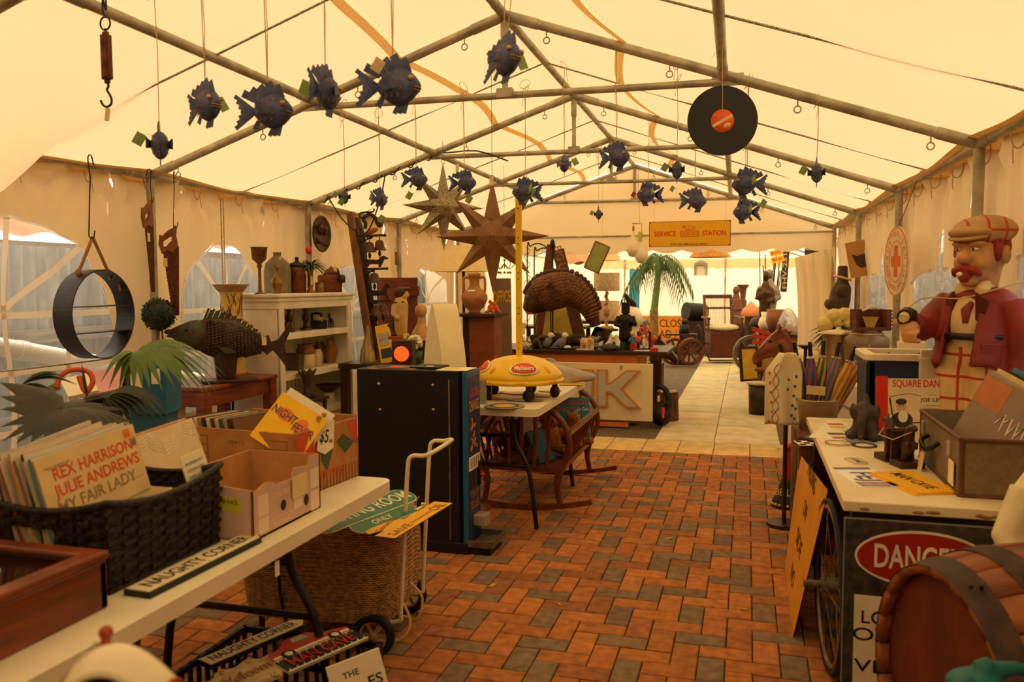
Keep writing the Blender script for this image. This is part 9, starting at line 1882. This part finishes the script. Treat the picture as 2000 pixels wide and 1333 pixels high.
b.box((0,.03,.42),(.04,.02,.84),DKWOOD); b.box((0,.03,.02),(.25,.2,.04),DKWOOD); b.obj('slats',t)
t=thing('slate_easel','small framed amber board leaning beside the right horse head','board',(onY(1470,700,9.75).x,9.75,0),.9,rot=Euler((-.12,0,.7))); b=MB(DKWOOD); b.ring([(x*.13,y*.2) for x,y in((1,1),(-1,1),(-1,-1),(1,-1))],[(x*.105,y*.175) for x,y in((1,1),(-1,1),(-1,-1),(1,-1))],.03,None,frame((0,.015,.5),(1,0,0),(0,0,1))); b.obj('frame',t); b=MB(TINY); b.box((0,0,.5),(.21,.012,.35)); b.box((0,0,.15),(.02,.02,.3),DKWOOD); b.obj('panel',t)
t=thing('step_stool','brown wooden trestle stool under the right horse head','stool',(.22,9.45,0)); b=MB(MIDWOOD)
for s_ in(-1,1): b.bar((s_*.16,0,0),(s_*.05,.1,.45),.04,.03); b.bar((s_*.16,.2,0),(s_*.05,.1,.45),.04,.03)
b.box((0,.1,.46),(.25,.2,.03)); b.obj('frame',t)
q0=onZ(1549,1245,0); q1=onZ(1533,1112,0); qt0=onX(1617,958,.30); qt1=onX(1592,893,.36)
t=thing('road_warning_sign','yellow road sign with black lettering leaning on its edge beside the bicycle wheel','sign',(0,0,0)); b=MB(mat('faded_road_yellow',(224,150,28),.5,0,.1,5)); q1=Vector((.275,4.05,0.0)); q1=onZ(1533,1112,0);
ex=(q0-q1).normalized(); A_=q1; up=(qt0-q0);
nrm=ex.cross(up).normalized()
Lq=(q0-q1).length; Hq=up.length; upn=(up-ex*up.dot(ex)).normalized()
X=frame(q1+Vector((0,0,.004)),ex,upn); c1=X.inverted()@q0; c2=X.inverted()@qt0; c3=X.inverted()@qt1
t.matrix_world=Matrix(); b.prism([(0,0),(c1.x,c1.y),(c2.x,c2.y),(c3.x,min(c3.y,c2.y+.06))],.004,None,X@Matrix.Translation((0,0,-.004)),m2=BLACK); b.obj('plate',t)
b=MB(BLK); cx=(c1.x+c2.x+c3.x)/4+.02; hh=c2.y
for i,s_ in enumerate(('PASSING','ON','SIDE','NO')): b.text(s_,hh*.115,None,X@TR((cx+.02-.0*i,hh*(.86-.235*i),.0006)),width=Lq*(.5,.2,.36,.22)[i],off=.006)
b.obj('lettering',t)
wc=onX(1620,1132,.305); t=thing('bicycle_wheel','old spoked wheel with a worn rim standing edge-on behind the yellow road sign','wheel',(wc.x,wc.y,.315),.06); b=MB(RUBBER); b.tube([(0,.305*math.cos(a),.305*math.sin(a)) for a in [2*PI*i/48 for i in range(48)]],.012,n=8,closed=True); b.obj('tyre',t); b=MB(mat('worn_rim',(150,120,92),.5,.4,.3,20)); b.tube([(0,.285*math.cos(a),.285*math.sin(a)) for a in [2*PI*i/48 for i in range(48)]],.011,n=6,closed=True); b.obj('rim',t); b=MB(STEELD)
for k in range(28): a=2*PI*k/28; b.tube([(.02*(-1)**k,.012*math.cos(a),.012*math.sin(a)),(0,.28*math.cos(a+.25*(-1)**(k//2)),.28*math.sin(a+.25*(-1)**(k//2)))],.0014,n=4)
b.obj('spokes',t); b=MB(STEELD); b.cyl((-.09,0,0),(.10,0,0),.014); b.cyl((-.03,0,0),(.03,0,0),.028); b.obj('axle',t)
DYs=2.665; d0=onY(1648,1010,DYs); d1=onY(1950,1010,DYs); t=thing('danger_sign','black sign with a red danger oval and white notice, leaning on the suitcase table','sign',((d0.x+d1.x)/2,DYs,0)); W=d1.x-d0.x; Hd=d0.z; b=MB(mat('scuffed_black',(30,28,26),.5,0,.3,30,c2=(70,64,56))); b.box((0,0,Hd/2),(W,.008,Hd)); b.obj('plate',t,bevel=.002); b=MB(SWH); b.M=frame((0,-.0045,0),(1,0,0),(0,0,1)); b.ring([(x*W/2,Hd/2+y*Hd/2) for x,y in((1,1),(-1,1),(-1,-1),(1,-1))],[(x*(W/2-.004),Hd/2+y*(Hd/2-.004)) for x,y in((1,1),(-1,1),(-1,-1),(1,-1))],.0008,GREYF)
b.prism(circ(W*.445,48,cx=.01,cy=Hd-.115,ry=.088),.001); b.box((0,(Hd-.23)/2,.0006),(W-.07,Hd-.25,.0012)); b.obj('white_areas',t); b=MB(mat('danger_red',(160,34,22),.45,0,.1)); b.M=frame((0,-.0056,0),(1,0,0),(0,0,1)); b.prism(circ(W*.43,48,cx=.01,cy=Hd-.115,ry=.080),.001); b.obj('red_oval',t)
b=MB(SWH); b.M=frame((0,-.0068,0),(1,0,0),(0,0,1)); b.text('DANGER',.075,None,TR((.0,Hd-.115,0)),width=W*.58,off=.018); b.obj('danger_lettering',t)
b=MB(BLK); b.M=frame((0,-.0060,0),(1,0,0),(0,0,1)); zt=Hd-.25
for s_,dy,h,w2 in (('LOAD LIMIT',.06,.042,.31),('OVER ALL',.115,.042,.36),('VEHICLES',.215,.042,.35),('30 TONNES',.30,.042,.30)): b.text(s_,h,None,TR((0,zt-dy,0)),width=w2,off=.008)
for s_,dy,w2 in (('REFER TO',.40,.12),('POWER CO',.43,.13),('PH 131',.46,.10)): b.text(s_,.02,None,TR((-W/2+.045+w2/2,zt-dy,0)),width=w2,off=.008)
b.obj('notice_lettering',t)
BARW=mat('barrel_oak',(150,82,30),.55,0,.35,5,.25,26,c2=(96,46,18),stretch=(.6,3,3)); BHD=mat('barrel_head',(112,46,20),.6,0,.3,6,.2,30); HOOP=mat('barrel_hoop',(76,52,40),.6,.4,.3,16,.15)
bc=Vector((.73,2.19,.435)); t=thing('oak_barrel','oak barrel with wide rusty hoops lying on its side in front of the danger sign','barrel',bc,.30); LB=.60
R2=lambda x:.30+.055*(1-(2*x/LB)**2)
b=MB(BARW)
for k in range(22):
 a0=2*PI*k/22+.012; a1=2*PI*(k+1)/22-.012; b.sheet(lambda u,v:(lerp(-LB/2,LB/2,v),R2(lerp(-LB/2,LB/2,v))*math.cos(lerp(a0,a1,u)),R2(lerp(-LB/2,LB/2,v))*math.sin(lerp(a0,a1,u))),2,12,thick=.02)
b.obj('staves',t)
for s_ in(-1,1):
 b=MB(BHD); b.cyl((s_*(LB/2-.045),0,0),(s_*(LB/2-.03),0,0),.282,n=36); b.obj('head',t)
 for x0_,x1_ in ((.50,.40),(.30,.20)):
  b=MB(HOOP); a,c_=s_*LB*x0_,s_*LB*x1_; n=44
  b.sheet(lambda u,v:(lerp(a,c_,v),(R2(lerp(a,c_,v))+.0035)*math.cos(2*PI*u),(R2(lerp(a,c_,v))+.0035)*math.sin(2*PI*u)),n,2);
  for q in range(2): b.ell((lerp(a,c_,.3+.4*q),(R2(c_)+.004)*math.cos(1.9),(R2(c_)+.004)*math.sin(1.9)),.006,None,None,8,5)
  b.obj('hoop',t)
b=MB(DKWOOD); b.box((-.15,0,-.385),(.06,.4,.10)); b.box((.15,0,-.385),(.06,.4,.10)); b.obj('chock',t)
PLS=mat('white_plaster',(226,204,162),.6,0,.08,8,.1,30); c_=onY(1990,1100,2.32); t=thing('plaster_statue','white plaster draped garden figure cut off by the right edge of the picture','statue',(c_.x+.085,2.42,0)); k=1.0
b=MB(PLS); zt=onY(1985,880,2.52).z
b.tube([(0,0,.05),(0,0,.30),(-.02,0,.50),(0.01,0,zt-.12),(.03,0,zt-.02)],[.17,.15,.13,.10,.06],n=16); b.ell((.04,0,zt+.08),(.07,.07,.09)); b.tube([(-.05,-.03,zt-.08),(-.105,-.06,zt-.2),(-.075,-.12,zt-.28)],[.045,.038,.03]); b.ell((-.075,-.12,zt-.30),(.035,.035,.04))
for q in range(4): b.tube([(-.095+.016*q,-.145,zt-.28),(-.10+.016*q,-.155,zt-.33),(-.09+.015*q,-.14,zt-.35)],.0095,n=7)
for q in range(7): b.tube([(-.12+.03*q,-.10-.01*(q%2),.1),(-.10+.028*q,-.09,.35),(-.07+.02*q,-.07,zt-.2)],[.03,.024,.015],n=8)
b.obj('figure',t,remesh=.009,smooth=2); b=MB(PLS); b.box((0,0,.03),(.36,.34,.06)); b.obj('plinth',t,bevel=.01)
TEALG=mat('verdigris_cast',(20,112,110),.55,0,.25,14,.2,40,c2=(14,70,74)); c_=onD(1915,1312,1.42); t=thing('teal_ornament','teal painted cast glove-like ornament at the bottom right corner','ornament',c_,.3); b=MB(TEALG); b.ell((-.01,0,-.02),(.05,.035,.024)); b.tube([(.02,0,-.0),(.06,0,.005),(.11,0,-.01)],[.018,.012,.010]); b.tube([(-.03,-.02,-.01),(-.06,-.03,-.02)],[.018,.014]); b.tube([(.0,.0,.0),(.02,.0,.018)],[.02,.012]); b.ell((.02,0,-.06),(.06,.05,.03)); b.obj('figure',t,remesh=.005,smooth=2); b=MB(TEALG); b.cyl((0.02,0,-c_.z),(0.02,0,-.07),.05,r2=.04); b.cyl((.02,0,-c_.z),(.02,0,-c_.z+.03),.10); b.obj('pedestal',t)
for lb,side,Y0,sag in (('white cord sagging along the right wall windows',1,4.6,.10),('thin flecked cord stretched across the left windows',-1,2.6,.02)):
 X_=XR-.02 if side>0 else XL+.06; b=MB(RB); z=1.0 if side>0 else 1.02; b.tube(smooth_path([(tx(X_,Y0+.25*i),Y0+.25*i,z-sag*math.sin(PI*(i%8)/8)) for i in range(9)],3),.005,n=5); b.obj('stretched_cord',label=lb,cat='cord')
for lb,X_,Y_ in (('pair of flecked ropes hanging down the right wall beside the red cross sign',XR-.03,6.2),('pair of flecked ropes hanging down the left wall in front of the first window',XL+.03,2.72),('flecked rope hanging down the left wall over the second window',XL+.02,5.15)):
 b=MB(RB);
 for q in (0,.03): b.tube([(tx(X_,Y_+q),Y_+q,2.06),(tx(X_,Y_+q)-.004,Y_+q+.004,1.3),(tx(X_,Y_+q),Y_+q,.72)],.0042,n=5)
 b.obj('hanging_rope',label=lb,cat='rope')
LEAFY=mat('fallen_leaf',(206,166,66),.7,0,.2,30)
for k,(px,py) in enumerate(((1307,1053),(962,1145),(1092,1182),(1452,1192),(1120,905),(1520,878),(1440,1010))):
 p=onZ(px,py,0); b=MB(LEAFY); s_=.02 if k<2 else .012
 b.add([(-s_*1.4,0,.004),(-s_*.4,-s_*.6,.002),(s_*.5,-s_*.5,.006),(s_*1.5,0,.003),(s_*.4,s_*.6,.007),(-s_*.5,s_*.5,.003)],[(0,1,2,3,4,5)],None,False); b.obj('fallen_leaf',loc=p,rotz=k*1.1,label='yellow fallen leaf on the brick floor near the %s'%('middle of the aisle','wheeled vending machine tray','lower middle of the aisle','yellow road sign','cradle rockers','path end','right-hand side')[k],cat='leaf',group='fallen leaves on the bricks')
